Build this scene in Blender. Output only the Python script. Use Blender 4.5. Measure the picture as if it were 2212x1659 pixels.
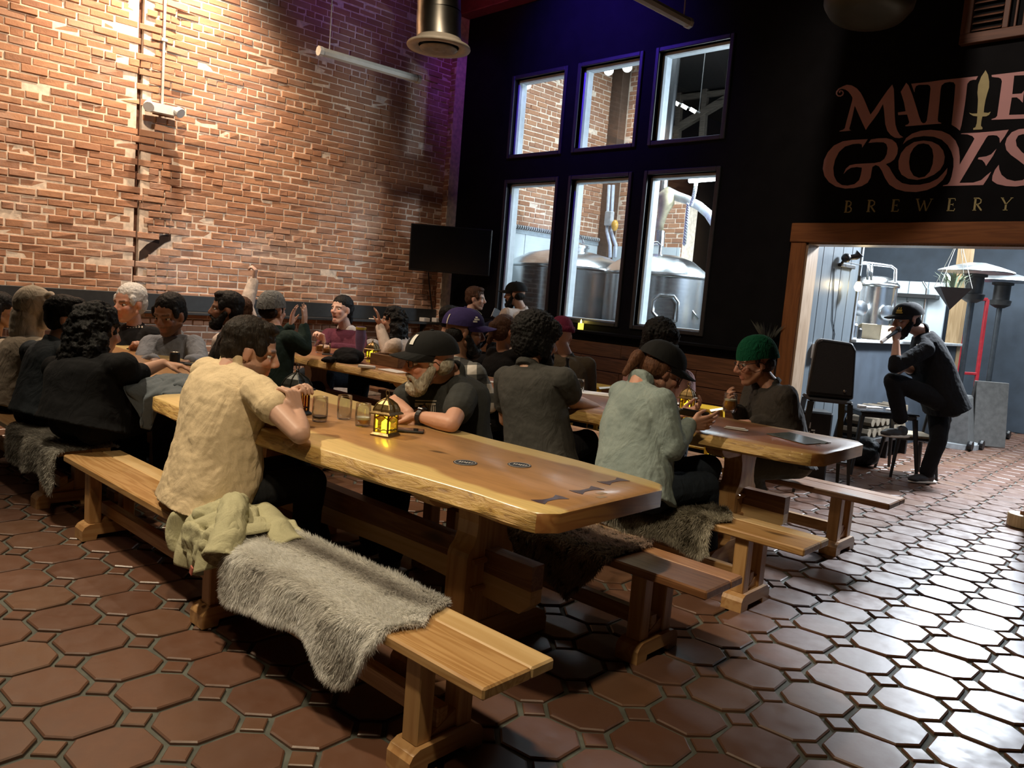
import bpy, bmesh, math, random
import numpy as np
from mathutils import Vector, Matrix, noise as mnoise
for o in list(bpy.data.objects): bpy.data.objects.remove(o, do_unlink=True)
SC = bpy.context.scene; COL = SC.collection
random.seed(7); RNG = np.random.default_rng(7)
PI = math.pi
# ------------------------------------------------------------------ camera, world, exposure
CAM_H = 1.4; FPX = 1706.58
RM = np.array([[0.69637, 0.71312, 0.08070], [0.13701, -0.02172, -0.99033], [-0.70447, 0.70071, -0.11283]])
def _rot():
    yaw, pit, rol = -0.789310827, 0.112909568, 0.0807994412
    d = np.array([math.sin(yaw)*math.cos(pit), math.cos(yaw)*math.cos(pit), -math.sin(pit)])
    r = np.array([math.cos(yaw), -math.sin(yaw), 0.]); u = np.cross(r, d)
    c, s = math.cos(rol), math.sin(rol)
    r2 = c*r+s*u; u2 = -s*r+c*u
    return r2, u2, d
CR, CU, CD = _rot(); RM = np.array([CR, -CU, CD])
cam = bpy.data.cameras.new('camera'); camo = bpy.data.objects.new('camera', cam); COL.objects.link(camo)
camo.matrix_world = Matrix(((CR[0], CU[0], -CD[0], 0), (CR[1], CU[1], -CD[1], 0), (CR[2], CU[2], -CD[2], CAM_H), (0, 0, 0, 1)))
cam.sensor_fit = 'HORIZONTAL'; cam.sensor_width = 36; cam.lens = 36*FPX/2212; cam.clip_start = .05; cam.clip_end = 100
SC.camera = camo
SC.view_settings.view_transform = 'Standard'; SC.view_settings.look = 'None'; SC.view_settings.gamma = 1
SC.view_settings.use_curve_mapping = False; SC.view_settings.exposure = 0.0
W = bpy.data.worlds.new('world'); SC.world = W; W.use_nodes = True
W.node_tree.nodes['Background'].inputs[0].default_value = (.5, .55, .7, 1); W.node_tree.nodes['Background'].inputs[1].default_value = .004
def light(name, kind, loc, energy, color, tgt=None, size=.1, angle=60, blend=.5, shape=None, size_y=None):
    L = bpy.data.lights.new(name, kind); L.energy = energy; L.color = color
    if kind == 'SPOT': L.spot_size = math.radians(angle); L.spot_blend = blend; L.shadow_soft_size = size
    elif kind == 'AREA':
        L.size = size
        if size_y: L.shape = 'RECTANGLE'; L.size_y = size_y
    else: L.shadow_soft_size = size
    o = bpy.data.objects.new(name, L); COL.objects.link(o); o.location = loc
    if tgt is not None: o.rotation_euler = (Vector(tgt)-Vector(loc)).to_track_quat('-Z', 'Y').to_euler()
    return o
# ceiling spots of the taproom (warm), wall washer, added sign fill, coloured stage lights, cool brewery tubes
light('wall_wash_spot', 'SPOT', (-7.58, 3.02, 4.95), 720, (1., .76, .54), (-8.24, 2.75, 1.6), .05, 115, .9)
light('wall_wash_fill', 'SPOT', (-5.6, 1.8, 4.9), 560, (1., .78, .58), (-8.24, 3.3, 1.6), .1, 80, .9)
light('table_spot_left', 'SPOT', (-5.0, .2, 4.6), 700, (1., .84, .60), (-2.7, 1.9, .5), .10, 70, .8)
light('table_spot_near', 'SPOT', (-.9, .2, 4.4), 400, (1., .82, .56), (-2.5, 2.0, .4), .10, 56, .9)
light('table_spot_back', 'SPOT', (-4.2, 3.2, 4.7), 200, (1., .78, .56), (-4.6, 4.2, .6), .1, 100, .9)
light('bench_spot_far', 'SPOT', (-7.0, 1.0, 4.7), 170, (1., .78, .56), (-5.8, 2.0, .6), .1, 80, .9)
light('sign_fill', 'SPOT', (-2.2, 4.2, 4.8), 200, (1., .80, .68), (-2.4, 6.79, 2.7), .1, 75, .9)  # added lamp that brightens the lettering, no fixture of the room
light('corner_violet_spot', 'SPOT', (-6.6, 4.6, 5.0), 18, (.45, .15, 1.), (-8.24, 5.0, 4.7), .08, 70, .9)
light('floor_spot_front', 'SPOT', (-1.6, -.6, 4.4), 70, (1., .74, .46), (-2.2, .9, 0), .1, 80, .9)
light('blue_stage_spot', 'SPOT', (-6.0, 5.6, 4.85), 220, (.10, .04, 1.), (-6.0, 6.79, 4.25), .06, 110, .9)
light('purple_stage_spot', 'SPOT', (-7.0, 5.9, 4.9), 22, (.42, .08, 1.), (-8.1, 6.7, 3.9), .06, 50, .9)
light('magenta_stage_spot', 'SPOT', (-7.0, 5.6, 4.4), 5, (1., .06, .45), (-7.6, 6.75, 5.0), .05, 60, .9)
light('brewery_tube_light', 'AREA', (-6.3, 8.5, 5.0), 150, (.86, .95, 1.), (-6.3, 8.5, 0), 1.6, size_y=1.6)
light('window_tube_light', 'POINT', (-5.35, 8.7, 2.85), 75, (.86, .95, 1.), None, .03)
light('hall_tube_light', 'AREA', (-2.3, 11.5, 3.2), 260, (.84, .93, 1.), (-2.4, 11.0, 0), 1.2, size_y=4.0)
light('bar_tube_light', 'AREA', (-4.6, 10.6, 3.3), 150, (.86, .95, 1.), (-4.6, 10.6, 0), 1.2, size_y=2.4)
light('hall_front_light', 'AREA', (-1.95, 9.4, 3.35), 620, (.82, .90, 1.), (-1.9, 4.6, 0), .45)

# ------------------------------------------------------------------ survey helpers: photo pixel -> place in the room
def ray(x, y): return RM.T @ np.array([(x-1106)/FPX, (y-829.5)/FPX, 1.])
def atD(x, y, D): return ray(x, y)*D+np.array([0, 0, CAM_H])
def atZ(x, y, h): d = ray(x, y); return np.array([0, 0, CAM_H])+d*((h-CAM_H)/d[2])
def atY(x, y, Y): d = ray(x, y); return np.array([0, 0, CAM_H])+d*(Y/d[1])
def atX(x, y, X): d = ray(x, y); return np.array([0, 0, CAM_H])+d*(X/d[0])
def proj(v):
    q = RM @ (np.asarray(v, float)-np.array([0, 0, CAM_H])); return 1106+FPX*q[0]/q[2], 829.5+FPX*q[1]/q[2], q[2]

# ------------------------------------------------------------------ materials
MATS = {}
def _nt(name):
    m = bpy.data.materials.new(name); m.use_nodes = True
    nt = m.node_tree; b = nt.nodes['Principled BSDF']; return m, nt, b
def N(nt, t, **kw):
    n = nt.nodes.new(t)
    for k, v in kw.items():
        if k in n.inputs: n.inputs[k].default_value = v
        else: setattr(n, k, v)
    return n
def c4(c): return (c[0], c[1], c[2], 1)
def ramp(nt, fac, stops):
    r = nt.nodes.new('ShaderNodeValToRGB'); e = r.color_ramp.elements
    while len(e) < len(stops): e.new(.5)
    for k, (p, c) in enumerate(stops): e[k].position = p; e[k].color = c4(c)
    nt.links.new(fac, r.inputs[0]); return r.outputs[0]
def mixc(nt, fac, a, b, mode='MIX'):
    m = nt.nodes.new('ShaderNodeMix'); m.data_type = 'RGBA'; m.blend_type = mode
    for s, v in ((m.inputs[0], fac), (m.inputs[6], a), (m.inputs[7], b)):
        if hasattr(v, 'is_linked'): nt.links.new(v, s)
        elif isinstance(v, (int, float)): s.default_value = v
        else: s.default_value = c4(v)
    return m.outputs[2]
def mth(nt, op, a, b=None, clamp=False):
    m = nt.nodes.new('ShaderNodeMath'); m.operation = op; m.use_clamp = clamp
    for s, v in ((m.inputs[0], a), (m.inputs[1], b)):
        if v is None: continue
        if hasattr(v, 'is_linked'): nt.links.new(v, s)
        else: s.default_value = v
    return m.outputs[0]
def coords(nt, scale=(1, 1, 1), out='Object', rot=(0, 0, 0)):
    t = nt.nodes.new('ShaderNodeTexCoord'); m = nt.nodes.new('ShaderNodeMapping')
    m.inputs['Scale'].default_value = scale; m.inputs['Rotation'].default_value = rot
    nt.links.new(t.outputs[out], m.inputs[0]); return m.outputs[0]
def nz(nt, vec, scale, detail=3, rough=.5, dist=0):
    n = N(nt, 'ShaderNodeTexNoise'); n.inputs['Scale'].default_value = scale; n.inputs['Detail'].default_value = detail
    n.inputs['Roughness'].default_value = rough; n.inputs['Distortion'].default_value = dist
    nt.links.new(vec, n.inputs['Vector']); return n.outputs[0]
def bump(nt, b, h, strength=.3, dist=.01):
    n = nt.nodes.new('ShaderNodeBump'); n.inputs['Strength'].default_value = strength; n.inputs['Distance'].default_value = dist
    nt.links.new(h, n.inputs['Height']); nt.links.new(n.outputs[0], b.inputs['Normal'])
def plain(name, c, rough=.6, metal=0, var=.18, scale=18, bmp=.08, spec=.5, stretch=(1, 1, 1), bd=.004, emis=None, estr=0, coat=0, alpha=None):
    if name in MATS: return MATS[name]
    m, nt, b = _nt(name); v = coords(nt, stretch); f = nz(nt, v, scale)
    lo = tuple(x*(1-var) for x in c); hi = tuple(min(1, x*(1+var)) for x in c)
    nt.links.new(ramp(nt, f, [(.3, lo), (.7, hi)]), b.inputs['Base Color'])
    b.inputs['Roughness'].default_value = rough; b.inputs['Metallic'].default_value = metal; b.inputs['Specular IOR Level'].default_value = spec
    if coat: b.inputs['Coat Weight'].default_value = coat; b.inputs['Coat Roughness'].default_value = .15
    if bmp: bump(nt, b, f, bmp, bd)
    if emis: b.inputs['Emission Color'].default_value = c4(emis); b.inputs['Emission Strength'].default_value = estr
    MATS[name] = m; return m
def wood(name, c1, c2, axis=0, rough=.45, scale=1., knots=True, coat=.25, ring=7.):
    if name in MATS: return MATS[name]
    m, nt, b = _nt(name)
    s = [14, 14, 14]; s[axis] = .9
    oi = nt.nodes.new('ShaderNodeObjectInfo')
    t = nt.nodes.new('ShaderNodeTexCoord'); ad = nt.nodes.new('ShaderNodeVectorMath'); ad.operation = 'ADD'
    cb = nt.nodes.new('ShaderNodeCombineXYZ')
    r = mth(nt, 'MULTIPLY', oi.outputs['Random'], 9.)
    for k in range(3): nt.links.new(r, cb.inputs[k])
    nt.links.new(t.outputs['Object'], ad.inputs[0]); nt.links.new(cb.outputs[0], ad.inputs[1])
    mp = nt.nodes.new('ShaderNodeMapping'); mp.inputs['Scale'].default_value = [k*scale for k in s]; nt.links.new(ad.outputs[0], mp.inputs[0])
    g = nz(nt, mp.outputs[0], 1.1, 2, .5, .4)
    fine = nz(nt, mp.outputs[0], 7., 3, .6)
    w = mth(nt, 'SINE', mth(nt, 'MULTIPLY', g, ring*6.28))
    w = mth(nt, 'MULTIPLY_ADD', w, .5); nt.nodes[-1].inputs[2].default_value = .5
    f = mth(nt, 'ADD', mth(nt, 'MULTIPLY', w, .62), mth(nt, 'MULTIPLY', fine, .45))
    col = ramp(nt, f, [(.15, c2), (.8, c1)])
    mp2 = nt.nodes.new('ShaderNodeMapping'); s2 = [3.6, 3.6, 3.6]; s2[axis] = 1.; mp2.inputs['Scale'].default_value = s2; nt.links.new(ad.outputs[0], mp2.inputs[0])
    big = nz(nt, mp2.outputs[0], .8, 2)
    col = mixc(nt, mth(nt, 'MULTIPLY', big, .55), col, tuple(x*.62 for x in c2))
    if knots:
        k = nz(nt, mp2.outputs[0], 2.6, 1, .4)
        kf = ramp(nt, k, [(.70, (0, 0, 0)), (.78, (1, 1, 1))])
        col = mixc(nt, kf, col, tuple(x*.28 for x in c2))
    nt.links.new(col, b.inputs['Base Color']); b.inputs['Roughness'].default_value = rough
    b.inputs['Coat Weight'].default_value = coat; b.inputs['Coat Roughness'].default_value = .22
    bump(nt, b, f, .12, .002)
    MATS[name] = m; return m
def emit_mat(name, c, s):
    if name in MATS: return MATS[name]
    m, nt, b = _nt(name); b.inputs['Base Color'].default_value = c4(c); b.inputs['Emission Color'].default_value = c4(c); b.inputs['Emission Strength'].default_value = s
    f = nz(nt, coords(nt), 30); nt.links.new(ramp(nt, f, [(.2, tuple(x*.9 for x in c)), (.8, c)]), b.inputs['Emission Color'])
    MATS[name] = m; return m
def glass_mat(name, tint=(1, 1, 1), refl=.10, rough=.02):
    if name in MATS: return MATS[name]
    m, nt, b = _nt(name); nt.nodes.remove(b)
    out = nt.nodes['Material Output']; tr = N(nt, 'ShaderNodeBsdfTransparent'); gl = N(nt, 'ShaderNodeBsdfGlossy'); mx = N(nt, 'ShaderNodeMixShader')
    tr.inputs[0].default_value = c4(tint); gl.inputs['Roughness'].default_value = rough
    lw = N(nt, 'ShaderNodeLayerWeight'); lw.inputs[0].default_value = .22
    sm = nz(nt, coords(nt), 5); k = mth(nt, 'MULTIPLY', lw.outputs['Fresnel'], mth(nt, 'MULTIPLY_ADD', sm, .2)); nt.nodes[-1]
    k = mth(nt, 'ADD', mth(nt, 'MULTIPLY', lw.outputs['Fresnel'], .65), refl*.2, True)
    nt.links.new(k, mx.inputs[0]); nt.links.new(tr.outputs[0], mx.inputs[1]); nt.links.new(gl.outputs[0], mx.inputs[2]); nt.links.new(mx.outputs[0], out.inputs[0])
    MATS[name] = m; return m
def cloth(name, c, rough=.9, wr=.5, scale=9, weave=0, c2=None, sheen=.0):
    if name in MATS: return MATS[name]
    m, nt, b = _nt(name); v = coords(nt, (1, 1, .55))
    f = nz(nt, v, scale, 3, .55, 1.2); g = nz(nt, coords(nt), 260, 2)
    cc = c2 or tuple(x*.78 for x in c)
    col = ramp(nt, f, [(.3, cc), (.7, c)]); col = mixc(nt, .18, col, ramp(nt, g, [(.3, tuple(x*.6 for x in c)), (.7, tuple(min(1, x*1.3) for x in c))]))
    nt.links.new(col, b.inputs['Base Color']); b.inputs['Roughness'].default_value = rough; b.inputs['Specular IOR Level'].default_value = .2
    if sheen: b.inputs['Sheen Weight'].default_value = sheen
    h = mth(nt, 'ADD', f, mth(nt, 'MULTIPLY', g, .05)); bump(nt, b, h, wr, .03)
    MATS[name] = m; return m

# ------------------------------------------------------------------ mesh builder
class MB:
    def __init__(s): s.v = []; s.f = []; s.mi = []; s.cur = 0
    def add(s, vs, fs):
        o = len(s.v); s.v += [tuple(map(float, p)) for p in vs]; s.f += [tuple(i+o for i in q) for q in fs]; s.mi += [s.cur]*len(fs)
    def hexa(s, p):   # p: 8 points, bottom loop then top loop
        s.add(p, [(3, 2, 1, 0), (4, 5, 6, 7), (0, 1, 5, 4), (1, 2, 6, 5), (2, 3, 7, 6), (3, 0, 4, 7)])
    def box(s, a, b, R=None, c=None):
        x0, y0, z0 = a; x1, y1, z1 = b
        p = np.array([(x0, y0, z0), (x1, y0, z0), (x1, y1, z0), (x0, y1, z0), (x0, y0, z1), (x1, y0, z1), (x1, y1, z1), (x0, y1, z1)], float)
        if R is not None: p = p @ np.asarray(R).T
        if c is not None: p = p+np.asarray(c)
        s.hexa(p)
    def bev(s, a, b, r=.006, R=None, c=None):   # box with chamfered edges
        a = np.minimum(a, b).astype(float) if False else np.array(a, float); b = np.array(b, float)
        r = min(r, .49*min(abs(b-a)))
        vs = []; idx = {}
        for sx in (0, 1):
            for sy in (0, 1):
                for sz in (0, 1):
                    sg = (sx, sy, sz); base = np.where(sg, b, a); d = np.where(sg, -r, r)
                    for k in range(3):
                        q = base.copy()
                        for j in range(3):
                            if j != k: q[j] += d[j]
                        idx[(sg, k)] = len(vs); vs.append(q)
        vs = np.array(vs); fs = []
        for k in range(3):
            u, w = (k+1) % 3, (k+2) % 3
            for sv in (0, 1):
                q = []
                for (p1, p2) in ((0, 0), (1, 0), (1, 1), (0, 1)):
                    sg = [0, 0, 0]; sg[k] = sv; sg[u] = p1; sg[w] = p2; q.append(idx[(tuple(sg), k)])
                fs.append(tuple(q if sv else q[::-1]))
        for k in range(3):
            u, w = (k+1) % 3, (k+2) % 3
            for p1 in (0, 1):
                for p2 in (0, 1):
                    s0 = [0, 0, 0]; s0[u] = p1; s0[w] = p2; s1 = list(s0); s1[k] = 1; s0 = tuple(s0); s1 = tuple(s1)
                    q = (idx[(s0, u)], idx[(s1, u)], idx[(s1, w)], idx[(s0, w)]); fs.append(q if p1 == p2 else q[::-1])
        for sg in [(x, y, z) for x in (0, 1) for y in (0, 1) for z in (0, 1)]:
            q = tuple(idx[(sg, k)] for k in range(3)); fs.append(q if sum(sg) % 2 == 1 else q[::-1])
        if R is not None: vs = vs @ np.asarray(R).T
        if c is not None: vs = vs+np.asarray(c)
        s.add(vs, fs)
    def tube(s, pts, r, n=10, cap=True, closed=False):
        pts = [np.array(p, float) for p in pts]; rs = r if hasattr(r, '__len__') else [r]*len(pts)
        rings = []; prev = None
        for i, p in enumerate(pts):
            if closed: t = pts[(i+1) % len(pts)]-pts[i-1]
            else: t = pts[min(i+1, len(pts)-1)]-pts[max(i-1, 0)]
            t = t/(np.linalg.norm(t)+1e-12)
            if prev is None: u = np.cross(t, (0, 0, 1.)); u = u if np.linalg.norm(u) > .05 else np.cross(t, (1., 0, 0))
            else: u = prev-t*np.dot(prev, t)
            u = u/(np.linalg.norm(u)+1e-12); prev = u; w = np.cross(t, u)
            rings.append([p+rs[i]*(math.cos(a)*u+math.sin(a)*w) for a in np.linspace(0, 2*PI, n, endpoint=False)])
        vs = [q for g in rings for q in g]; fs = []; m = len(pts)
        for i in range(m if closed else m-1):
            for k in range(n): fs.append((i*n+k, ((i+1) % m)*n+k, ((i+1) % m)*n+(k+1) % n, i*n+(k+1) % n))
        fs = [q[::-1] for q in fs]
        if cap and not closed: fs += [tuple(range(n)), tuple(range((m-1)*n, m*n))[::-1]]
        s.add(vs, fs)
    def lathe(s, prof, c=(0, 0, 0), n=24, R=None, cap=True):
        vs = []; fs = []; m = len(prof)
        for r, z in prof:
            for a in np.linspace(0, 2*PI, n, endpoint=False): vs.append((r*math.cos(a), r*math.sin(a), z))
        for i in range(m-1):
            for k in range(n): fs.append((i*n+k, i*n+(k+1) % n, (i+1)*n+(k+1) % n, (i+1)*n+k))
        if cap: fs += [tuple(range(n))[::-1], tuple(range((m-1)*n, m*n))]
        vs = np.array(vs)
        if R is not None: vs = vs @ np.asarray(R).T
        s.add(vs+np.asarray(c), fs)
    def ell(s, c, r, R=None, n=16, m=10):
        vs = [(0, 0, -1)]; fs = []
        for i in range(1, m):
            ph = -PI/2+PI*i/m
            for k in range(n): a = 2*PI*k/n; vs.append((math.cos(ph)*math.cos(a), math.cos(ph)*math.sin(a), math.sin(ph)))
        vs.append((0, 0, 1)); L = len(vs)-1
        for k in range(n): fs.append((0, 1+(k+1) % n, 1+k)); fs.append((L, L-n+k, L-n+(k+1) % n))
        for i in range(m-2):
            for k in range(n): a = 1+i*n+k; b = 1+i*n+(k+1) % n; fs.append((a, b, b+n, a+n))
        vs = np.array(vs)*np.asarray(r, float)
        if R is not None: vs = vs @ np.asarray(R).T
        s.add(vs+np.asarray(c, float), fs)
    def prism(s, poly, f0, f1):  # poly 2D list, f0/f1 map (a,b)->3D for the two faces
        n = len(poly); vs = [f0(*p) for p in poly]+[f1(*p) for p in poly]
        fs = [tuple(range(n))[::-1], tuple(range(n, 2*n))]+[(k, (k+1) % n, n+(k+1) % n, n+k) for k in range(n)]
        s.add(vs, fs)
    def merge(s, o):
        k = len(s.v); s.v += o.v; s.f += [tuple(i+k for i in q) for q in o.f]; s.mi += o.mi
def recalc(me):
    bm = bmesh.new(); bm.from_mesh(me); bmesh.ops.recalc_face_normals(bm, faces=bm.faces); bm.to_mesh(me); bm.free()
def wloc(o):
    p = np.zeros(3)
    while o is not None: p = p+np.array(o.location); o = o.parent
    return p
def obj(name, mb, m, parent=None, smooth=False, org=None, fix=True, kind=None, label=None):
    """link mesh builder (world coordinates) as one object; the vertices become local to org or to the parent"""
    v = np.array(mb.v, float).reshape(-1, 3)
    p0 = wloc(parent) if parent is not None else np.zeros(3)
    o0 = np.array(org, float) if org is not None else (p0 if parent is not None else np.round((v.min(0)+v.max(0))/2, 4))
    me = bpy.data.meshes.new(name); me.from_pydata((v-o0).tolist(), [], mb.f)
    ms = m if isinstance(m, (list, tuple)) else [m]
    for x in ms: me.materials.append(x)
    if len(ms) > 1: me.polygons.foreach_set('material_index', mb.mi)
    if fix: recalc(me)
    if smooth: me.polygons.foreach_set('use_smooth', [True]*len(me.polygons))
    me.update(); o = bpy.data.objects.new(name, me); COL.objects.link(o); o.location = o0-p0
    if parent is not None: o.parent = parent
    if kind: o['kind'] = kind
    if label: o['label'] = label
    return o
def autosmooth(o, ang=35):
    me = o.data; me.polygons.foreach_set('use_smooth', [True]*len(me.polygons))
    try: me.set_sharp_from_angle(angle=math.radians(ang))
    except Exception: pass
    return o
def thing(name, label, cat, loc, group=None):
    o = bpy.data.objects.new(name, None); COL.objects.link(o); o.location = loc; o.empty_display_size = .05
    o['label'] = label; o['category'] = cat
    if group: o['group'] = group
    return o
def tag(o, label, cat, group=None):
    o['label'] = label; o['category'] = cat
    if group: o['group'] = group
    return o
def dup(root, loc=None, rotz=None, label=None, group=None):
    def cp(o, par):
        c = o.copy(); COL.objects.link(c)
        if par is not None: c.parent = par
        for ch in o.children: cp(ch, c)
        return c
    r = cp(root, None)
    if loc is not None: r.location = loc
    if rotz is not None: r.rotation_euler = (0, 0, rotz)
    if label: r['label'] = label
    if group: r['group'] = group
    return r
def struct(o): o['kind'] = 'structure'; return o
def cloneto(src, name, parent, loc, rot=None, scale=None):
    o = bpy.data.objects.new(name, src); COL.objects.link(o); o.parent = parent
    o.location = loc
    if rot is not None: o.rotation_euler = rot
    if scale is not None: o.scale = scale
    return o
def Rz(a): c, s = math.cos(a), math.sin(a); return np.array([[c, -s, 0], [s, c, 0], [0, 0, 1.]])
def Ry(a): c, s = math.cos(a), math.sin(a); return np.array([[c, 0, s], [0, 1., 0], [-s, 0, c]])
def Rx(a): c, s = math.cos(a), math.sin(a); return np.array([[1., 0, 0], [0, c, -s], [0, s, c]])
def frame(d, up=(0, 0, 1)):
    d = np.array(d, float); d /= np.linalg.norm(d); up = np.array(up, float)
    s = np.cross(d, up); s /= np.linalg.norm(s)+1e-12; u = np.cross(s, d); return d, s, u
def arc(c, r, a0, a1, n, u=(1, 0, 0), w=(0, 0, 1)):
    return [np.array(c)+r*(math.cos(a)*np.array(u)+math.sin(a)*np.array(w)) for a in np.linspace(a0, a1, n)]
# ================================================================== ROOM SHELL
XB, YW, ZC = -8.24, 6.79, 5.15          # brick wall plane, black wall plane, ceiling
M_black = plain('black_wall_paint', (.0045, .0048, .0056), .8, var=.25, scale=6, bmp=.05, spec=.12)
M_navy = plain('navy_wall_paint', (.035, .048, .065), .7, var=.2, scale=5)
M_grout = plain('floor_grout', (.075, .080, .066), .8, var=.35, scale=14, bmp=.3)
M_dark = plain('dark_deck', (.02, .018, .018), .9)
M_white = plain('white_panel', (.62, .70, .74), .45, var=.06, scale=4, bmp=.02)
# ---- materials of brick and tile: every piece has its own tone
def brick_mat():
    m, nt, b = _nt('old_brick'); oi = nt.nodes.new('ShaderNodeObjectInfo'); at = N(nt, 'ShaderNodeAttribute', attribute_name='tone')
    r = mth(nt, 'FRACT', mth(nt, 'ADD', oi.outputs['Random'], at.outputs['Fac']))
    g = nt.nodes.new('ShaderNodeNewGeometry'); pos = g.outputs['Position']
    base = ramp(nt, r, [(0, (.36, .185, .115)), (.3, (.45, .225, .13)), (.6, (.52, .275, .155)), (.85, (.38, .18, .10)), (1, (.50, .30, .20))])
    f = nz(nt, pos, 16, 4, .6); base = mixc(nt, mth(nt, 'MULTIPLY', f, .45), base, (.34, .19, .125))
    # old plaster bloom on the wall, in blotches of its own
    w = nz(nt, pos, .9, 4, .65, .6); wf = ramp(nt, w, [(.52, (0, 0, 0)), (.72, (1, 1, 1))])
    fine = nz(nt, pos, 9, 3, .7); wf = mth(nt, 'MULTIPLY', wf, mth(nt, 'MULTIPLY', fine, .75))
    base = mixc(nt, wf, base, (.66, .56, .50))
    nt.links.new(base, b.inputs['Base Color']); b.inputs['Roughness'].default_value = .85; b.inputs['Specular IOR Level'].default_value = .25
    bump(nt, b, mth(nt, 'ADD', f, mth(nt, 'MULTIPLY', fine, .6)), .5, .01); return m
M_brick = brick_mat()
M_mortar = plain('lime_mortar', (.80, .67, .54), .92, var=.2, scale=22, bmp=.5, spec=.15)
def tile_mat():
    m, nt, b = _nt('terracotta_tile'); oi = nt.nodes.new('ShaderNodeObjectInfo'); at = N(nt, 'ShaderNodeAttribute', attribute_name='tone')
    r = mth(nt, 'FRACT', mth(nt, 'ADD', oi.outputs['Random'], at.outputs['Fac']))
    pos = nt.nodes.new('ShaderNodeNewGeometry').outputs['Position']
    base = ramp(nt, r, [(0, (.105, .046, .027)), (.4, (.135, .060, .034)), (.7, (.120, .058, .036)), (1, (.15, .074, .040))])
    f = nz(nt, pos, 7, 4, .6, .5); base = mixc(nt, mth(nt, 'MULTIPLY', f, .5), base, (.08, .042, .028))
    nt.links.new(base, b.inputs['Base Color'])
    rr = ramp(nt, nz(nt, pos, 11, 3, .6), [(.3, (.30, .30, .30)), (.7, (.46, .46, .46))]); nt.links.new(rr, b.inputs['Roughness'])
    b.inputs['Specular IOR Level'].default_value = .62; bump(nt, b, nz(nt, pos, 30, 3), .10, .004); return m
M_tile = tile_mat()

# ---- floor
mb = MB(); mb.box((-11, -3, -.16), (3, 19, -.011)); floor = struct(obj('floor', mb, M_grout, org=(0, 0, 0)))
T0 = np.array([-1.225, 4.10])*.8485; TX = np.array([.297, .030])*.8485; TY = np.array([-.017, .290])*.8485
def octa(c, cut, gr, z, rng):
    hx, hy = TX/2, TY/2; k = cut
    g = 1-gr
    pts = [(-1+k, -1), (1-k, -1), (1, -1+k), (1, 1-k), (1-k, 1), (-1+k, 1), (-1, 1-k), (-1, -1+k)]
    j = rng.normal(0, .016, (8, 2)); tilt = rng.normal(0, .0011, 2); z += rng.normal(0, .0008)
    lo, mid, top = [], [], []
    for (a, b), (ja, jb) in zip(pts, j):
        a2, b2 = a*g+ja, b*g+jb; p = c+hx*a2+hy*b2
        lo.append((p[0], p[1], -.014)); zz = z+tilt[0]*a+tilt[1]*b
        mid.append((p[0], p[1], zz-.004)); q = c+hx*a2*.955+hy*b2*.955; top.append((q[0], q[1], zz))
    vs = lo+mid+top; fs = [tuple(range(16, 24))]
    for i in range(8):
        n = (i+1) % 8; fs.append((i, n, 8+n, 8+i)); fs.append((8+i, 8+n, 16+n, 16+i))
    return vs, fs
def dott(c, z, rng):
    hx, hy = TX/2, TY/2; r = .40
    pts = [(0, -r), (r, 0), (0, r), (-r, 0)]; z += rng.normal(0, .0007); vs = []
    for s, zz in ((1, -.014), (1, z-.003), (.9, z)):
        for a, b in pts: p = c+hx*a*s+hy*b*s; vs.append((p[0], p[1], zz))
    fs = [(8, 9, 10, 11)]
    for i in range(4): n = (i+1) % 4; fs += [(i, n, 4+n, 4+i), (4+i, 4+n, 8+n, 8+i)]
    return vs, fs
def quickmesh(name, vs, fs, m, parent, loc, smooth=False):
    me = bpy.data.meshes.new(name); me.from_pydata(vs, [], fs); me.materials.append(m)
    o = bpy.data.objects.new(name, me); COL.objects.link(o); o.parent = parent; o.location = loc; return o
def stuffmesh(name, items, m, parent, rng, label=None):
    V = []; F = []; T = []
    for vs, fs in items:
        k = len(V); V += vs; F += [tuple(i+k for i in q) for q in fs]; T += [rng.random()]*len(fs)
    if not V: return None
    me = bpy.data.meshes.new(name); me.from_pydata(V, [], F); me.materials.append(m)
    a = me.attributes.new('tone', 'FLOAT', 'FACE'); a.data.foreach_set('value', T)
    o = bpy.data.objects.new(name, me); COL.objects.link(o); o.parent = parent; o['kind'] = 'stuff'; 
    if parent is not None: o.location = -wloc(parent)
    return o
rng = np.random.default_rng(3)
tiles, dots = [], []
for i in range(-32, 12):
    for j in range(-16, 40):
        c = T0+TX*(i+.5)+TY*(j+.5); d = T0+TX*i+TY*j
        for c_, lst in ((c, tiles), (d, dots)):
            if not (-8.2 < c_[0] < 1.6 and .2 < c_[1] < 17): continue
            x, y, D = proj((c_[0], c_[1], 0))
            if D < .3 or not (-140 < x < 2350 and -50 < y < 1850): continue
            if c_[1] > YW-.12 and not (-3.5 < c_[0] < -1.2+ (c_[1]-6.8)*.05): continue
            lst.append((D, c_))
tiles.sort(key=lambda t: t[0]); dots.sort(key=lambda t: t[0])
for lst, fn, nm in ((tiles, lambda c: octa(c, .50, .075, 0., rng), 'tile'), (dots, lambda c: dott(c, -.001, rng), 'small_tile')):
    rest = []
    for k, (D, c) in enumerate(lst):
        if k < 300:
            vs, fs = fn(c); vs = [(p[0]-c[0], p[1]-c[1], p[2]) for p in vs]; quickmesh(nm, vs, fs, M_tile, floor, (c[0], c[1], 0))
        else: rest.append(fn(c))
    stuffmesh(nm+'_field', rest, M_tile, floor, rng)

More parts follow.
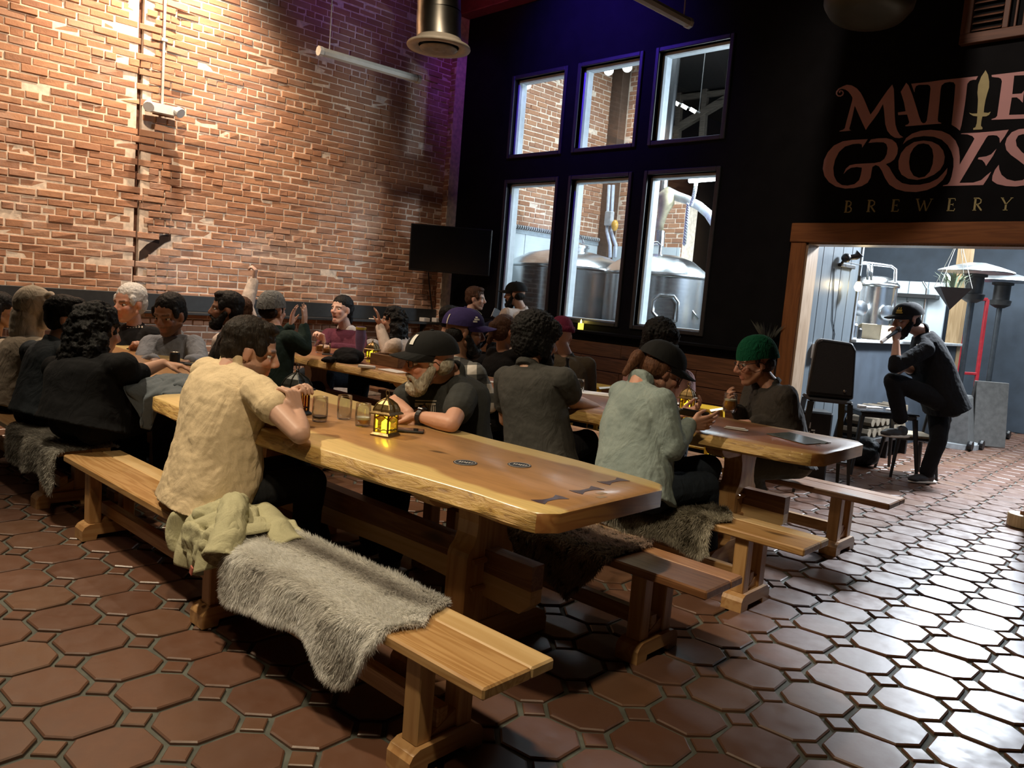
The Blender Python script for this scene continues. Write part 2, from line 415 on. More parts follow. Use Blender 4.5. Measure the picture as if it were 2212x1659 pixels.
# ---- brick walls
def brick_shape(L, H, rng, proud):
    j = lambda s: rng.normal(0, s)
    x0, x1, z0, z1 = -L/2+j(.003), L/2+j(.003), -H/2+j(.0022), H/2+j(.0022); d = proud+j(.003); e = .005
    tl = [j(.002) for _ in range(4)]
    vs = [(x0, z0, 0), (x1, z0, 0), (x1, z1, 0), (x0, z1, 0), (x0, z0, d-e), (x1, z0, d-e), (x1, z1, d-e), (x0, z1, d-e),
          (x0+e, z0+e, d+tl[0]), (x1-e, z0+e, d+tl[1]), (x1-e, z1-e, d+tl[2]), (x0+e, z1-e, d+tl[3])]
    fs = [(8, 9, 10, 11)]
    for i in range(4): n = (i+1) % 4; fs += [(i, n, 4+n, 4+i), (4+i, 4+n, 8+n, 8+i)]
    return vs, fs
def brick_field(parent, to3, u0, u1, z0, z1, rng, skip=None, nmax=300, proud=.007, course=.0703, Ls=.205, gap=.0125, name='brick', vis=True):
    items = []
    nz_ = int((z1-z0)/course)
    for k in range(nz_):
        zc = z0+(k+.5)*course; head = (k % 7 == 3); L = (Ls-gap)/2 if head else Ls
        u = u0-rng.random()*.03-(0 if k % 2 else (L+gap)/2)
        while u < u1+.2:
            l = L*(1+rng.normal(0, .025)); uc = u+l/2; u += l+gap*(1+rng.normal(0, .12))
            zz = zc+.006*math.sin(uc*1.3+k*.4)+.004*mnoise.noise((uc*.9, k*.31, 2.))
            a, b = max(uc-l/2, u0), min(uc+l/2, u1)
            if b-a < .04: continue
            if skip and skip((a+b)/2, zz): continue
            if rng.random() < .006 and not head: continue
            c3 = np.array(to3((a+b)/2, zz, 0)); x, y, D = proj(c3)
            if vis and (D < .5 or not (-120 < x < 2330 and -120 < y < 1780)): continue
            items.append(((b-a), D, (a+b)/2, zz))
    items.sort(key=lambda t: t[1]-t[0])
    rest = []
    for i, (l, D, uc, zz) in enumerate(items):
        vs, fs = brick_shape(l, course-gap, rng, proud); h = rng.normal(0, .0025)
        p = [np.array(to3(uc+a, zz+b, d+(h if d > .003 else 0))) for a, b, d in vs]
        if i < nmax:
            c = np.array(to3(uc, zz, 0)); quickmesh(name, [tuple(q-c) for q in p], fs, M_brick, parent, tuple(c-wloc(parent)))
        else: rest.append(([tuple(q) for q in p], fs))
    stuffmesh(name+'_field', rest, M_brick, parent, rng)
rng = np.random.default_rng(11)
# the long brick wall on the left, with a chased joint beside a shallow pier
mb = MB()
mb.box((XB-.35, -1, 0), (XB, 2.80, ZC)); mb.box((XB-.35, 2.80, 0), (XB-.07, 2.85, ZC)); mb.box((XB-.35, 2.85, 0), (XB, 6.95, ZC))
wall_left = struct(obj('wall_left', mb, M_mortar, org=(XB, 3, 0)))
def crack(u, z):   # the chase in the pier where mortar has fallen out
    return (2.785 < u < 2.86) or (2.85 < u < 3.16 and abs(z-(1.455+(u-2.87)*.92)) < .045)
brick_field(wall_left, lambda u, z, d: (XB+d+(.022 if 2.86 < u < 3.15 else 0), u, z), .55, 6.79, .10, ZC-.05, rng, crack)
M_notch_shade = plain('chase_shadow', (.035, .018, .012), .95)
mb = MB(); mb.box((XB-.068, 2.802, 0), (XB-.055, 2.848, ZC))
obj('joint_shade', mb, plain('joint_shade_brown', (.10, .04, .022), .9, var=.4, scale=30, bmp=.5), wall_left)  # dark strip, the shade of the recess is put into its colour
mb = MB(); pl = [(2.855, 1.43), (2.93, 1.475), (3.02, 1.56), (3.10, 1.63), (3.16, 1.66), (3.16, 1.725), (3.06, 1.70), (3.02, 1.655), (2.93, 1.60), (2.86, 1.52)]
mb.prism(pl, lambda a, b: (XB+.002, a, b), lambda a, b: (XB+.006, a, b)); obj('notch_shade', mb, M_notch_shade, wall_left)  # flat dark patch, its colour stands in for shade inside the hole
# brewery room behind the black wall: brick side wall and back wall
mb = MB(); mb.box((XB-.35, 6.95, 0), (XB, 10.0, 5.15)); wall_bl = struct(obj('wall_brewery_left', mb, M_mortar, org=(XB, 8.4, 0)))
brick_field(wall_bl, lambda u, z, d: (XB+d, u, z), 6.97, 9.98, 2.32, 5.1, rng, nmax=300)
mb = MB(); mb.box((XB-.35, 10.0, 0), (-7.55, 10.3, 5.15)); mb.box((-7.55, 10.0, 0), (-6.75, 10.3, 2.98)); wall_bb = struct(obj('wall_brewery_back', mb, M_mortar, org=(-7.4, 10, 0)))
brick_field(wall_bb, lambda u, z, d: (u, 10.0-d, z), -8.0, -6.76, 2.0, 5.1, rng, lambda u, z: u > -7.6 and z > 2.93, nmax=200)
mb = MB(); mb.bev((-8.24, 9.82, 0), (-8.02, 10.0, 5.1), .01); obj('brick_pier', mb, plain('dark_pier', (.10, .06, .04), .85), wall_bb)
mb = MB(); mb.box((-6.55, 13.2, 0), (1.5, 13.5, 5.15)); struct(obj('wall_far', mb, M_navy))
mb = MB(); mb.box((-.55, 6.95, 0), (-.4, 19, 5.15)); mb.box((-3.0+1.5, 13.5, 0), (-.5, 13.6, 3)); struct(obj('wall_hall_right', mb, M_navy))
# ---- black wall with six window openings and the wide doorway
WX = [(-7.20, -6.39), (-6.145, -5.335), (-5.09, -4.28)]; ZU = (3.077, 3.965); ZL = (1.18, 2.735); DX = (-3.28, -1.36); DZ = 2.06; TH = .15
mb = MB()
xs = sorted({-9.0, 1.5, *[a for w in WX for a in w], *DX}); zs = sorted({0, *ZU, *ZL, DZ, ZC})
for x0, x1 in zip(xs, xs[1:]):
    for z0, z1 in zip(zs, zs[1:]):
        xm, zm = (x0+x1)/2, (z0+z1)/2
        if any(a < xm < b for a, b in WX) and (ZU[0] < zm < ZU[1] or ZL[0] < zm < ZL[1]): continue
        if DX[0] < xm < DX[1] and zm < DZ: continue
        mb.box((x0, YW, z0), (x1, YW+TH, z1))
wall_back = struct(obj('wall_back', mb, M_black, org=(0, YW, 0)))
M_jamb = plain('pale_window_jamb', (.42, .47, .50), .5, var=.08); M_frame = plain('black_window_frame', (.02, .021, .022), .55)
M_pane = glass_mat('window_glass', (.93, .96, .97), .05)
k = 0
for zz in (ZU, ZL):
    for a, b in WX:
        k += 1; z0, z1 = zz; y0, y1 = YW-.02, YW+.05
        mb = MB(); w = .045
        for p, q in (((a-w, y0, z0-w), (a, y1, z1+w)), ((b, y0, z0-w), (b+w, y1, z1+w)), ((a, y0, z1), (b, y1, z1+w)), ((a, y0, z0-w), (b, y1, z0))): mb.bev(p, q, .006)
        wn = struct(obj('window_%d' % k, mb, M_frame))
        mb = MB(); t = .028
        for p, q in (((a, YW+.05, z0), (a+t, YW+TH+.03, z1)), ((b-t, YW+.05, z0), (b, YW+TH+.03, z1)), ((a, YW+.05, z1-t), (b, YW+TH+.03, z1)), ((a, YW+.05, z0), (b, YW+TH+.03, z0+t*.6))): mb.bev(p, q, .004)
        obj('jamb', mb, M_jamb, wn, label='pale inner jamb lit from the room behind')
        mb = MB(); mb.box((a+t, YW+.085, z0+t*.6), (b-t, YW+.091, z1-t)); obj('pane', mb, M_pane, wn, fix=True)
# window sill shelf, wainscot boards under it
mb = MB(); mb.bev((-8.0, YW-.10, 1.035), (-3.43, YW, 1.07), .006); mb.bev((-8.0, YW-.03, .955), (-3.43, YW, 1.035), .004); sill = struct(obj('trim_1', mb, M_black))
mb = MB(); mb.box((-8.2, YW-.012, .02), (-3.43, YW, .955)); wains = struct(obj('trim_2', mb, M_dark))
M_wood_dark = wood('stained_board', (.19, .085, .040), (.105, .046, .022), 0, .5, 1.2, coat=.1)
for r_ in range(6):
    z0 = .03+r_*.154; x = -8.2+(.55 if r_ % 2 else 0)-.55
    while x < -3.45:
        a, b = max(x, -8.2), min(x+1.5, -3.44); x += 1.5
        if b-a < .1: continue
        mb = MB(); mb.bev((a+.002, YW-.034-.004*random.random(), z0+.003), (b-.002, YW-.012, z0+.151), .004); obj('board', mb, M_wood_dark, wains)
# doorway casing
M_casing = wood('casing_fir', (.27, .105, .032), (.19, .068, .020), 2, .45, coat=.15); M_casing_h = wood('casing_fir_head', (.27, .105, .032), (.19, .068, .020), 0, .45, coat=.15)
door = bpy.data.objects.new('door_1', None); COL.objects.link(door); door.location = (-2.32, YW, 0); door['kind'] = 'structure'
mb = MB(); mb.bev((-3.42, YW-.04, 0), (-3.28, YW+TH+.02, 2.06), .006); obj('door_post', mb, M_casing, door)
mb = MB(); mb.bev((-1.36, YW-.04, .12), (-1.22, YW+TH+.02, 2.06), .006); mb.bev((-1.375, YW-.06, 0), (-1.20, YW+TH+.03, .12), .006); obj('door_post', mb, M_casing, door)
mb = MB(); mb.bev((-3.43, YW-.05, 2.06), (-1.20, YW+TH+.02, 2.228), .006); obj('door_head', mb, M_casing_h, door)
mb = MB(); mb.box((-3.28, YW-.02, 0), (-3.262, YW+TH+.04, 2.06)); mb.box((-3.28, YW-.02, 2.045), (-1.36, YW+TH+.04, 2.06)); obj('door_stop', mb, wood('pale_stop', (.42, .30, .2), (.30, .2, .12), 2), door)
# ceiling, beams, other walls of the taproom (behind the camera)
mb = MB(); mb.box((-9, -4, ZC), (3, 19, ZC+.2)); struct(obj('ceiling', mb, M_dark))
mb = MB(); mb.box((2.8, -4, 0), (3, YW, ZC)); struct(obj('wall_right', mb, M_dark))
mb = MB(); mb.box((-9, -4.2, 0), (3, -4, ZC)); struct(obj('wall_front', mb, M_dark))
mb = MB(); mb.bev((-8.24, YW-.20, 4.83), (-4.5, YW, ZC), .01); struct(obj('trim_3', mb, plain('magenta_lit_beam', (.16, .028, .035), .6)))  # magenta of the stage light is put into the beam's base colour
# ================================================================== BENCHES AND TABLES
M_pineX = wood('pine_plank', (.60, .36, .15), (.42, .215, .070), 0, .42)
M_pineXp = wood('pale_pine_plank', (.74, .52, .26), (.60, .38, .16), 0, .42, ring=3, knots=False)
M_pineZ = wood('pine_post', (.58, .34, .14), (.42, .215, .075), 2, .45, ring=4)
M_pineY = wood('pine_foot', (.56, .33, .14), (.42, .21, .075), 1, .45, ring=4)
M_redX = wood('reddish_plank', (.40, .19, .085), (.27, .115, .048), 0, .36, coat=.5)
def make_bench(label, group, L=3.10, xs=(-1.30, -.02, 1.24), mats=(None, None)):
    t = thing('trestle_bench', label, 'bench', (0, 0, 0), group)
    w = .287; zt = .385; h = .036
    mb = MB(); mb.bev((-L/2, -w/2, zt-h), (L/2, .045, zt), .006); obj('seat_board', mb, mats[0] or M_pineX, t, org=(.3, 0, .37))
    mb = MB(); mb.bev((-L/2, .0455, zt-h), (L/2, w/2, zt-.0005), .006); obj('seat_board', mb, mats[1] or M_pineXp, t, org=(-.2, 0, .37))
    for x in xs:
        pl = [(-.148, 0), (-.082, 0), (-.076, .026), (.076, .026), (.082, 0), (.148, 0), (.148, .052), (.136, .070), (.112, .082), (-.112, .082), (-.136, .070), (-.148, .052)]
        mb = MB(); mb.prism(pl, lambda a, b: (x-.052, a, b), lambda a, b: (x+.052, a, b)); obj('foot_beam', mb, M_pineY, t)
        for y in (-.082, .082):
            mb = MB(); mb.bev((x-.034, y-.030, .080), (x+.034, y+.030, zt-h), .004); obj('leg', mb, M_pineZ, t, org=(x, y, .2))
        mb = MB(); mb.prism([(-.052, .082), (-.052, .085), (.052, .140), (.052, .082)], lambda a, b: (x-.022, a, b), lambda a, b: (x+.022, a, b)); obj('gusset', mb, M_pineY, t)
    mb = MB(); mb.bev((xs[0]-.06, -.022, .10), (xs[-1]+.02, .022, .165), .004); obj('stretcher', mb, M_pineX, t)
    return t
def place(o, x, y, rz): o.location = (x, y, 0); o.rotation_euler = (0, 0, rz); return o
GB = 'trestle benches in the taproom'
b1 = make_bench('pale pine trestle bench nearest the camera with grey white fur over its end', GB)
TL = .0497
place(b1, -2.935, 1.423, TL)
b2 = make_bench('reddish trestle bench behind the long front table, spotted hide hanging over its edge', GB, mats=(M_redX, wood('red_strip', (.50, .26, .12), (.36, .16, .07), 0, .36, coat=.4)))
place(b2, -2.985, 2.565, TL)
b3 = dup(b1, (-3.02, 3.42, 0), TL, 'honey pine bench under the person in the denim shirt, grey fur on it', GB)
b4 = dup(b2, (-3.14, 4.74, 0), TL, 'bench behind the right table, its grey worn end nearest the dark chair', GB)
b5 = dup(b1, (-6.14, 1.255, 0), TL, 'bench at far left with limp grey fur, woman in black sitting on it', GB)
b6 = dup(b2, (-6.2, 2.58, 0), TL, 'bench behind the far left table where the white haired man sits', GB)
b7 = dup(b1, (-6.25, 3.02, 0), TL, 'bench in shadow in front of the middle far table', GB)
b8 = dup(b2, (-6.25, 4.58, 0), TL, 'bench on the brick wall side of the middle far table', GB)
# ---- live edge slabs
def slab_mat(name, heart, sap, k=.74):
    m, nt, b = _nt(name)
    tc = nt.nodes.new('ShaderNodeTexCoord'); sp = nt.nodes.new('ShaderNodeSeparateXYZ'); nt.links.new(tc.outputs['Object'], sp.inputs[0])
    v = coords(nt, (.7, 9, 9)); g = nz(nt, v, 1.4, 3, .55, .6); fine = nz(nt, v, 9, 3)
    w = mth(nt, 'SINE', mth(nt, 'MULTIPLY', g, 34.))
    col = ramp(nt, mth(nt, 'ADD', mth(nt, 'MULTIPLY_ADD', w, .22), mth(nt, 'MULTIPLY', fine, .5)), [(.15, tuple(x*.72 for x in heart)), (.75, heart)])
    cl = nz(nt, coords(nt, (1.3, 3.5, 3.5)), 1.7, 3, .6); col = mixc(nt, mth(nt, 'MULTIPLY', ramp(nt, cl, [(.45, (0, 0, 0)), (.75, (1, 1, 1))]), .6), col, tuple(x*.5 for x in heart))
    kn = nz(nt, coords(nt, (2.2, 5, 5)), 1.5, 1); col = mixc(nt, ramp(nt, kn, [(.71, (0, 0, 0)), (.77, (1, 1, 1))]), col, tuple(x*.25 for x in heart))
    n2 = nz(nt, coords(nt, (1.2, 1.2, 1)), 1.8, 2)
    ed = mth(nt, 'ADD', mth(nt, 'ABSOLUTE', sp.outputs[1]), mth(nt, 'MULTIPLY', mth(nt, 'SUBTRACT', n2, .5), .16))
    sf = ramp(nt, ed, [(.262, (0, 0, 0)), (.287, (1, 1, 1))])
    sapc = ramp(nt, fine, [(.3, tuple(x*.82 for x in sap)), (.7, sap)])
    col = mixc(nt, sf, col, sapc); nt.links.new(col, b.inputs['Base Color'])
    b.inputs['Roughness'].default_value = .38; b.inputs['Coat Weight'].default_value = .45; b.inputs['Coat Roughness'].default_value = .18
    bump(nt, b, fine, .05, .002); return m
def bark_mat():
    m, nt, b = _nt('live_edge'); v = coords(nt, (3, 8, 22)); f = nz(nt, v, 2.6, 4, .65, 1.5)
    nt.links.new(ramp(nt, f, [(.3, (.20, .10, .028)), (.45, (.44, .26, .075)), (.7, (.56, .37, .12))]), b.inputs['Base Color'])
    b.inputs['Roughness'].default_value = .5; b.inputs['Coat Weight'].default_value = .3; bump(nt, b, f, .6, .012); return m
M_slab = slab_mat('live_edge_slab', (.42, .22, .085), (.70, .50, .20)); M_slab2 = slab_mat('dark_slab', (.27, .105, .045), (.40, .22, .09)); M_bark = bark_mat()
M_endg = wood('slab_end', (.46, .22, .07), (.33, .13, .04), 1, .4, coat=.4)
def make_slab(L, w0, w1, seed, parent, mtop, zt=.745, th=.068):
    rg = np.random.default_rng(seed); n = 64; xs = np.linspace(-L/2, L/2, n); r = .07
    def edge(s, ph):
        y = []
        for x in xs:
            t = (x+L/2)/L; h = (w0*(1-t)+w1*t)/2
            y.append(s*(h+.018*math.sin(2.1*x+ph)+.012*math.sin(5.3*x+2*ph)+.006*mnoise.noise((x*4, ph, 0))))
        return np.array(y)
    f, k = edge(-1, seed), edge(1, seed+2.)
    out = []; ins = []
    for x, y in zip(xs, f):
        d = min(x+L/2, L/2-x); c = (r-math.sqrt(max(0, r*r-max(0, r-d)**2))) if d < r else 0; out.append((x, y+c, 1))
    for x, y in zip(xs[::-1], k[::-1]):
        d = min(x+L/2, L/2-x); c = (r-math.sqrt(max(0, r*r-max(0, r-d)**2))) if d < r else 0; out.append((x, y-c, -1))
    m = len(out); vs = []; fs = []; mi = []
    for lev, (off, z) in enumerate(((-.008, zt), (0, zt-.006), (.016, zt-.03), (.026, zt-.055), (.012, zt-th))):
        for i, (x, y, s) in enumerate(out):
            e = min(1., max(0., (L/2-abs(x)-.03)/.12)); o2 = off if lev < 2 else off*e*(1+.5*mnoise.noise((x*6, y*3, lev*.7)))
            xx = x-math.copysign(.008, x)*(lev == 0)*(1-e); vs.append((xx, y-s*o2, z))
    mb = MB(); mb.v = vs
    mb.f = [tuple(range(m))]; mb.mi = [0]
    mb.f.append(tuple(range(4*m, 5*m))[::-1]); mb.mi.append(1)
    for l in range(4):
        for i in range(m):
            j = (i+1) % m; mb.f.append((l*m+i, l*m+j, (l+1)*m+j, (l+1)*m+i))
            xm = abs(out[i][0]+out[j][0])/2
            mb.mi.append(0 if l == 0 else (2 if xm > L/2-.05 else 1))
    o = obj('table_top', mb, [mtop, M_bark, M_endg], parent, smooth=False, org=(0, 0, zt)); autosmooth(o, 50)
    return o
def make_table(label, group, L, w0, w1, seed, mtop, xs, pm=None):
    t = thing('trestle_table', label, 'table', (0, 0, 0), group)
    make_slab(L, w0, w1, seed, t, mtop)
    pm = pm or M_pineZ
    for x in xs:
        # post with a concave upper half and a broad lower half
        half = [(.125, .11), (.125, .40), (.118, .42), (.095, .445), (.082, .48), (.078, .53), (.083, .57), (.10, .61), (.10, .63)]
        pl = half+[(-a, b) for a, b in half[::-1]]
        mb = MB(); mb.prism(pl, lambda a, b: (x-.055, a, b), lambda a, b: (x+.055, a, b)); obj('post', mb, pm, t, org=(x, 0, .3))
        hb = [(.37, .0), (.37, .055), (.345, .090), (.30, .112), (.20, .122), (.16, .138), (0, .138)]
        pl = hb+[(-a, b) for a, b in hb[::-1]]
        mb = MB(); mb.prism(pl, lambda a, b: (x-.06, a, b), lambda a, b: (x+.06, a, b)); obj('foot_beam', mb, M_pineY, t, org=(x, 0, .05))
        hb = [(.33, .678), (.33, .655), (.30, .63), (.25, .615), (0, .615)]
        pl = hb+[(-a, b) for a, b in hb[::-1]]
        mb = MB(); mb.prism(pl, lambda a, b: (x-.05, a, b), lambda a, b: (x+.05, a, b)); obj('top_beam', mb, M_pineY, t, org=(x, 0, .55))
        for dz in (.275, .385):
            mb = MB(); mb.tube([(x+.06, -.15 if False else -.10, dz), (x+.06, -.02, dz)], .012, 10); obj('peg', mb, M_pineY, t)
    # stretcher: dark upper board and a pale wavy live edge below, rounded at the ends
    x0, x1 = xs[0]-.2, xs[-1]+.30
    n = 40; top = [(x, .425) for x in (x0, x1)]; low = []
    for i in range(n+1):
        x = x1+(x0-x1)*i/n; e = min(abs(x-x0), abs(x1-x)); zz = .245+.018*math.sin(3.3*x+1)+(.05*(1-e/.06)**2 if e < .06 else 0); low.append((x, zz))
    mid = [(x, .335+.006*math.sin(4*x)) for x, _ in low]
    mb = MB(); mb.prism([(x0, .425), (x1, .425)]+mid, lambda a, b: (a, -.032, b), lambda a, b: (a, .032, b)); obj('stretcher', mb, wood('stretcher_heart', (.30, .14, .05), (.19, .075, .028), 0, .45), t, org=(0, 0, .3))
    mb = MB(); mb.prism(mid[::-1]+low, lambda a, b: (a, -.030, b), lambda a, b: (a, .030, b)); obj('stretcher_edge', mb, M_pineXp, t, org=(0, 0, .25), label='pale live edge along the underside of the stretcher')
    return t
GT = 'live edge trestle tables'
t1 = make_table('long live edge pine table in front with three dark butterfly keys', GT, 2.56, .97, .72, 3, M_slab, (-.86, .68))
# butterfly keys at the right end
M_key = plain('dark_key_inlay', (.055, .022, .018), .4, coat=.4)
for kx, ky in ((1.165, -.195), (1.150, .020), (1.118, .222)):
    a, c = .030, .010
    pl = [(-.062, -a), (-.027, -c*1.15), (0, -c), (.027, -c*1.15), (.062, -a), (.066, 0), (.062, a), (.027, c*1.15), (0, c), (-.027, c*1.15), (-.062, a), (-.066, 0)]
    mb = MB(); mb.prism([(b, a_) for a_, b in pl], lambda p, q: (kx+p, ky+q, .7445), lambda p, q: (kx+p, ky+q, .7462)); obj('butterfly_key', mb, M_key, t1)
for kx, ky in ((1.205, .03), (1.235, -.01)):
    mb = MB(); mb.box((kx-.011, ky-.020, .7445), (kx+.011, ky+.020, .7458)); obj('patch_inlay', mb, plain('grey_inlay', (.30, .19, .09), .4), t1)
place(t1, -2.855, 2.03, .045)
t2 = make_table('reddish live edge table at right where the beanie man sits', GT, 2.56, .88, .70, 8, M_slab2, (-.86, .72))
place(t2, -2.925, 4.015, .06)
t3 = dup(t1, (-5.57, 1.90, 0), TL, 'far left table with the grey jacket hanging off its end', GT)
for c in list(t3.children):
    if c.name.startswith(('butterfly', 'patch')): bpy.data.objects.remove(c, do_unlink=True)
t4 = dup(t2, (-5.50, 3.82, 0), TL, 'middle far table in front of the laughing woman in the maroon jacket', GT)
# ================================================================== PEOPLE: one continuous body each, grown from tapered limbs and fused
JOBS = []
def J(x, y, D): return atD(x, y, D)
V3 = lambda *a: np.array(a, float)
def nrm(v): v = np.array(v, float); return v/(np.linalg.norm(v)+1e-12)
def cap(mb, a, b, ra, rb, n=14, k=5):
    a, b = np.array(a, float), np.array(b, float); L = np.linalg.norm(b-a)
    if L < 1e-5: mb.ell(a, (ra,)*3); return
    d = (b-a)/L; pts = []; rs = []
    for t in np.linspace(-1, 0, k): pts.append(a+d*ra*math.sin(t*PI/2)*.999); rs.append(max(ra*math.cos(t*PI/2), ra*.04))
    for t in np.linspace(0, 1, k): pts.append(b+d*rb*math.sin(t*PI/2)*.999); rs.append(max(rb*math.cos(t*PI/2), rb*.04))
    mb.tube(pts, rs, n)
def chain(mb, pts, rs, n=14):
    for i in range(len(pts)-1): cap(mb, pts[i], pts[i+1], rs[i], rs[i+1], n)
class Frame:
    def __init__(s, o, f, u, sc=1.):
        s.o = np.array(o, float); s.f = nrm(f); u = np.array(u, float); s.l = nrm(np.cross(u, s.f)); s.u = np.cross(s.f, s.l); s.s = sc
        s.R = np.array([s.f, s.l, s.u]).T
    def p(s, f, l, u): return s.o+s.s*(s.f*f+s.l*l+s.u*u)
    def loc(s, v): return (np.asarray(v)-s.o) @ s.R/s.s
    def ell(s, mb, c, r, tilt=0, n=18, m=12):
        R = s.R @ Ry(tilt); mb.ell(s.p(*c), np.array(r)*s.s, R, n, m)
    def cap(s, mb, a, b, ra, rb): cap(mb, s.p(*a), s.p(*b), ra*s.s, rb*s.s)
def head_geo(mb, F, fem=0, jaw=1., mouth=0):
    F.ell(mb, (-.012, 0, .025), (.096, .0755, .091))
    F.ell(mb, (.026, 0, -.030), (.063, .058, .080))
    F.ell(mb, (.052, 0, -.096-.012*mouth), (.030, .030*jaw, .021))
    for q in (1, -1):
        F.cap(mb, (.005, q*.054*jaw, -.052), (.052, q*.020, -.097-.012*mouth), .019, .016)
        F.ell(mb, (.058, q*.036, -.026), (.024, .022, .022))
        F.cap(mb, (.080, q*.010, .019), (.066, q*.046, .018), .0105, .009)
        F.ell(mb, (-.008, q*.0765, -.010), (.0155, .0065, .027), .2); F.ell(mb, (-.004, q*.0735, -.028), (.009, .006, .010))
        F.ell(mb, (.094, q*.0115, -.036), (.012, .0085, .008))
    F.cap(mb, (.082, 0, .012), (.104, 0, -.028), .0095, .0125)
    F.ell(mb, (.0785, 0, -.060), (.0105, .023, .0058)); F.ell(mb, (.0765, 0, -.073-.022*mouth), (.0110, .020, .0068))
def hand_geo(mb, w, d, pn, side, sc=1., curl=.5, spread=.12, thumb=.6, tcurl=.3, rr=1.):
    """w wrist, d finger direction, pn palm normal (the way the palm faces), side +1: thumb on the (d x pn) side"""
    d = nrm(d); pn = np.array(pn, float); pn = nrm(pn-d*np.dot(pn, d)); lat = np.cross(d, pn)*side; k = sc
    lens = (.92, 1., .95, .76)
    cs = curl if hasattr(curl, '__len__') else (curl,)*4
    for i in range(4):
        a = (1.5-i)*.0205*k; kn = w+d*(.088-.004*abs(i-1.2))*k+lat*a
        cap(mb, w+lat*a*.55+d*.008*k, kn, .0145*k*rr, .0112*k*rr, 10)
        dd = nrm(d+lat*(1.5-i)*spread); p = kn; ang = 0; L = lens[i]*k
        for seg, r0, r1, c in ((.044, .0095, .0088, .85), (.028, .0088, .0080, 1.), (.022, .0080, .0066, .7)):
            ang += cs[i]*c; q = p+(dd*math.cos(ang)+pn*math.sin(ang))*seg*L; cap(mb, p, q, r0*k*rr, r1*k*rr, 9, 4); p = q
    b = w+d*.022*k+lat*.018*k; m = b+(d*.55+lat*(.50+.3*thumb)+pn*.35)*.042*k; cap(mb, b, m, .0155*k*rr, .0115*k*rr, 10)
    e = m+nrm(d*.8+lat*(.35-.6*tcurl)+pn*(.2+.5*tcurl))*.033*k; cap(mb, m, e, .0112*k*rr, .0095*k*rr, 9)
    e2 = e+nrm(d*.8+lat*(.2-.8*tcurl)+pn*(.2+.7*tcurl))*.026*k; cap(mb, e, e2, .0095*k*rr, .0072*k*rr, 9)
def later(ob, vox, smooth=4, fac=.5, disp=0, dscale=.06, fin=None, sub=False):
    m = ob.modifiers.new('r', 'REMESH'); m.mode = 'VOXEL'; m.voxel_size = vox; m.use_smooth_shade = True
    if smooth: s = ob.modifiers.new('s', 'SMOOTH'); s.factor = fac; s.iterations = smooth
    if disp:
        key = 'clouds%.3f' % dscale; tx = bpy.data.textures.get(key)
        if tx is None: tx = bpy.data.textures.new(key, 'CLOUDS'); tx.noise_scale = dscale; tx.noise_depth = 3
        dm = ob.modifiers.new('d', 'DISPLACE'); dm.texture = tx; dm.strength = disp; dm.mid_level = .5; dm.texture_coords = 'LOCAL'
    JOBS.append((ob, fin))
def run_jobs():
    bpy.context.view_layer.update(); dg = bpy.context.evaluated_depsgraph_get()
    done = [(ob, fin, bpy.data.meshes.new_from_object(ob.evaluated_get(dg), depsgraph=dg)) for ob, fin in JOBS]
    for ob, fin, me in done:
        old = ob.data; ob.modifiers.clear(); mats = [m for m in old.materials]; nm = old.name; ob.data = me
        me.materials.clear()
        for m in mats: me.materials.append(m)
        me.polygons.foreach_set('use_smooth', [True]*len(me.polygons))
        bpy.data.meshes.remove(old); me.name = nm
        if fin: fin(ob, me)
    JOBS.clear()
def skin_mat():
    m, nt, b = _nt('skin'); a = N(nt, 'ShaderNodeAttribute', attribute_name='Col')
    f = nz(nt, coords(nt), 60, 3); col = mixc(nt, mth(nt, 'MULTIPLY', f, .22), a.outputs['Color'], (.34, .16, .11))
    nt.links.new(col, b.inputs['Base Color']); b.inputs['Roughness'].default_value = .5; b.inputs['Specular IOR Level'].default_value = .35
    bump(nt, b, f, .06, .002); return m
M_skin = skin_mat()
def hair_mat(name, c, grey=None):
    if name in MATS: return MATS[name]
    m, nt, b = _nt(name); v = coords(nt, (26, 26, 5)); f = nz(nt, v, 3., 3, .6, 1.)
    c2 = grey or tuple(min(1, x*2.0+.004) for x in c)
    nt.links.new(ramp(nt, f, [(.35, c), (.75, c2)]), b.inputs['Base Color']); b.inputs['Roughness'].default_value = .6; b.inputs['Specular IOR Level'].default_value = .16
    bump(nt, b, f, .8, .008); MATS[name] = m; return m
H_black = hair_mat('black_hair', (.005, .0045, .0045)); H_dark = hair_mat('dark_brown_hair', (.014, .009, .006), (.032, .021, .014)); H_brown = hair_mat('brown_hair', (.045, .022, .013)); H_white = hair_mat('white_hair', (.42, .41, .40), (.62, .60, .57)); H_beard = hair_mat('grey_beard', (.22, .19, .14), (.56, .52, .42))
M_eyew = plain('eye_white', (.55, .52, .48), .3, var=.05); M_iris = plain('dark_iris', (.02, .012, .008), .2)
M_frame_g = plain('dark_spectacle_frame', (.015, .012, .011), .3); M_lens = glass_mat('spectacle_lens', (.95, .95, .95), .12)
SK = dict(fair=(.53, .32, .235), tan=(.42, .235, .155), olive=(.38, .22, .145), brown=(.235, .125, .078), ruddy=(.53, .285, .20), pale=(.60, .40, .32))
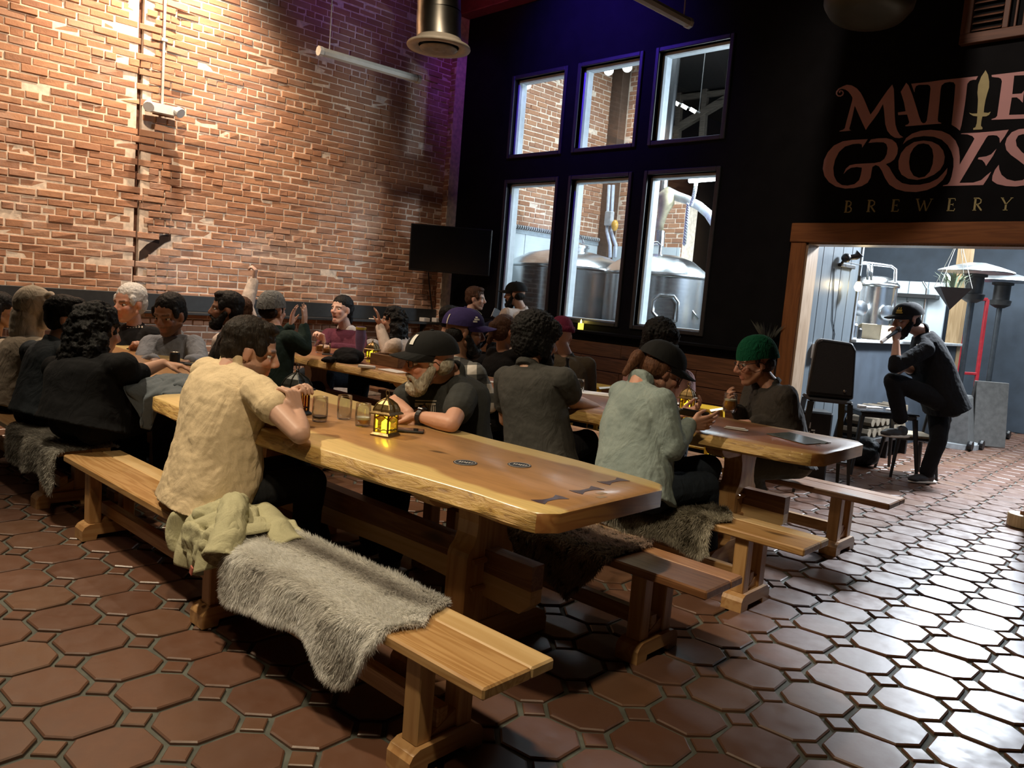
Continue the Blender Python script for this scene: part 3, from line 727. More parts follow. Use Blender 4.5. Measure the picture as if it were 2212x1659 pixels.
def paint(F, skin, stub=0, fem=0, stubc=(.08, .055, .045), browc=(.03, .02, .015), mouth=0):
    sk = np.array(SK[skin])
    def fin(ob, me):
        n = len(me.vertices); co = np.empty(n*3); me.vertices.foreach_get('co', co); co = co.reshape(-1, 3)+wloc(ob)
        q = F.loc(co); f, l, u = q.T; col = np.tile(sk, (n, 1))
        near = np.linalg.norm(q, axis=1) < .2
        def mixin(mask, c, k): col[mask] = col[mask]*(1-k)+np.array(c)*k
        mixin(near & (f > .05) & (np.abs(l) > .02) & (u < 0) & (u > -.06), sk*V3(1.12, .82, .78), .5)
        mixin(near & (f > .095) & (u < -.01) & (u > -.05), sk*V3(1.1, .8, .78), .5)
        mixin(near & (np.abs(l) > .07), sk*V3(1.05, .8, .75), .5)
        if stub: mixin(near & (u < -.045) & (f > -.02) & ~((np.abs(l) < .02) & (u > -.083) & (u < -.055)), stubc, stub)
        mixin(near & (f > .06) & (u > .012) & (u < .026) & (np.abs(l) > .012) & (np.abs(l) < .048), browc, .75*(1-.35*fem))
        mixin(near & (f > .074) & (u < -.054) & (u > -.083-.022*mouth) & (np.abs(l) < .024), (sk*V3(.95, .55, .55)), .6)
        if mouth: mixin(near & (f > .06) & (u < -.066) & (u > -.084) & (np.abs(l) < .017), (.07, .018, .014), .85)
        a = me.color_attributes.new('Col', 'FLOAT_COLOR', 'POINT'); a.data.foreach_set('color', np.c_[col, np.ones(n)].astype(np.float32).ravel())
    return fin
def eyes(F, root, look=0.):
    for q in (1, -1):
        mb = MB(); F.ell(mb, (.0665, q*.031, -.003), (.0125, .0135, .0105)); mb.cur = 1; F.ell(mb, (.0765, q*.031+look, -.003), (.0042, .0058, .0058))
        o = obj('eye', mb, [M_eyew, M_iris], root, smooth=True)
def hair_geo(F, style, mb):
    E = lambda *a: F.ell(mb, *a)
    if style in ('short', 'flat', 'curly', 'mop'):
        g = {'short': 1.0, 'flat': .97, 'curly': 1.12, 'mop': 1.16}[style]
        E((-.022, 0, .048), (.101*g, .082*g, .083*g)); E((-.048, 0, .0), (.068*g, .078*g, .080*g))
        E((-.015, 0, .03), (.075*g, .0835*g, .05)); 
        if style in ('short', 'curly'): E((.035, 0, .095), (.045*g, .055*g, .028*g))
        for q in (1, -1): E((.035, q*.069, .025), (.022, .014, .035))
        if style == 'mop':
            for q in (1, -1): E((.04, q*.062, .055), (.042, .036, .05)); E((.0, q*.080, -.02), (.04, .022, .055))
            E((.06, .02, .085), (.035, .05, .028))
    elif style in ('long', 'longcurly'):
        E((-.022, 0, .046), (.106, .088, .088)); E((-.05, 0, -.01), (.08, .088, .10))
        for q in (1, -1): F.cap(mb, (-.01, q*.078, .03), (-.03, q*.085, -.20), .026, .04); F.cap(mb, (-.07, q*.04, 0), (-.085, q*.05, -.26), .06, .045)
        F.cap(mb, (-.08, 0, .02), (-.10, 0, -.27), .065, .05)
        if style == 'longcurly':
            for q in (1, -1): F.cap(mb, (-.05, q*.09, -.06), (-.05, q*.10, -.25), .055, .06)
    elif style == 'tied':
        E((-.022, 0, .046), (.100, .082, .084)); E((-.05, 0, .0), (.068, .079, .085)); E((-.115, .0, .02), (.04, .045, .045)); F.cap(mb, (-.11, 0, .0), (-.12, .02, -.10), .035, .02)
    elif style == 'underhat':
        E((-.046, 0, -.012), (.060, .0765, .054))
        for q in (1, -1): E((.010, q*.0715, .008), (.016, .008, .030))
    elif style == 'pony':
        E((-.045, 0, -.004), (.066, .081, .066)); E((-.125, 0, .005), (.035, .03, .032)); F.cap(mb, (-.13, 0, .0), (-.145, .0, -.09), .032, .014)
        for q in (1, -1): E((-.02, q*.072, .005), (.03, .012, .04))
def beard_geo(F, kind, mb):
    if kind == 'full':
        F.ell(mb, (.058, 0, -.112), (.046, .047, .036)); F.ell(mb, (.066, 0, -.098), (.040, .040, .020))
        for q in (1, -1): F.cap(mb, (.006, q*.068, -.026), (.050, q*.043, -.098), .018, .030); F.cap(mb, (.096, 0, -.052), (.080, q*.030, -.066), .0085, .008); F.cap(mb, (.080, q*.032, -.066), (.066, q*.036, -.095), .010, .014)
    elif kind == 'long':
        F.ell(mb, (.064, 0, -.122), (.048, .050, .040)); F.ell(mb, (.070, 0, -.152), (.040, .038, .035))
        for q in (1, -1): F.cap(mb, (.004, q*.069, -.025), (.052, q*.042, -.105), .015, .028); F.cap(mb, (.098, 0, -.052), (.082, q*.032, -.068), .010, .009); F.cap(mb, (.080, q*.034, -.066), (.070, q*.036, -.105), .012, .018)
    elif kind == 'moustache':
        for q in (1, -1): F.cap(mb, (.097, 0, -.050), (.082, q*.032, -.060), .0085, .006)
def cap_parts(F, root, m, brimdir=0., logo=None, back=False, mb2=None):
    """baseball cap: crown, brim, button"""
    mb = MB(); n = 28; rings = []
    for j, t in enumerate(np.linspace(0, 1, 9)):
        z = .030+.098*math.sin(t*PI/2); k = math.cos(t*PI/2)**.8 if t < 1 else .02
        rings.append([F.p(-.016+(.113+.004*(1-t))*k*math.cos(a), .091*k*math.sin(a), z+(.010*(1-t)*(math.cos(a) > 0)*math.cos(a))) for a in np.linspace(0, 2*PI, n, endpoint=False)])
    vs = [q for r in rings for q in r]; fs = []
    for j in range(8):
        for i in range(n): fs.append((j*n+i, j*n+(i+1) % n, (j+1)*n+(i+1) % n, (j+1)*n+i))
    fs.append(tuple(range(8*n, 9*n))); mb.add(vs, fs)
    inner = [F.p(-.016+.107*math.cos(a), .086*math.sin(a), .034) for a in np.linspace(0, 2*PI, n, endpoint=False)]; k0 = len(mb.v)
    mb.add(inner, [tuple(range(n))[::-1]]); c = obj('cap', mb, m, root, smooth=True)
    mb = MB(); m_ = 12; top, bot = [], []
    for i in range(m_+1):
        a = (-.5+i/m_)*PI*.94
        for r_ in (0, .35, .7, 1.):
            x = -.016+.108*math.cos(a)*(1) + r_*.078*math.cos(a*.55)**.8*(1 if abs(a) < 1.45 else .3); y = .088*math.sin(a)*(1-.08*r_); z = .036+.008*math.cos(a)-.020*r_*(math.sin(a)**2)-.010*r_
            top.append(F.p(x, y, z+.002)); bot.append(F.p(x, y, z-.002))
    k = len(top); fs = []
    for i in range(m_):
        for j in range(3): a = i*4+j; fs += [(a, a+1, a+5, a+4), (k+a+4, k+a+5, k+a+1, k+a)]
    for i in range(m_): a = i*4+3; fs.append((a, k+a, k+a+4, a+4)); a = i*4; fs.append((a+4, k+a+4, k+a, a))
    for j in range(3): fs.append((j, k+j, k+j+1, j+1)); a = m_*4+j; fs.append((a+1, k+a+1, k+a, a))
    mb.add(top+bot, fs); obj('cap_brim', mb, m, c, smooth=False); mb = MB(); F.ell(mb, (-.016, 0, .129), (.009, .009, .005)); obj('cap_button', mb, m, c, smooth=True)
    return c
def beanie(F, root, m, cuff=True, slouch=0.):
    mb = MB(); n = 48; rings = []
    for t in np.linspace(0, 1, 12):
        z = .022+(.118+slouch*.3)*math.sin(t*PI/2); k = max(math.cos(t*PI/2)**.72, .03)
        rings.append([F.p(-.020-slouch*t+.110*k*math.cos(a)*(1+.012*math.cos(a*24)), .089*k*math.sin(a)*(1+.012*math.cos(a*24)), z-.012*math.cos(a+PI)*0-.018*(math.cos(a) < 0)*abs(math.cos(a))*(1-t)) for a in np.linspace(0, 2*PI, n, endpoint=False)])
    vs = [q for r in rings for q in r]; fs = [(j*n+i, j*n+(i+1) % n, (j+1)*n+(i+1) % n, (j+1)*n+i) for j in range(11) for i in range(n)]+[tuple(range(11*n, 12*n))]
    mb.add(vs, fs); c = obj('beanie', mb, m, root, smooth=True)
    if cuff:
        mb = MB(); pts = []
        mb2 = []
        for r_, z in ((1.0, .020), (1.06, .022), (1.075, .045), (1.06, .062), (1.0, .064)):
            mb2.append([F.p(-.020+.110*r_*math.cos(a)*(1+.014*math.cos(a*24)), .089*r_*math.sin(a)*(1+.014*math.cos(a*24)), z-.018*(math.cos(a) < 0)*abs(math.cos(a))) for a in np.linspace(0, 2*PI, n, endpoint=False)])
        vs = [q for r in mb2 for q in r]; fs = [(j*n+i, j*n+(i+1) % n, (j+1)*n+(i+1) % n, (j+1)*n+i) for j in range(4) for i in range(n)]
        mb.add(vs, fs); obj('beanie_cuff', mb, m, c, smooth=True)
    return c
def glasses(F, root, m=None, r=.021, h=.017, square=True, thick=.0022):
    mb = MB(); m = m or M_frame_g
    for q in (1, -1):
        pts = [F.p(.094-.010*abs(math.cos(a))*(1 if math.cos(a)*q > 0 else .2), q*.033+r*np.sign(math.cos(a))*abs(math.cos(a))**(.6 if square else 1), -.004+h*np.sign(math.sin(a))*abs(math.sin(a))**(.6 if square else 1)) for a in np.linspace(0, 2*PI, 20, endpoint=False)]
        mb.tube(pts, thick*F.s, 6, closed=True)
        mb.tube([F.p(.086, q*.056, .004), F.p(.05, q*.076, .006), F.p(-.005, q*.083, .004), F.p(-.02, q*.081, -.012)], thick*.9*F.s, 6)
    mb.tube([F.p(.093, -.012, -.002), F.p(.098, 0, .002), F.p(.093, .012, -.002)], thick*F.s, 6)
    g = obj('glasses', mb, m, root, smooth=True)
    for q in (1, -1):
        mb = MB(); pts = [F.p(.0925-.006*abs(math.cos(a)), q*.033+r*.95*np.sign(math.cos(a))*abs(math.cos(a))**.6, -.004+h*.95*np.sign(math.sin(a))*abs(math.sin(a))**.6) for a in np.linspace(0, 2*PI, 20, endpoint=False)]
        mb.add(pts, [tuple(range(20))]); obj('lens', mb, M_lens, g, fix=False)
    return g
def shoe(mb, mb2, a, d, s=1.):
    d = nrm((d[0], d[1], 0)); F = Frame((a[0], a[1], 0), d, (0, 0, 1), s)
    F.ell(mb, (.0, 0, .055), (.055, .042, .05)); F.ell(mb, (.09, 0, .042), (.095, .047, .036)); F.ell(mb, (.15, 0, .034), (.055, .045, .028))
    F.ell(mb2, (.06, 0, .013), (.155, .050, .016)); F.ell(mb2, (-.02, 0, .014), (.065, .043, .017))
M_sole = plain('pale_rubber_sole', (.55, .52, .46), .6, var=.1); M_shoe = plain('dark_shoe', (.018, .017, .017), .6)
def person(label, pel, neck, head, face, bd, up=(0, 0, 1), sR=None, sL=None, eR=None, eL=None, wR=None, wL=None, kR=None, kL=None, aR=None, aL=None,
           s=1., hs=1., vox=.008, skin='fair', hair=None, hairm=None, beard=None, beardm=None, top=None, sleeve='long', bottom=None, shoes=True, hat=None, hatm=None,
           gl=None, hR=None, hL=None, belly=0., stub=0, stubc=(.08, .055, .045), fem=0, hood=None, mouth=0, wrinkle=.010, legs=True, jaw=1., collar=None, tw=1., clothsm=3, group=None, toplabel=None, sitz=None, hem=-.10, slf=.58):
    bd = nrm((bd[0], bd[1], 0)); rt = np.cross(bd, (0, 0, 1.))      # rt: the person's right
    pel, neck, head = map(np.array, (pel, neck, head))
    root = thing('person', label, 'person', (round(float(pel[0]), 3), round(float(pel[1]), 3), 0.), group)
    spine = nrm(neck-pel); shw = .178*s
    sR = np.array(sR) if sR is not None else neck+rt*shw-spine*.065*s
    sL = np.array(sL) if sL is not None else neck-rt*shw-spine*.065*s
    ax = nrm(sR-sL)
    eR = np.array(eR) if eR is not None else sR+V3(*bd)*.10*s+V3(0, 0, -.25*s)+rt*.04
    eL = np.array(eL) if eL is not None else sL+V3(*bd)*.10*s+V3(0, 0, -.25*s)-rt*.04
    wR = np.array(wR) if wR is not None else eR+nrm(bd+V3(0, 0, .10)-rt*.35)*.24*s
    wL = np.array(wL) if wL is not None else eL+nrm(bd+V3(0, 0, .10)+rt*.35)*.24*s
    hipR, hipL = pel+rt*.09*s-V3(0, 0, .02*s), pel-rt*.09*s-V3(0, 0, .02*s)
    kR = np.array(kR) if kR is not None else hipR+bd*.40*s+rt*.03+V3(0, 0, .02)
    kL = np.array(kL) if kL is not None else hipL+bd*.40*s-rt*.03+V3(0, 0, .02)
    aR = np.array(aR) if aR is not None else V3(kR[0], kR[1], .09)+bd*.02
    aL = np.array(aL) if aL is not None else V3(kL[0], kL[1], .09)+bd*.02
    F = Frame(head, face, up, hs*s)
    # ---- body
    mb = MB(); head_geo(mb, F, fem, jaw, mouth)
    nb = neck+V3(*bd)*.012*s
    cap(mb, F.p(-.022, 0, -.055), nb, .050*s, .056*s); cap(mb, nb, neck-spine*.10*s, .058*s, .08*s)
    cap(mb, neck-spine*.05*s, sR, .05*s, .05*s); cap(mb, neck-spine*.05*s, sL, .05*s, .05*s)
    for t in np.linspace(0, 1, 6): c = pel*(1-t)+(neck-spine*.12*s)*t; mb.ell(c, (.125*s, .085*s, .08*s), np.array([ax, np.cross(spine, ax), spine]).T, 14, 8)
    for sh, el, wr, h, side in ((sR, eR, wR, hR, 1), (sL, eL, wL, hL, -1)):
        mid = sh*.5+el*.5; chain(mb, [sh, mid, el], [.050*s, .047*s, .039*s]); fm = el*.68+wr*.32; chain(mb, [el, fm, wr], [.039*s, .041*s, .0265*s])
        h = h or {}
        fd = nrm(wr-el); hd = h.get('d', fd); pn = h.get('pn', V3(0, 0, -1) if abs(fd[2]) < .8 else bd)
        if not h.get('none'): hand_geo(mb, wr+nrm(hd)*.005, hd, pn, h.get('side', side*-1), s*h.get('sc', 1.), h.get('curl', .45), h.get('spread', .10), h.get('thumb', .6), h.get('tcurl', .35))
    if legs:
        for hp, k, a in ((hipR, kR, aR), (hipL, kL, aL)): chain(mb, [hp, k, a], [.062*s, .045*s, .034*s])
    body = obj('body', mb, M_skin, root); later(body, vox, 3, .5, fin=paint(F, skin, stub, fem, stubc, mouth=mouth))
    eyes(F, root)
    # ---- top garment
    if top:
        mb = MB(); a3 = nrm(np.cross(spine, ax))
        prof = [(.0, .182, .138), (.12, .180, .136), (.3, .172, .130), (.5, .176, .130), (.68, .182, .130), (.82, .172, .115), (.90, .140, .092), (.96, .09, .07)]
        L = np.linalg.norm(neck-pel)
        K = 18; rings = []; nr = 26; hem0 = hem
        for t in np.linspace(hem0, .95, K):
            tt = max(t, 0); w = np.interp(tt, [p[0] for p in prof], [p[1] for p in prof])*s*tw*(1+.10*max(0, -t/.12)); d = np.interp(tt, [p[0] for p in prof], [p[2] for p in prof])*s*(1+.6*(tw-1))*(1+.06*max(0, -t/.12))
            bl = belly*math.exp(-((t-.22)/.24)**2); c = pel+(neck-pel)*t+V3(*bd)*bl*.5
            w2 = math.exp(-((t-.80)/.25)**2); axx = nrm(ax*w2+(-rt if np.dot(ax, rt) < 0 else rt)*(1-w2)); fw = nrm(np.cross(spine, axx)); fw = fw if np.dot(fw, bd) > 0 else -fw
            rings.append([c+axx*w*np.sign(math.cos(a))*abs(math.cos(a))**.86+fw*(d+bl*.5)*np.sign(math.sin(a))*abs(math.sin(a))**.86 for a in np.linspace(0, 2*PI, nr, endpoint=False)])
        vs = [q for r in rings for q in r]; mb.add(vs, [(k*nr+i, k*nr+(i+1) % nr, (k+1)*nr+(i+1) % nr, (k+1)*nr+i) for k in range(K-1) for i in range(nr)]+[tuple(range(nr))[::-1], tuple(range((K-1)*nr, K*nr))])
        for sh in (sR, sL): cap(mb, neck-spine*.055*s, sh, .062*s, .066*s)
        for sh, el, wr in ((sR, eR, wR), (sL, eL, wL)):
            if sleeve == 'short': e = sh*(1-slf)+el*slf; chain(mb, [sh, sh*.5+e*.5, e], [.074*s, .074*s, .070*s])
            elif sleeve == 'long': fm = el*.5+wr*.5; chain(mb, [sh, sh*.5+el*.5, el, fm, wr-(wr-el)*.06], [.074*s, .070*s, .061*s, .056*s, .044*s])
            elif sleeve == 'rolled': fm = el*.75+wr*.25; chain(mb, [sh, sh*.5+el*.5, el, fm], [.068*s, .064*s, .057*s, .054*s])
        ch = .034*s if collar else .006*s
        mb.lathe([(.050*s, -.035), (.066*s, -.03), (.068*s, -.008), (.063*s, ch), (.055*s, ch)], neck+V3(*bd)*.004, 20, np.array(frame(nrm(F.p(-.02, 0, -.06)-neck))).T[:, [1, 2, 0]])
        t_ = obj('shirt' if not hood else 'hooded_top', mb, top, root); later(t_, max(vox, .006), clothsm, .5, wrinkle, .07)
        if toplabel: t_['label'] = toplabel
        if hood == 'down':
            mb = MB(); c = neck-V3(*bd)*.055*s+V3(0, 0, .0)
            for q in (1, -1): cap(mb, c-V3(0, 0, .04)*s, neck+rt*q*.085*s+V3(*bd)*.02*s-V3(0, 0, .02), .05*s, .028*s); cap(mb, neck+rt*q*.085*s+V3(*bd)*.02*s-V3(0, 0, .02), neck+rt*q*.035*s+V3(*bd)*.085*s-V3(0, 0, .07), .028*s, .018*s)
            mb.ell(c-V3(0, 0, .07), (.08*s, .05*s, .07*s), np.array([rt, bd, (0, 0, 1.)]).T); h_ = obj('hood', mb, top, t_); later(h_, .007, 3, .5, .008, .05)
        if hood == 'up':
            mb = MB(); G = Frame(head, face, up, hs*s*1.0)
            G.ell(mb, (-.030, 0, .030), (.115, .105, .118)); G.ell(mb, (-.055, 0, -.06), (.09, .10, .11)); cap(mb, G.p(-.05, 0, -.08), neck, .10*s, .10*s)
            for q in (1, -1): G.cap(mb, (.055, q*.075, .05), (.05, q*.072, -.09), .025, .03)
            G.cap(mb, (.055, .06, .10), (.055, -.06, .10), .025, .025); h_ = obj('hood', mb, top, t_); later(h_, .007, 3, .5, .008, .05)
    if bottom is not None and legs:
        mb = MB(); mb.ell(pel-V3(0, 0, .005), (.145*s, .112*s, .085*s), np.array([rt, bd, (0, 0, 1.)]).T)
        for hp, k, a in ((hipR, kR, aR), (hipL, kL, aL)): chain(mb, [hp, hp*.4+k*.6, k, k*.5+a*.5, a+(k-a)*.04], [.098*s, .082*s, .070*s, .064*s, .060*s])
        o = obj('trousers', mb, bottom, root); later(o, max(vox, .007), 3, .5, .010, .08)
        if shoes:
            for a, k in ((aR, kR), (aL, kL)):
                m1, m2 = MB(), MB(); shoe(m1, m2, a, (shoes if hasattr(shoes, '__len__') else bd), s)
                so = obj('shoe', m1, M_shoe, root); later(so, .007, 3)
                o = obj('sole', m2, M_sole, so); later(o, .007, 1)
    hm = hairm or H_dark
    if hair:
        mb = MB(); hair_geo(F, hair, mb); o = obj('hair', mb, hm, root)
        later(o, max(.005, vox*.7), 2, .5, {'curly': .045, 'longcurly': .05, 'mop': .024}.get(hair, .009), {'curly': .035, 'longcurly': .04, 'mop': .018}.get(hair, .022))
    if beard:
        mb = MB(); beard_geo(F, beard, mb); o = obj('beard' if beard != 'moustache' else 'moustache', mb, beardm or hm, root); later(o, .0045, 2, .5, .010, .02)
    hat_o = None
    if hat == 'cap': hat_o = cap_parts(F, root, hatm)
    elif hat == 'beanie': hat_o = beanie(F, root, hatm)
    elif hat == 'beanie_plain': hat_o = beanie(F, root, hatm, False)
    if gl: glasses(F, root, square=(gl != 'round'), thick=.0030 if gl == 'thick' else .0022, r=.024 if gl == 'thick' else .021, h=.020 if gl == 'thick' else .016)
    return root, F, dict(aR=aR, aL=aL, sR=sR, sL=sL, eR=eR, eL=eL, wR=wR, wL=wL, neck=neck, pel=pel, spine=spine, ax=ax, bd=bd, rt=rt, hat=hat_o)
# ================================================================== THE PEOPLE, each at the place surveyed from the photo
RT = V3(.698, .716, 0); AW = V3(-.71, .705, 0)
def dv(r, a, z=0): return RT*r+AW*a+V3(0, 0, z)
JZ_ = 0; JZ = lambda x, y, h: atZ(x, y, h)
C_cream = cloth('cream_tee', (.66, .52, .33), .9, .55, 7, c2=(.58, .45, .28)); C_char = cloth('charcoal_tee', (.035, .036, .034), .9, .4); C_grey = cloth('grey_tee', (.052, .050, .045), .9, .4)
C_black = cloth('black_cloth', (.006, .006, .007), .92, .4); C_slate = cloth('slate_shirt', (.045, .055, .065)); C_hood = cloth('oat_fleece', (.52, .44, .34), .95, .5, 12, sheen=.2)
C_blue = cloth('blue_grey_shirt', (.24, .26, .30), .9, .6); C_dark = cloth('dark_shirt', (.02, .018, .017)); C_white = cloth('white_tee', (.55, .47, .42)); C_green = cloth('dark_green_knit', (.012, .026, .022))
C_maroon = cloth('maroon_jacket', (.105, .026, .045)); C_navy = cloth('navy_hoodie', (.012, .014, .035)); C_pink = cloth('dusty_pink_shirt', (.24, .125, .115)); C_denim = cloth('washed_denim', (.27, .32, .30), .9, .6, 8, c2=(.19, .24, .235))
C_hoodie = cloth('charcoal_hoodie', (.050, .043, .038)); C_olive = cloth('olive_jacket', (.085, .068, .045)); C_jeans = cloth('dark_jeans', (.022, .030, .042)); C_trous = cloth('black_trousers', (.016, .017, .019)); C_grt = cloth('olive_grey_trousers', (.085, .080, .055)); C_shade = cloth('dark_trousers', (.010, .010, .012))
K_black = cloth('black_cap_cloth', (.009, .009, .009), .85, .2); K_purple = cloth('purple_cap_cloth', (.028, .018, .085), .85, .2); K_green = cloth('green_knit', (.004, .085, .040), .95, .6, 30); K_grey = cloth('grey_knit', (.15, .155, .155), .95, .8, 30); K_mar = cloth('maroon_knit', (.16, .022, .055), .95, .6, 30)
def plaid_mat():
    m, nt, b = _nt('black_white_plaid'); tc = nt.nodes.new('ShaderNodeTexCoord'); sp = nt.nodes.new('ShaderNodeSeparateXYZ'); 
    mp = nt.nodes.new('ShaderNodeMapping'); mp.inputs['Rotation'].default_value = (.0, .15, -.75); nt.links.new(tc.outputs['Object'], mp.inputs[0]); nt.links.new(mp.outputs[0], sp.inputs[0])
    st = lambda s, k: mth(nt, 'GREATER_THAN', mth(nt, 'SINE', mth(nt, 'MULTIPLY', s, k)), 0.)
    a = st(sp.outputs[0], 52.); c = st(sp.outputs[2], 52.); f = mth(nt, 'MULTIPLY', mth(nt, 'ADD', a, c), .5)
    nt.links.new(ramp(nt, f, [(0, (.012, .012, .012)), (.5, (.085, .085, .080)), (1, (.50, .46, .42))]), b.inputs['Base Color']); b.inputs['Roughness'].default_value = .9
    g = nz(nt, coords(nt), 9); bump(nt, b, g, .5, .02); return m
C_plaid = plaid_mat()
# --- man in the cream tee, elbows on the near table
hl = dict(d=dv(.25, .5, .9), pn=dv(.1, 1, 0), curl=(.75, .8, .85, .9), thumb=.3, tcurl=.8)
pz = JZ(648, 938, .792)
R1, F1, A1 = person('man in cream tee and black trousers with hands clasped, elbows on the front table', J(442, 1062, 3.40), J(503, 782, 3.50), J(543, 757, 3.54), dv(1, .26, -.24), dv(.78, .62),
    sR=J(558, 846, 3.32), sL=J(446, 806, 3.68), eR=pz, wR=J(644, 893, 3.22), eL=J(585, 912, 3.45), wL=J(628, 886, 3.33), kR=J(672, 1040, 3.62), kL=J(640, 1010, 3.9), aR=JZ(650, 1215, .09), aL=JZ(690, 1170, .09),
    s=1.03, hs=1.14, vox=.0052, skin='fair', hair='short', hairm=hair_mat('brown_black_hair', (.010, .007, .005), (.028, .019, .013)), top=C_cream, sleeve='short', bottom=C_trous, stub=.6, stubc=(.13, .085, .06), belly=.05, tw=1.30, wrinkle=.016, hem=-.12, slf=.40,
    hR=dict(d=dv(-.35, .25, .85), pn=dv(-.9, .4, -.2), curl=(1.0, 1.05, 1.1, 1.1), thumb=.5, tcurl=.6, side=1), hL=dict(d=dv(.20, .1, .9), pn=dv(.9, -.3, 0), curl=(1.1, 1.1, 1.0, 1.0), side=-1, thumb=.4, tcurl=.6))
# --- bearded man in charcoal tee and black cap
R2, F2, A2 = person('grey bearded man in black cap, glasses and charcoal tee leaning on the front table', J(1000, 970, 4.12), J(980, 806, 4.10), J(927, 780, 3.98), dv(-1, -.42, -.10), dv(-.85, -.55),
    sR=J(905, 846, 4.10), sL=J(1000, 858, 3.90), eR=JZ(850, 872, .80), wR=JZ(884, 892, .785), eL=JZ(975, 916, .785), wL=JZ(905, 899, .785), s=1.03, hs=1.17, vox=.0055, skin='ruddy', hair='underhat', hairm=H_beard, beard='full', beardm=H_beard,
    top=C_char, sleeve='short', bottom=C_shade, hat='cap', hatm=K_black, gl='square', belly=.05, tw=1.06, slf=.5, hR=dict(d=dv(.0, -.9, -.35), pn=V3(0, 0, -1), curl=(.5, .55, .6, .6), side=-1), hL=dict(d=dv(-1, .15, .0), pn=V3(0, 0, -1), curl=.5, side=1))
def patch(pts, name, m, root, off=.004, label=None):
    mb = MB(); mb.add(pts, [tuple(range(len(pts)))]); return obj(name, mb, m, root, fix=False, label=label)
# --- woman in black, long hair, back to us
R3, F3, A3 = person('woman in black with long black hair sitting on the far left bench, back turned', J(178, 905, 4.3), J(190, 768, 4.38), J(212, 715, 4.42), dv(.55, .85, -.15), dv(.4, .9), sR=J(268, 790, 4.22), sL=J(120, 795, 4.55), eR=J(283, 812, 4.33), wR=J(352, 785, 4.5),
    eL=J(150, 850, 4.8), s=1.1, hs=1.1, vox=.008, skin='tan', hair='longcurly', hairm=H_black, top=C_black, sleeve='rolled', bottom=C_black, tw=1.28, belly=.05, hR=dict(d=dv(1, .4, -.1), pn=V3(0, 0, -1), curl=.4))
R4, F4, A4 = person('dark haired man in slate shirt beside the cream hoodie at far left', J(88, 885, 4.8), J(120, 735, 4.92), J(146, 688, 4.95), dv(1, .35, -.08), dv(.5, .9), sR=J(155, 765, 4.75), sL=J(70, 760, 5.1), eR=J(165, 830, 4.9), s=1.04, hs=1.1, skin='fair', hair='short', hairm=H_black, top=C_slate, sleeve='long', bottom=C_shade)
R5, F5, A5 = person('person in cream hoodie with the hood up at the far left table', J(25, 865, 5.2), J(58, 722, 5.3), J(82, 668, 5.32), dv(1, .5, -.12), dv(.5, .9), sR=J(95, 755, 5.15), sL=J(8, 755, 5.5), s=1.04, hs=1.02, skin='olive', hair='short', hairm=H_black, top=C_hood, sleeve='long', bottom=C_shade, hood='up')
R6, F6, A6 = person('person in black cut off by the left edge of the picture', J(-35, 850, 5.7), J(-20, 725, 5.75), J(2, 670, 5.75), dv(1, .5, -.1), dv(.5, .9), s=1.04, skin='olive', hair='long', hairm=H_black, top=C_black, bottom=C_shade)
R7, F7, A7 = person('white haired man in black hoodie facing us beside the brick pier', J(288, 815, 6.45), J(293, 702, 6.53), J(280, 655, 6.45), dv(-.42, -1, -.10), dv(-.4, -.9), s=1.05, hs=1.26, skin='ruddy', hair='flat', hairm=H_white, top=C_black, bottom=C_shade, hood='down',
    eR=J(262, 778, 6.25), wR=J(290, 760, 6.05), hR=dict(d=dv(.3, -.3, .6), curl=.9))
R8, F8, A8 = person('man in blue grey shirt looking down, arms on the far left table', J(378, 840, 5.97), J(376, 722, 6.00), J(366, 680, 5.87), dv(-.18, -1, -.28), dv(-.2, -1), s=1.06, hs=1.22, skin='brown', hair='flat', hairm=H_black, stub=.55, stubc=(.035, .02, .014), top=C_blue, bottom=C_shade, tw=1.12, belly=.04, jaw=1.12,
    sR=J(325, 745, 5.92), sL=J(420, 745, 5.94), eR=J(306, 792, 5.72), wR=J(333, 776, 5.52), eL=J(432, 785, 5.77), wL=J(410, 780, 5.57), hR=dict(d=dv(.5, -.6, -.2), curl=.6), hL=dict(d=dv(-.4, -.6, -.1), curl=.5))
R9, F9, A9 = person('laughing dark bearded man in a dark shirt facing left', J(505, 850, 6.35), J(505, 718, 6.4), J(488, 668, 6.3), dv(-1, -.45, .02), dv(-.8, -.6), s=1.05, hs=1.12, skin='brown', hair='short', hairm=H_black, beard='full', top=C_dark, bottom=C_shade, mouth=.6)
R10, F10, A10 = person('brown haired person in pale sleeves raising one arm against the brick wall', J(522, 850, 6.6), J(528, 724, 6.6), J(522, 676, 6.55), dv(-.3, .9, -.1), dv(-.2, .9), s=1.02, hs=1.05, skin='pale', hair='short', hairm=H_brown, top=C_white, bottom=C_shade,
    sR=J(548, 725, 6.55), eR=J(531, 664, 6.65), wR=J(548, 606, 6.75), hR=dict(d=dv(.15, 0, 1), pn=dv(-1, 0, 0), curl=1.2))
R11, F11, A11 = person('person in grey beanie and dark green top clapping, seen from behind', J(585, 845, 6.45), J(592, 712, 6.5), J(590, 670, 6.55), dv(.45, .88, -.02), dv(.45, .9), s=1.05, hs=1.12, skin='fair', hair='underhat', hairm=H_dark, top=C_green, bottom=C_shade, hat='beanie_plain', hatm=K_grey,
    sR=J(628, 733, 6.4), sL=J(556, 733, 6.55), eR=J(657, 752, 6.45), wR=J(657, 706, 6.5), eL=J(600, 750, 6.9), wL=J(628, 704, 6.8), hR=dict(d=dv(0, 0, 1), pn=dv(-1, .2, 0), curl=.15), hL=dict(d=dv(.1, 0, 1), pn=dv(1, 0, 0), curl=.2))
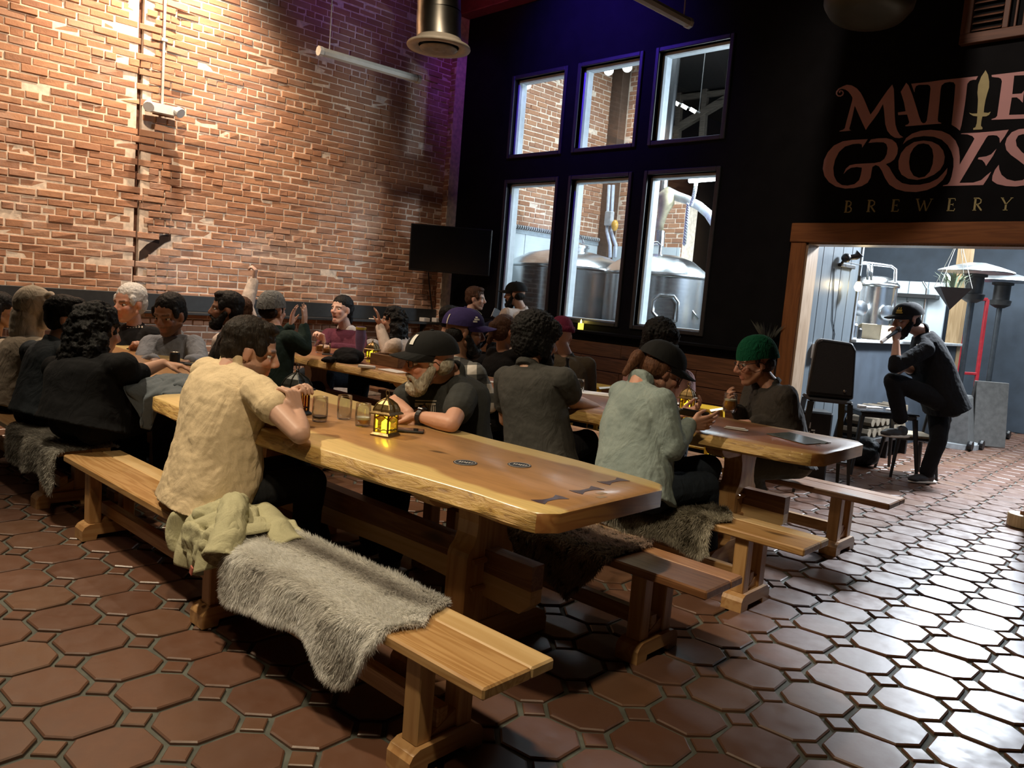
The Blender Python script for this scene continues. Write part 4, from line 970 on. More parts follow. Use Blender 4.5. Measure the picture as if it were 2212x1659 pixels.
R12, F12, A12 = person('laughing woman with dark tied hair in maroon jacket with white lining', J(742, 808, 8.02), J(748, 710, 8.07), J(737, 668, 7.97), dv(-.5, -1, .08), dv(-.4, -.9), s=1.12, hs=1.04, vox=.0065, skin='pale', hair='tied', hairm=H_black, top=C_maroon, bottom=C_jeans, mouth=1., fem=1,
    sR=J(711, 726, 8.02), sL=J(775, 726, 8.07), eR=J(690, 758, 7.87), wR=J(700, 743, 7.67), eL=J(780, 760, 7.82), wL=J(715, 750, 7.62), hR=dict(d=dv(-.2, -.2, .8), curl=1.), hL=dict(d=dv(-1, 0, .1), curl=.9))
mb = MB()
for q in (1, -1): cap(mb, A12['neck']-A12['rt']*q*.055-A12['bd']*-.03+V3(0, 0, .01), A12['neck']+A12['bd']*.135-A12['rt']*q*.03-V3(0, 0, .21), .030, .022)
cap(mb, A12['neck']-A12['rt']*.06, A12['neck']-A12['rt']*.14+V3(0, 0, -.035)-A12['bd']*.03, .045, .03)
o = obj('jacket_lining', mb, cloth('white_fleece', (.62, .56, .54)), R12, label='white lining of the open maroon jacket'); later(o, .007, 3)
R13, F13, A13 = person('woman with long black curls and white blouse, hand raised beside her face', J(868, 815, 7.35), J(862, 730, 7.40), J(848, 692, 7.40), dv(-1, -.05, -.03), dv(-.9, .1), s=1.0, hs=1.02, skin='tan', hair='longcurly', hairm=H_black, top=C_white, bottom=C_shade,
    eL=J(838, 762, 7.25), wL=J(820, 705, 7.35), hL=dict(d=dv(-.15, 0, 1), pn=dv(-1, 0, 0), curl=.25))
R14, F14, A14 = person('bearded man in purple cap and black and white plaid flannel', J(1000, 895, 5.17), J(985, 772, 5.22), J(1005, 716, 5.22), dv(1, .22, -.06), dv(.7, .7), s=1.06, hs=1.16, vox=.0065, skin='brown', hair='underhat', hairm=H_black, beard='full', top=C_plaid, bottom=C_shade, hat='cap', hatm=K_purple,
    sR=J(1024, 808, 5.02), eR=J(1055, 872, 5.05), wR=J(1078, 848, 5.32))
R15, F15, A15 = person('boy in navy hoodie holding a notebook by the black wall', J(998, 772, 8.75), J(1010, 680, 8.72), J(1028, 645, 8.7), dv(1, -.2, -.03), dv(.9, -.2), s=1.0, hs=1.06, skin='pale', hair='short', hairm=H_brown, top=C_navy, bottom=C_shade, hood='down', sR=J(1012, 695, 8.55), eR=J(1035, 718, 8.55), wR=J(1065, 698, 8.6), wL=J(1072, 700, 8.75), hR=dict(d=dv(1, 0, .1), curl=.8))
R16, F16, A16 = person('man in white tee and black cap turned away by the first window', J(1128, 762, 8.4), J(1127, 668, 8.42), J(1112, 636, 8.4), dv(-1, .3, -.08), dv(-.5, .8), s=1.04, hs=1.02, skin='olive', hair='underhat', hairm=H_black, beard='full', top=C_white, sleeve='short', bottom=C_shade, hat='cap', hatm=K_black)
C_tank = cloth('black_tank_top', (.008, .008, .009))
R17, F17, A17 = person('brown haired woman with bare shoulders seen from behind', J(1085, 860, 6.6), J(1085, 762, 6.6), J(1093, 716, 6.6), dv(.85, .55, -.12), dv(.5, .9), s=1.02, hs=1.08, skin='tan', hair='tied', hairm=H_brown, top=C_tank, sleeve='none', bottom=C_shade, sL=J(1066, 765, 6.65), eL=J(1048, 830, 6.7), sR=J(1118, 768, 6.5))
R18, F18, A18 = person('broad man in grey tee with thick black hair, back to the camera', J(1165, 965, 4.72), J(1140, 785, 4.78), J(1160, 736, 4.82), dv(.9, .5, -.10), dv(.45, .9), s=1.1, hs=1.2, vox=.006, skin='tan', hair='mop', hairm=H_black, beard='full', top=C_grey, sleeve='short', bottom=C_shade, tw=1.1, belly=.03,
    sL=J(1094, 818, 4.9), sR=J(1218, 822, 4.62), eR=J(1238, 868, 4.74), wR=J(1286, 880, 4.96), hR=dict(d=dv(1, .35, -.15), pn=V3(0, 0, -1), curl=.35))
R19, F19, A19 = person('person in maroon beanie and olive jacket beyond the grey tee man', J(1225, 860, 6.85), J(1222, 768, 6.85), J(1211, 725, 6.85), dv(-.2, .95, -.25), dv(.1, .98), s=1.04, hs=1.16, skin='fair', hair=None, top=C_olive, bottom=C_shade, hat='beanie', hatm=K_mar)
R20, F20, A20 = person('man with swept black hair, thick glasses and dusty pink shirt looking down', J(1426, 925, 5.65), J(1424, 796, 5.72), J(1424, 743, 5.60), dv(-.02, -1, -.24), dv(-.2, -1), s=1.06, hs=1.24, vox=.0065, skin='pale', hair='mop', hairm=H_black, beard='moustache', top=C_pink, bottom=C_shade, gl='thick', sR=J(1368, 822, 5.65), sL=J(1478, 822, 5.65), eR=J(1375, 888, 5.50), eL=J(1482, 890, 5.50), wR=J(1420, 900, 5.25), wL=J(1450, 905, 5.25))
R21, F21, A21 = person('person in washed denim shirt and black cap bent over a phone, auburn ponytail', J(1368, 1048, 4.02), J(1383, 825, 4.22), J(1428, 800, 4.28), dv(1, .22, -.46), dv(.55, .85), s=1.08, hs=1.12, vox=.0058, skin='ruddy', hair='pony', hairm=hair_mat('auburn_hair', (.06, .024, .012), (.14, .06, .03)), top=C_denim, sleeve='long', bottom=C_jeans, hat='cap', hatm=K_black, gl='square', tw=1.08, wrinkle=.014, collar='high',
    sR=J(1428, 872, 4.0), sL=J(1345, 852, 4.42), eR=J(1452, 968, 3.95), wR=J(1487, 917, 4.12), eL=J(1430, 915, 4.5), wL=J(1462, 895, 4.5), kR=J(1522, 1048, 4.16), kL=J(1530, 1010, 4.4), aR=JZ(1525, 1188, .09), aL=JZ(1480, 1160, .09),
    hR=dict(d=dv(1, .25, .12), pn=dv(-.1, .9, .3), curl=(.25, .3, .35, .4), side=1, thumb=.4), hL=dict(d=dv(.8, -.4, .3), pn=dv(.3, -.5, .8), curl=.6, side=-1))
R22, F22, A22 = person('man in green beanie and charcoal hoodie holding a glass of beer', J(1692, 985, 5.0), J(1664, 830, 5.1), J(1630, 782, 5.1), dv(-1, -.10, -.24), dv(-.75, -.65), s=1.06, hs=1.18, vox=.006, skin='ruddy', hair='underhat', hairm=H_brown, stub=.5, stubc=(.28, .12, .05), top=C_hoodie, sleeve='long', bottom=C_grt, hat='beanie_plain', hatm=K_green, gl='round', hood='down',
    sR=J(1628, 850, 5.28), sL=J(1698, 858, 4.92), eR=J(1612, 915, 5.2), wR=J(1594, 886, 5.12), eL=J(1706, 922, 4.95), wL=J(1628, 912, 4.98), kR=J(1600, 1000, 5.0), kL=J(1618, 1012, 4.75), aL=JZ(1648, 1112, .09), aR=JZ(1600, 1090, .09), hR=dict(d=dv(-.65, -.1, .55), pn=dv(.6, -.3, .5), curl=(.7, .75, .8, .8), side=1), hL=dict(d=dv(-1, .2, -.1), curl=.5))
R23, F23, A23 = person('man in black with flat brimmed cap speaking into a microphone, one foot on a chair', J(2042, 868, 7.2), J(1990, 714, 7.16), J(1958, 690, 7.12), dv(-1, -.12, -.18), dv(-.95, -.1), s=1.08, hs=1.12, vox=.0065, skin='tan', hair='underhat', hairm=H_black, beard='full', top=C_black, sleeve='rolled', bottom=C_black, hat='cap', hatm=K_black, tw=1.12, belly=.05,
    sL=J(2000, 755, 6.98), sR=J(1990, 748, 7.38), eL=J(1934, 792, 6.95), wL=J(1936, 738, 6.98), eR=J(1975, 800, 7.3), wR=J(1952, 796, 7.12), kR=J(2028, 950, 7.18), aR=JZ(2001, 1022, .09), kL=J(1928, 822, 7.05), aL=J(1945, 905, 7.1), shoes=False,
    hL=dict(d=dv(-.1, .1, 1), pn=dv(-.2, 1, .1), curl=(1., 1., 1., 1.), side=-1), hR=dict(d=dv(-.8, -.3, -.5), curl=.4))
R24, F24, A24 = person('person in grey jacket almost hidden behind the purple cap', J(955, 830, 7.3), J(958, 735, 7.3), J(975, 690, 7.3), dv(.9, .4, 0), dv(.8, .5), s=1.02, skin='fair', hair='short', hairm=H_black, top=C_slate, bottom=C_shade)

# ================================================================== THINGS ON THE WALLS AND CEILING
M_metal = plain('galvanised_steel', (.36, .35, .31), .34, metal=1., var=.12, scale=8, bmp=.03); M_offwhite = plain('offwhite_enamel', (.50, .46, .38), .5, var=.06)
M_steel = plain('brushed_steel', (.76, .79, .81), .26, metal=1., var=.06, scale=6, bmp=.02, stretch=(1, 1, .2)); M_blackpl = plain('black_plastic', (.012, .012, .013), .4); M_blackm = plain('black_metal', (.012, .012, .012), .45)
# drink rail along the brick wall
t = thing('drink_rail', 'long black drink rail fixed along the foot of the brick wall', 'shelf', (XB+.06, 3.5, .93))
mb = MB(); mb.bev((XB+.016, .4, .955), (XB+.045, 6.62, 1.118), .004); obj('back_board', mb, plain('black_board', (.022, .024, .026), .6), t)
mb = MB(); mb.bev((XB+.012, .4, .925), (XB+.19, 6.66, .955), .005); obj('shelf', mb, plain('black_shelf', (.03, .031, .032), .45), t)
for y in (1.4, 2.6, 3.9, 5.2, 6.4):
    mb = MB(); mb.prism([(XB+.012, .925), (XB+.15, .925), (XB+.012, .80)], lambda a, b: (a, y-.012, b), lambda a, b: (a, y+.012, b)); obj('bracket', mb, M_blackm, t)
M_paper = plain('white_paper', (.72, .68, .64), .8, var=.05)
for k, (y, l, h, lab) in enumerate(((5.12, .16, .02, 'folded white napkin on the drink rail left of the laughing woman'), (5.62, .14, .012, 'flat white napkin on the drink rail right of the laughing woman'), (6.38, .10, .05, 'white napkin stack on the far end of the drink rail'), (6.58, .09, .055, 'white box at the corner end of the drink rail'))):
    mb = MB(); mb.bev((XB+.06, y-l/2, .956), (XB+.16, y+l/2, .956+h), .004); tag(obj('napkin' if k < 3 else 'box', mb, M_paper, fix=True), lab, 'napkin' if k < 3 else 'box')
# emergency light and its conduit
t = thing('emergency_light', 'white emergency light box on the brick pier, end of a conduit', 'light fixture', (XB+.03, 3.0, 2.85))
M_wh = plain('white_housing', (.66, .68, .68), .45, var=.04)
mb = MB(); mb.prism([(2.865, 2.865), (3.125, 2.865), (3.155, 2.95), (2.85, 2.95)], lambda a, b: (XB+.036, a, b), lambda a, b: (XB+.13, a*.96+3.0*.04, b)); obj('housing', mb, M_wh, t)
for y in (2.875, 3.125):
    mb = MB(); R = np.array(frame((.8, math.copysign(.35, y-3), -.5))).T[:, [1, 2, 0]]; mb.lathe([(.03, -.05), (.045, -.03), (.05, .02), (.047, .025)], (XB+.16, y+math.copysign(.02, y-3), 2.90), 14, R); obj('lamp_head', mb, M_wh, t, smooth=False)
mb = MB(); mb.tube([(XB+.05, 3.02, 2.95), (XB+.05, 3.02, 5.14)], .013, 10); mb.bev((XB+.036, 2.99, 3.55), (XB+.068, 3.05, 3.58), .003); mb.bev((XB+.036, 2.99, 4.25), (XB+.068, 3.05, 4.28), .003); obj('conduit', mb, plain('painted_conduit', (.55, .52, .48), .5), t)
# corner pier catching the stage light
mb = MB(); mb.box((XB, 6.63, 0), (XB+.10, 6.79, ZC)); pier = struct(obj('trim_4', mb, M_mortar, org=(XB, 6.7, 2)))
brick_field(pier, lambda u, z, d: (u, 6.63-d, z), XB+.002, XB+.10, .2, ZC-.05, np.random.default_rng(5), nmax=80)
# television in the corner, its cable down the bricks
c = atD(973, 540, 9.75); d, s_, u_ = frame((.72, -.68, -.06)); R = np.array([s_, d, u_]).T   # columns: width, facing, up
t = thing('television', 'black flat television mounted across the corner', 'television', tuple(c))
mb = MB(); mb.bev((-.50, -.03, -.285), (.50, .02, .285), .008, R, c); obj('tv_case', mb, plain('black_gloss', (.008, .008, .009), .3), t)
mb = MB(); mb.bev((-.485, .0205, -.262), (.485, .0225, .272), .001, R, c); obj('screen', mb, plain('dark_screen', (.006, .006, .007), .16, bmp=0), t)
mb = MB(); mb.tube([c-d*.03, c-d*.3, c-d*.62], .025, 10); mb.bev((-.12, -.06, -.12), (.12, -.028, .12), .004, R, c); obj('wall_arm', mb, M_blackm, t)
mb = MB(); pts = [atX(q[0], q[1], XB+.03) for q in ((925, 588), (927, 610), (930, 640), (933, 668))]; mb.tube(pts, .008, 6); tag(obj('power_cable', mb, M_blackpl), 'thin dark cable hanging down the bricks under the television', 'cable')
# hanging tube lights, switched off
def tube_light(a, b, rod_t, label):
    a, b = np.array(a), np.array(b); t = thing('tube_light', label, 'light fixture', tuple((a+b)/2))
    mb = MB(); dd = nrm_(b-a); mb.tube([a, b], .042, 8); obj('tube_body', mb, M_offwhite, t)
    for e, sg in ((a, -1), (b, 1)): mb = MB(); mb.tube([e-dd*sg*.03, e+dd*sg*.012], .048, 8); obj('end_cap', mb, plain('white_cap', (.60, .57, .50), .5), t)
    for k in rod_t: p = a+(b-a)*k; mb = MB(); mb.tube([p+np.array([0, 0, .04]), (p[0], p[1], ZC)], .006, 6); mb.ell(p+np.array([0, 0, .45]), (.011, .011, .011)); obj('hanger_rod', mb, plain('pale_rod', (.45, .40, .42), .5), t)
def nrm_(v): return v/np.linalg.norm(v)
tube_light((-7.087, 4.066, 3.569), (-7.087, 5.26, 3.589), (.09,), 'unlit beige tube light hanging before the brick wall')
b = atD(1488, 50, 6.9); tube_light(b-np.array([0, 1.2, 0]), b, (.93,), 'unlit beige tube light hanging before the black wall near the top edge')
# ceiling ducts
c = atD(948, 97, 6.6); t = thing('ceiling_duct', 'round steel duct elbow ending in a white ring diffuser', 'duct', tuple(c))
pts = [c+np.array([0, 0, .02])]+[c+np.array([-.02-.5*(1-math.cos(a))*.55, -.1*(1-math.cos(a)), .15+.75*math.sin(a)]) for a in np.linspace(0, 1.2, 9)]+[c+np.array([-.75, -.25, 1.6])]
for i in range(0, len(pts)-1, 2):
    mb = MB(); seg = pts[i:i+3]; mb.tube(seg, .182+.004*(i % 4 == 0), 28, cap=False); o = obj('duct_section', mb, M_metal, t); autosmooth(o, 50)
mb = MB(); mb.lathe([(.185, .05), (.20, .02), (.262, -.005), (.268, -.02), (.262, -.032), (.20, -.030), (.185, -.018), (.17, -.012)], c, 36, cap=False); o = obj('diffuser_ring', mb, M_offwhite, t, smooth=True)
mb = MB(); mb.lathe([(.001, -.050), (.035, -.052), (.05, -.04), (.075, -.045), (.12, -.052), (.155, -.040), (.160, -.032), (.12, -.02), (.001, -.02)], c, 36); obj('diffuser_cone', mb, plain('grey_diffuser', (.33, .31, .26), .5), t, smooth=True)
a_ = atD(1930, -260, 5.4); b_ = atD(1880, -10, 5.4)
t = thing('ceiling_duct', 'large dark round duct at the top edge before the black wall', 'duct', tuple(b_))
mb = MB(); dd = nrm_(b_-a_); mb.tube([a_, a_*.5+b_*.5, b_-dd*.02, b_+dd*.07, b_+dd*.13, b_+dd*.15], [.30, .30, .30, .29, .25, .16], 32); o = obj('duct_barrel', mb, plain('dull_duct', (.085, .075, .045), .5, metal=.7, scale=5), t); autosmooth(o, 60)
mb = MB(); mb.tube([b_-dd*.30, b_-dd*.26], .306, 32); obj('duct_seam', mb, M_metal, t)
# louvred shutter high on the black wall
t = thing('wall_shutter', 'brown louvred wooden shutter frame high on the black wall, cut by the frame', 'shutter', (-1.95, YW, 3.9))
x0, x1, z0, z1 = -2.245, -1.25, 3.565, 4.35; M_sh = wood('shutter_wood', (.15, .062, .03), (.09, .035, .016), 0, .6, coat=0); M_shz = wood('shutter_wood_v', (.15, .062, .03), (.09, .035, .016), 2, .6, coat=0)
for p, q, m in (((x0, YW-.06, z0), (x1, YW, z0+.075), M_sh), ((x0, YW-.06, z1-.07), (x1, YW, z1), M_sh), ((x0, YW-.06, z0+.075), (x0+.07, YW, z1-.07), M_shz), ((-1.965, YW-.055, z0+.075), (-1.925, YW, z1-.07), M_shz), ((x1-.07, YW-.06, z0+.075), (x1, YW, z1-.07), M_shz)):
    mb = MB(); mb.bev(p, q, .004); obj('frame_rail', mb, m, t)
for k in range(13): z = z0+.10+k*.05; mb = MB(); mb.bev((-.10, -.018, -.003), (.10, .018, .003), .002, Rx(.6), (x0+.172, YW-.03, z)); obj('slat', mb, M_sh, t)
for k in range(5): x = -1.885+k*.055; mb = MB(); mb.bev((x-.008, YW-.04, z0+.075), (x+.008, YW-.02, z1-.07), .003); obj('bar', mb, M_shz, t)
mb = MB(); mb.box((x0+.02, YW-.012, z0+.02), (x1-.02, YW-.002, z1-.02)); obj('backing', mb, M_black, t)
# ---- painted sign on the black wall
M_pink = plain('sign_pink', (.50, .27, .26), .7, var=.05, scale=3, bmp=0); M_gold = plain('sign_gold', (.34, .30, .13), .6, var=.06, bmp=0)
sign = thing('wall_sign', 'large pink and gold lettering painted on the black wall over the doorway', 'sign', (-2.6, YW, 2.8))
def S(p): q = atY(1740+p[0]/4.686, 130+p[1]/4.686, YW); return q
def letter(poly, m, name='letter'):
    P = [S(p) for p in poly]; mb = MB(); n = len(P)
    fr = [(q[0], YW-.005, q[2]) for q in P]; bk = [(q[0], YW-.0005, q[2]) for q in P]
    mb.add(fr+bk, [tuple(range(n))]+[(k, n+k, n+(k+1) % n, (k+1) % n) for k in range(n)]); return obj(name, mb, m, sign, fix=True)
def rib(pts, w):
    pts = np.array(pts, float); ws = np.array(w if hasattr(w, '__len__') else [w]*len(pts)); L, Rr = [], []
    for i in range(len(pts)):
        d = pts[min(i+1, len(pts)-1)]-pts[max(i-1, 0)]; d /= np.linalg.norm(d)+1e-9; nn = np.array([-d[1], d[0]]); L.append(pts[i]+nn*ws[i]/2); Rr.append(pts[i]-nn*ws[i]/2)
    return L+Rr[::-1]
letter([(345, 296), (375, 268), (420, 250), (470, 256), (520, 285), (560, 330), (590, 385), (615, 445), (640, 505), (660, 552), (700, 500), (760, 410), (830, 310), (880, 248), (895, 290), (900, 400), (905, 560), (912, 650), (930, 710), (955, 755), (990, 780), (950, 790), (905, 785), (865, 760), (830, 715), (810, 650), (802, 560), (795, 490), (786, 445), (740, 530), (690, 600), (650, 650), (612, 705), (580, 640), (540, 550), (500, 460), (480, 560), (460, 640), (445, 690), (448, 705), (465, 712), (405, 718), (345, 722), (348, 716), (380, 706), (400, 690), (420, 610), (445, 520), (475, 410), (478, 380), (460, 350), (435, 318), (405, 298), (375, 290)], M_pink)
letter(rib([(372, 279), (340, 293), (317, 322), (316, 345), (332, 362), (355, 364), (376, 352), (384, 332), (376, 314), (358, 309), (345, 318), (348, 330)], [16, 13, 12, 12, 12, 12, 11, 11, 11, 11, 12, 14]), M_pink)
letter([(1022, 230), (1045, 255), (1085, 355), (1120, 465), (1150, 565), (1170, 620), (1190, 640), (1215, 635), (1230, 610), (1240, 540), (1255, 420), (1268, 290), (1262, 262), (1240, 248), (1150, 250), (1120, 262), (1108, 290), (1103, 325), (1090, 290), (1072, 240), (1250, 222), (1400, 200), (1550, 185), (1748, 163), (1728, 200), (1700, 200), (1665, 210), (1640, 240), (1630, 330), (1615, 450), (1598, 560), (1580, 660), (1565, 715), (1530, 685), (1480, 655), (1490, 560), (1505, 420), (1515, 300), (1518, 250), (1500, 225), (1460, 220), (1410, 230), (1380, 255), (1370, 300), (1360, 420), (1348, 530), (1340, 600), (1345, 625), (1375, 635), (1375, 642), (1200, 655), (1015, 670), (1012, 660), (1040, 650), (1053, 630), (1045, 600), (1030, 550), (940, 556), (938, 530), (1015, 518), (1000, 430), (975, 350), (966, 322)], M_pink)
letter([(1885, 152), (2330, 100), (2312, 178), (2290, 150), (2115, 158), (2095, 345), (2190, 338), (2215, 308), (2200, 432), (2170, 400), (2140, 378), (2090, 380), (2062, 555), (2230, 550), (2310, 500), (2290, 590), (1885, 605), (1885, 598), (1925, 585), (1942, 565), (1990, 215), (1980, 188), (1955, 178), (1888, 172)], M_pink)
letter([(1825, 103), (1850, 150), (1862, 220), (1860, 280), (1840, 345), (1825, 400), (1812, 470), (1806, 530), (1850, 535), (1878, 522), (1860, 555), (1830, 570), (1792, 572), (1782, 620), (1778, 665), (1795, 688), (1790, 702), (1700, 706), (1700, 690), (1722, 680), (1735, 640), (1742, 570), (1700, 565), (1672, 550), (1658, 533), (1690, 542), (1740, 540), (1745, 470), (1748, 400), (1742, 330), (1750, 250), (1780, 170)], M_gold, 'dagger_emblem')
letter([(632, 800), (600, 850), (575, 885), (572, 852), (540, 845), (480, 850), (400, 875), (340, 930), (300, 1010), (283, 1090), (290, 1170), (320, 1230), (370, 1265), (430, 1270), (500, 1255), (545, 1215), (560, 1170), (570, 1120), (573, 1088), (520, 1082), (460, 1090), (420, 1115), (388, 1150), (410, 1100), (450, 1065), (510, 1052), (600, 1047), (700, 1042), (760, 1030), (800, 1000), (825, 950), (833, 890), (820, 850), (790, 832), (720, 830), (640, 838), (665, 803), (740, 792), (820, 790), (880, 805), (920, 840), (938, 890), (930, 950), (900, 1005), (860, 1035), (815, 1052), (850, 1085), (880, 1140), (920, 1200), (980, 1245), (1060, 1262), (1160, 1262), (1260, 1240), (1340, 1200), (1400, 1140), (1438, 1092), (1430, 1150), (1390, 1215), (1320, 1275), (1230, 1315), (1120, 1335), (1010, 1330), (920, 1305), (850, 1260), (805, 1190), (775, 1120), (745, 1075), (710, 1062), (680, 1080), (670, 1130), (660, 1190), (630, 1240), (570, 1275), (490, 1295), (400, 1300), (310, 1280), (240, 1235), (195, 1175), (177, 1100), (190, 1010), (230, 930), (290, 865), (380, 822), (480, 808)], M_pink)
oo = [(1195, 815), (1280, 825), (1350, 860), (1395, 915), (1412, 980), (1400, 1050), (1365, 1110), (1300, 1160), (1220, 1195), (1130, 1212), (1040, 1200), (975, 1160), (945, 1100), (943, 1020), (970, 940), (1020, 880), (1100, 830)]
oi = [(1195, 842), (1250, 855), (1285, 900), (1297, 970), (1290, 1050), (1260, 1130), (1210, 1180), (1150, 1192), (1095, 1170), (1060, 1110), (1050, 1030), (1062, 950), (1095, 890), (1140, 852)]
letter(oo+[(1194, 815.2)]+[(1194, 842.2)]+oi[::-1], M_pink)
letter([(988, 850), (1020, 790), (1080, 745), (1170, 715), (1270, 706), (1380, 718), (1460, 755), (1520, 815), (1553, 890), (1563, 980), (1562, 1060), (1620, 960), (1700, 820), (1712, 795), (1690, 770), (1640, 752), (1575, 748), (1580, 742), (1740, 735), (1900, 722), (2058, 705), (2020, 770), (1970, 840), (1965, 790), (1940, 765), (1900, 760), (1850, 765), (1830, 790), (1740, 940), (1640, 1110), (1560, 1243), (1700, 1240), (1780, 1215), (1830, 1170), (1880, 1130), (1850, 1190), (1800, 1265), (1600, 1270), (1392, 1275), (1395, 1268), (1440, 1258), (1462, 1230), (1480, 1180), (1500, 1080), (1500, 1000), (1480, 930), (1440, 860), (1380, 805), (1300, 775), (1200, 768), (1100, 782), (1030, 815)], M_pink)
letter([(1745, 1003), (1755, 985), (1830, 975), (1880, 955), (1935, 898), (1900, 970), (1830, 1072), (1815, 1040), (1790, 1012)], M_pink)
letter([(2330, 715), (2250, 690), (2160, 700), (2090, 730), (2040, 790), (2022, 850), (2035, 910), (2080, 960), (2150, 1010), (2215, 1060), (2260, 1120), (2250, 1180), (2200, 1215), (2120, 1225), (2040, 1205), (1985, 1160), (1965, 1110), (1958, 1060), (1920, 1110), (1895, 1170), (1890, 1220), (1940, 1255), (2030, 1275), (2130, 1280), (2240, 1265), (2320, 1220), (2350, 1140), (2330, 1060), (2270, 990), (2190, 930), (2140, 870), (2130, 810), (2155, 765), (2200, 750), (2270, 755), (2310, 800)], M_pink)
G = {'B': [([(.05, 0), (.75, 0)], .07), ([(.25, 0), (.25, 1)], .17), ([(.05, 1), (.55, 1), (.80, .88), (.80, .66), (.55, .54), (.3, .54)], .10), ([(.3, .54), (.70, .50), (.92, .32), (.90, .12), (.65, 0)], .11)],
     'R': [([(.05, 0), (.45, 0)], .06), ([(.25, 0), (.25, 1)], .17), ([(.05, 1), (.6, 1), (.85, .87), (.85, .64), (.6, .50), (.3, .48)], .10), ([(.48, .48), (.95, .03), (1.05, 0)], .14)],
     'E': [([(.05, 0), (.90, .0), (.97, .18)], .07), ([(.25, 0), (.25, 1)], .17), ([(.05, 1), (.88, 1), (.92, .84)], .07), ([(.28, .52), (.70, .52)], .07), ([(.72, .62), (.72, .40)], .05)],
     'W': [([(.0, 1), (.30, 0)], .13), ([(.30, .0), (.52, .85)], .06), ([(.50, .88), (.74, 0)], .13), ([(.74, 0), (1.05, 1)], .06), ([(-.1, 1), (.15, 1)], .06), ([(.92, 1), (1.15, 1)], .06)],
     'Y': [([(.05, 1), (.48, .45)], .14), ([(.48, .45), (.98, 1)], .07), ([(.48, .48), (.48, 0)], .16), ([(.25, 0), (.70, 0)], .06), ([(-.08, 1), (.20, 1)], .06), ([(.84, 1), (1.10, 1)], .06)]}
for ch, xa, xb, ya, yb in (('B', 388, 480, 1540, 1427), ('R', 614, 716, 1534, 1420), ('E', 862, 956, 1530, 1413), ('W', 1118, 1280, 1527, 1406), ('E', 1426, 1526, 1524, 1402), ('R', 1686, 1796, 1520, 1398), ('Y', 1972, 2096, 1518, 1394)):
    mb = MB()
    for pts, w in G[ch]:
        H_ = ya-yb; Wd = (xb-xa)*.86; pp = [(xa+p[0]*Wd+p[1]*H_*.13, ya-p[1]*H_) for p in pts]; r_ = rib(pp, w*H_)
        P = [S(p) for p in r_]; n = len(P); fr = [(q[0], YW-.005, q[2]) for q in P]; bk = [(q[0], YW-.0005, q[2]) for q in P]; mb.add(fr+bk, [tuple(range(n))]+[(k, n+k, n+(k+1) % n, (k+1) % n) for k in range(n)])
    obj('small_letter', mb, M_gold, sign)
# ================================================================== BREWERY ROOM SEEN THROUGH THE WINDOWS
def panels(x0, x1, y0, y1, z1, parent, axis):
    k = x0 if axis == 'x' else y0; end = x1 if axis == 'x' else y1
    while k < end-.05:
        e = min(k+1.2, end); mb = MB()
        if axis == 'x': mb.bev((k+.004, y0, .02), (e-.004, y1, z1), .003)
        else: mb.bev((x0, k+.004, .02), (x1, e-.004, z1), .003)
        obj('panel', mb, M_white, parent); k = e
panels(XB, XB+.025, 6.98, 9.82, 2.30, wall_bl, 'y'); panels(-8.02, -6.76, 9.96, 9.985, 2.28, wall_bb, 'x')
mb = MB(); mb.bev((XB, 6.98, 2.27), (XB+.035, 9.82, 2.33), .003); obj('panel_trim', mb, plain('grey_trim', (.36, .43, .48), .5), wall_bl)
t = thing('corrugated_hose', 'black ribbed hose lying along the top of the white wall panels', 'hose', (XB+.03, 8.4, 2.33))
mb = MB(); y = 7.0
while y < 9.8: mb.lathe([(.018, -.012), (.030, -.010), (.030, .010), (.018, .012)], (XB+.045, y, 2.362), 8, Rx(PI/2)); y += .045
obj('hose_rib', mb, plain('pale_rib', (.45, .48, .50), .5), t, kind='stuff'); mb = MB(); mb.tube([(XB+.045, 6.98, 2.362), (XB+.045, 9.8, 2.362)], .020, 8); obj('hose_core', mb, M_blackpl, t)
def tank(label, c, r, z0, z1, dome, manway=True, group='brewing tanks'):
    t = thing('brewing_tank', label, 'tank', (c[0], c[1], 0), group); n = 56
    mb = MB(); mb.lathe([(r, z0), (r, z1)], (c[0], c[1], 0), n, cap=False); o = obj('shell', mb, M_steel, t, smooth=True)
    mb = MB(); mb.lathe([(r+.004, z1-.05), (r+.022, z1-.045), (r+.022, z1-.012), (r+.012, z1), (r*.93, z1+dome*.28), (r*.70, z1+dome*.72), (r*.42, z1+dome*.95), (.02, z1+dome)], (c[0], c[1], 0), n, cap=False); obj('domed_lid', mb, M_steel, t, smooth=True)
    for k in range(3): a = 2*PI*k/3+.4; mb = MB(); mb.tube([(c[0]+r*.75*math.cos(a), c[1]+r*.75*math.sin(a), 0), (c[0]+r*.75*math.cos(a), c[1]+r*.75*math.sin(a), z0+.06)], .035, 10); obj('leg', mb, M_steel, t)
    mb = MB(); mb.lathe([(.02, z0-.16), (r*.6, z0-.10), (r, z0)], (c[0], c[1], 0), n, cap=False); obj('cone_bottom', mb, M_steel, t, smooth=True)
    if manway:
        m0 = np.array([c[0]+r*.18, c[1]-r*.18, z1+dome*.72]); mb = MB(); mb.lathe([(.23, -.03), (.23, .09), (.25, .095), (.25, .125), (.12, .165), (.01, .17)], m0, 28); h = obj('manway_lid', mb, M_steel, t, smooth=False); autosmooth(h, 40)
        mb = MB(); mb.tube(arc(m0+np.array([0, 0, .13]), .17, .2, PI-.2, 10, (.7, .7, 0)), .013, 8); obj('lid_handle', mb, M_steel, h)
    return t
tank('wide steel tank with a lidded dome behind the two left lower windows', (-7.35, 8.2), .80, .45, 1.83, .22)
tk2 = tank('steel tank with a polygon hatch behind the right lower window', (-5.93, 8.27), .63, .40, 1.80, .24, False)
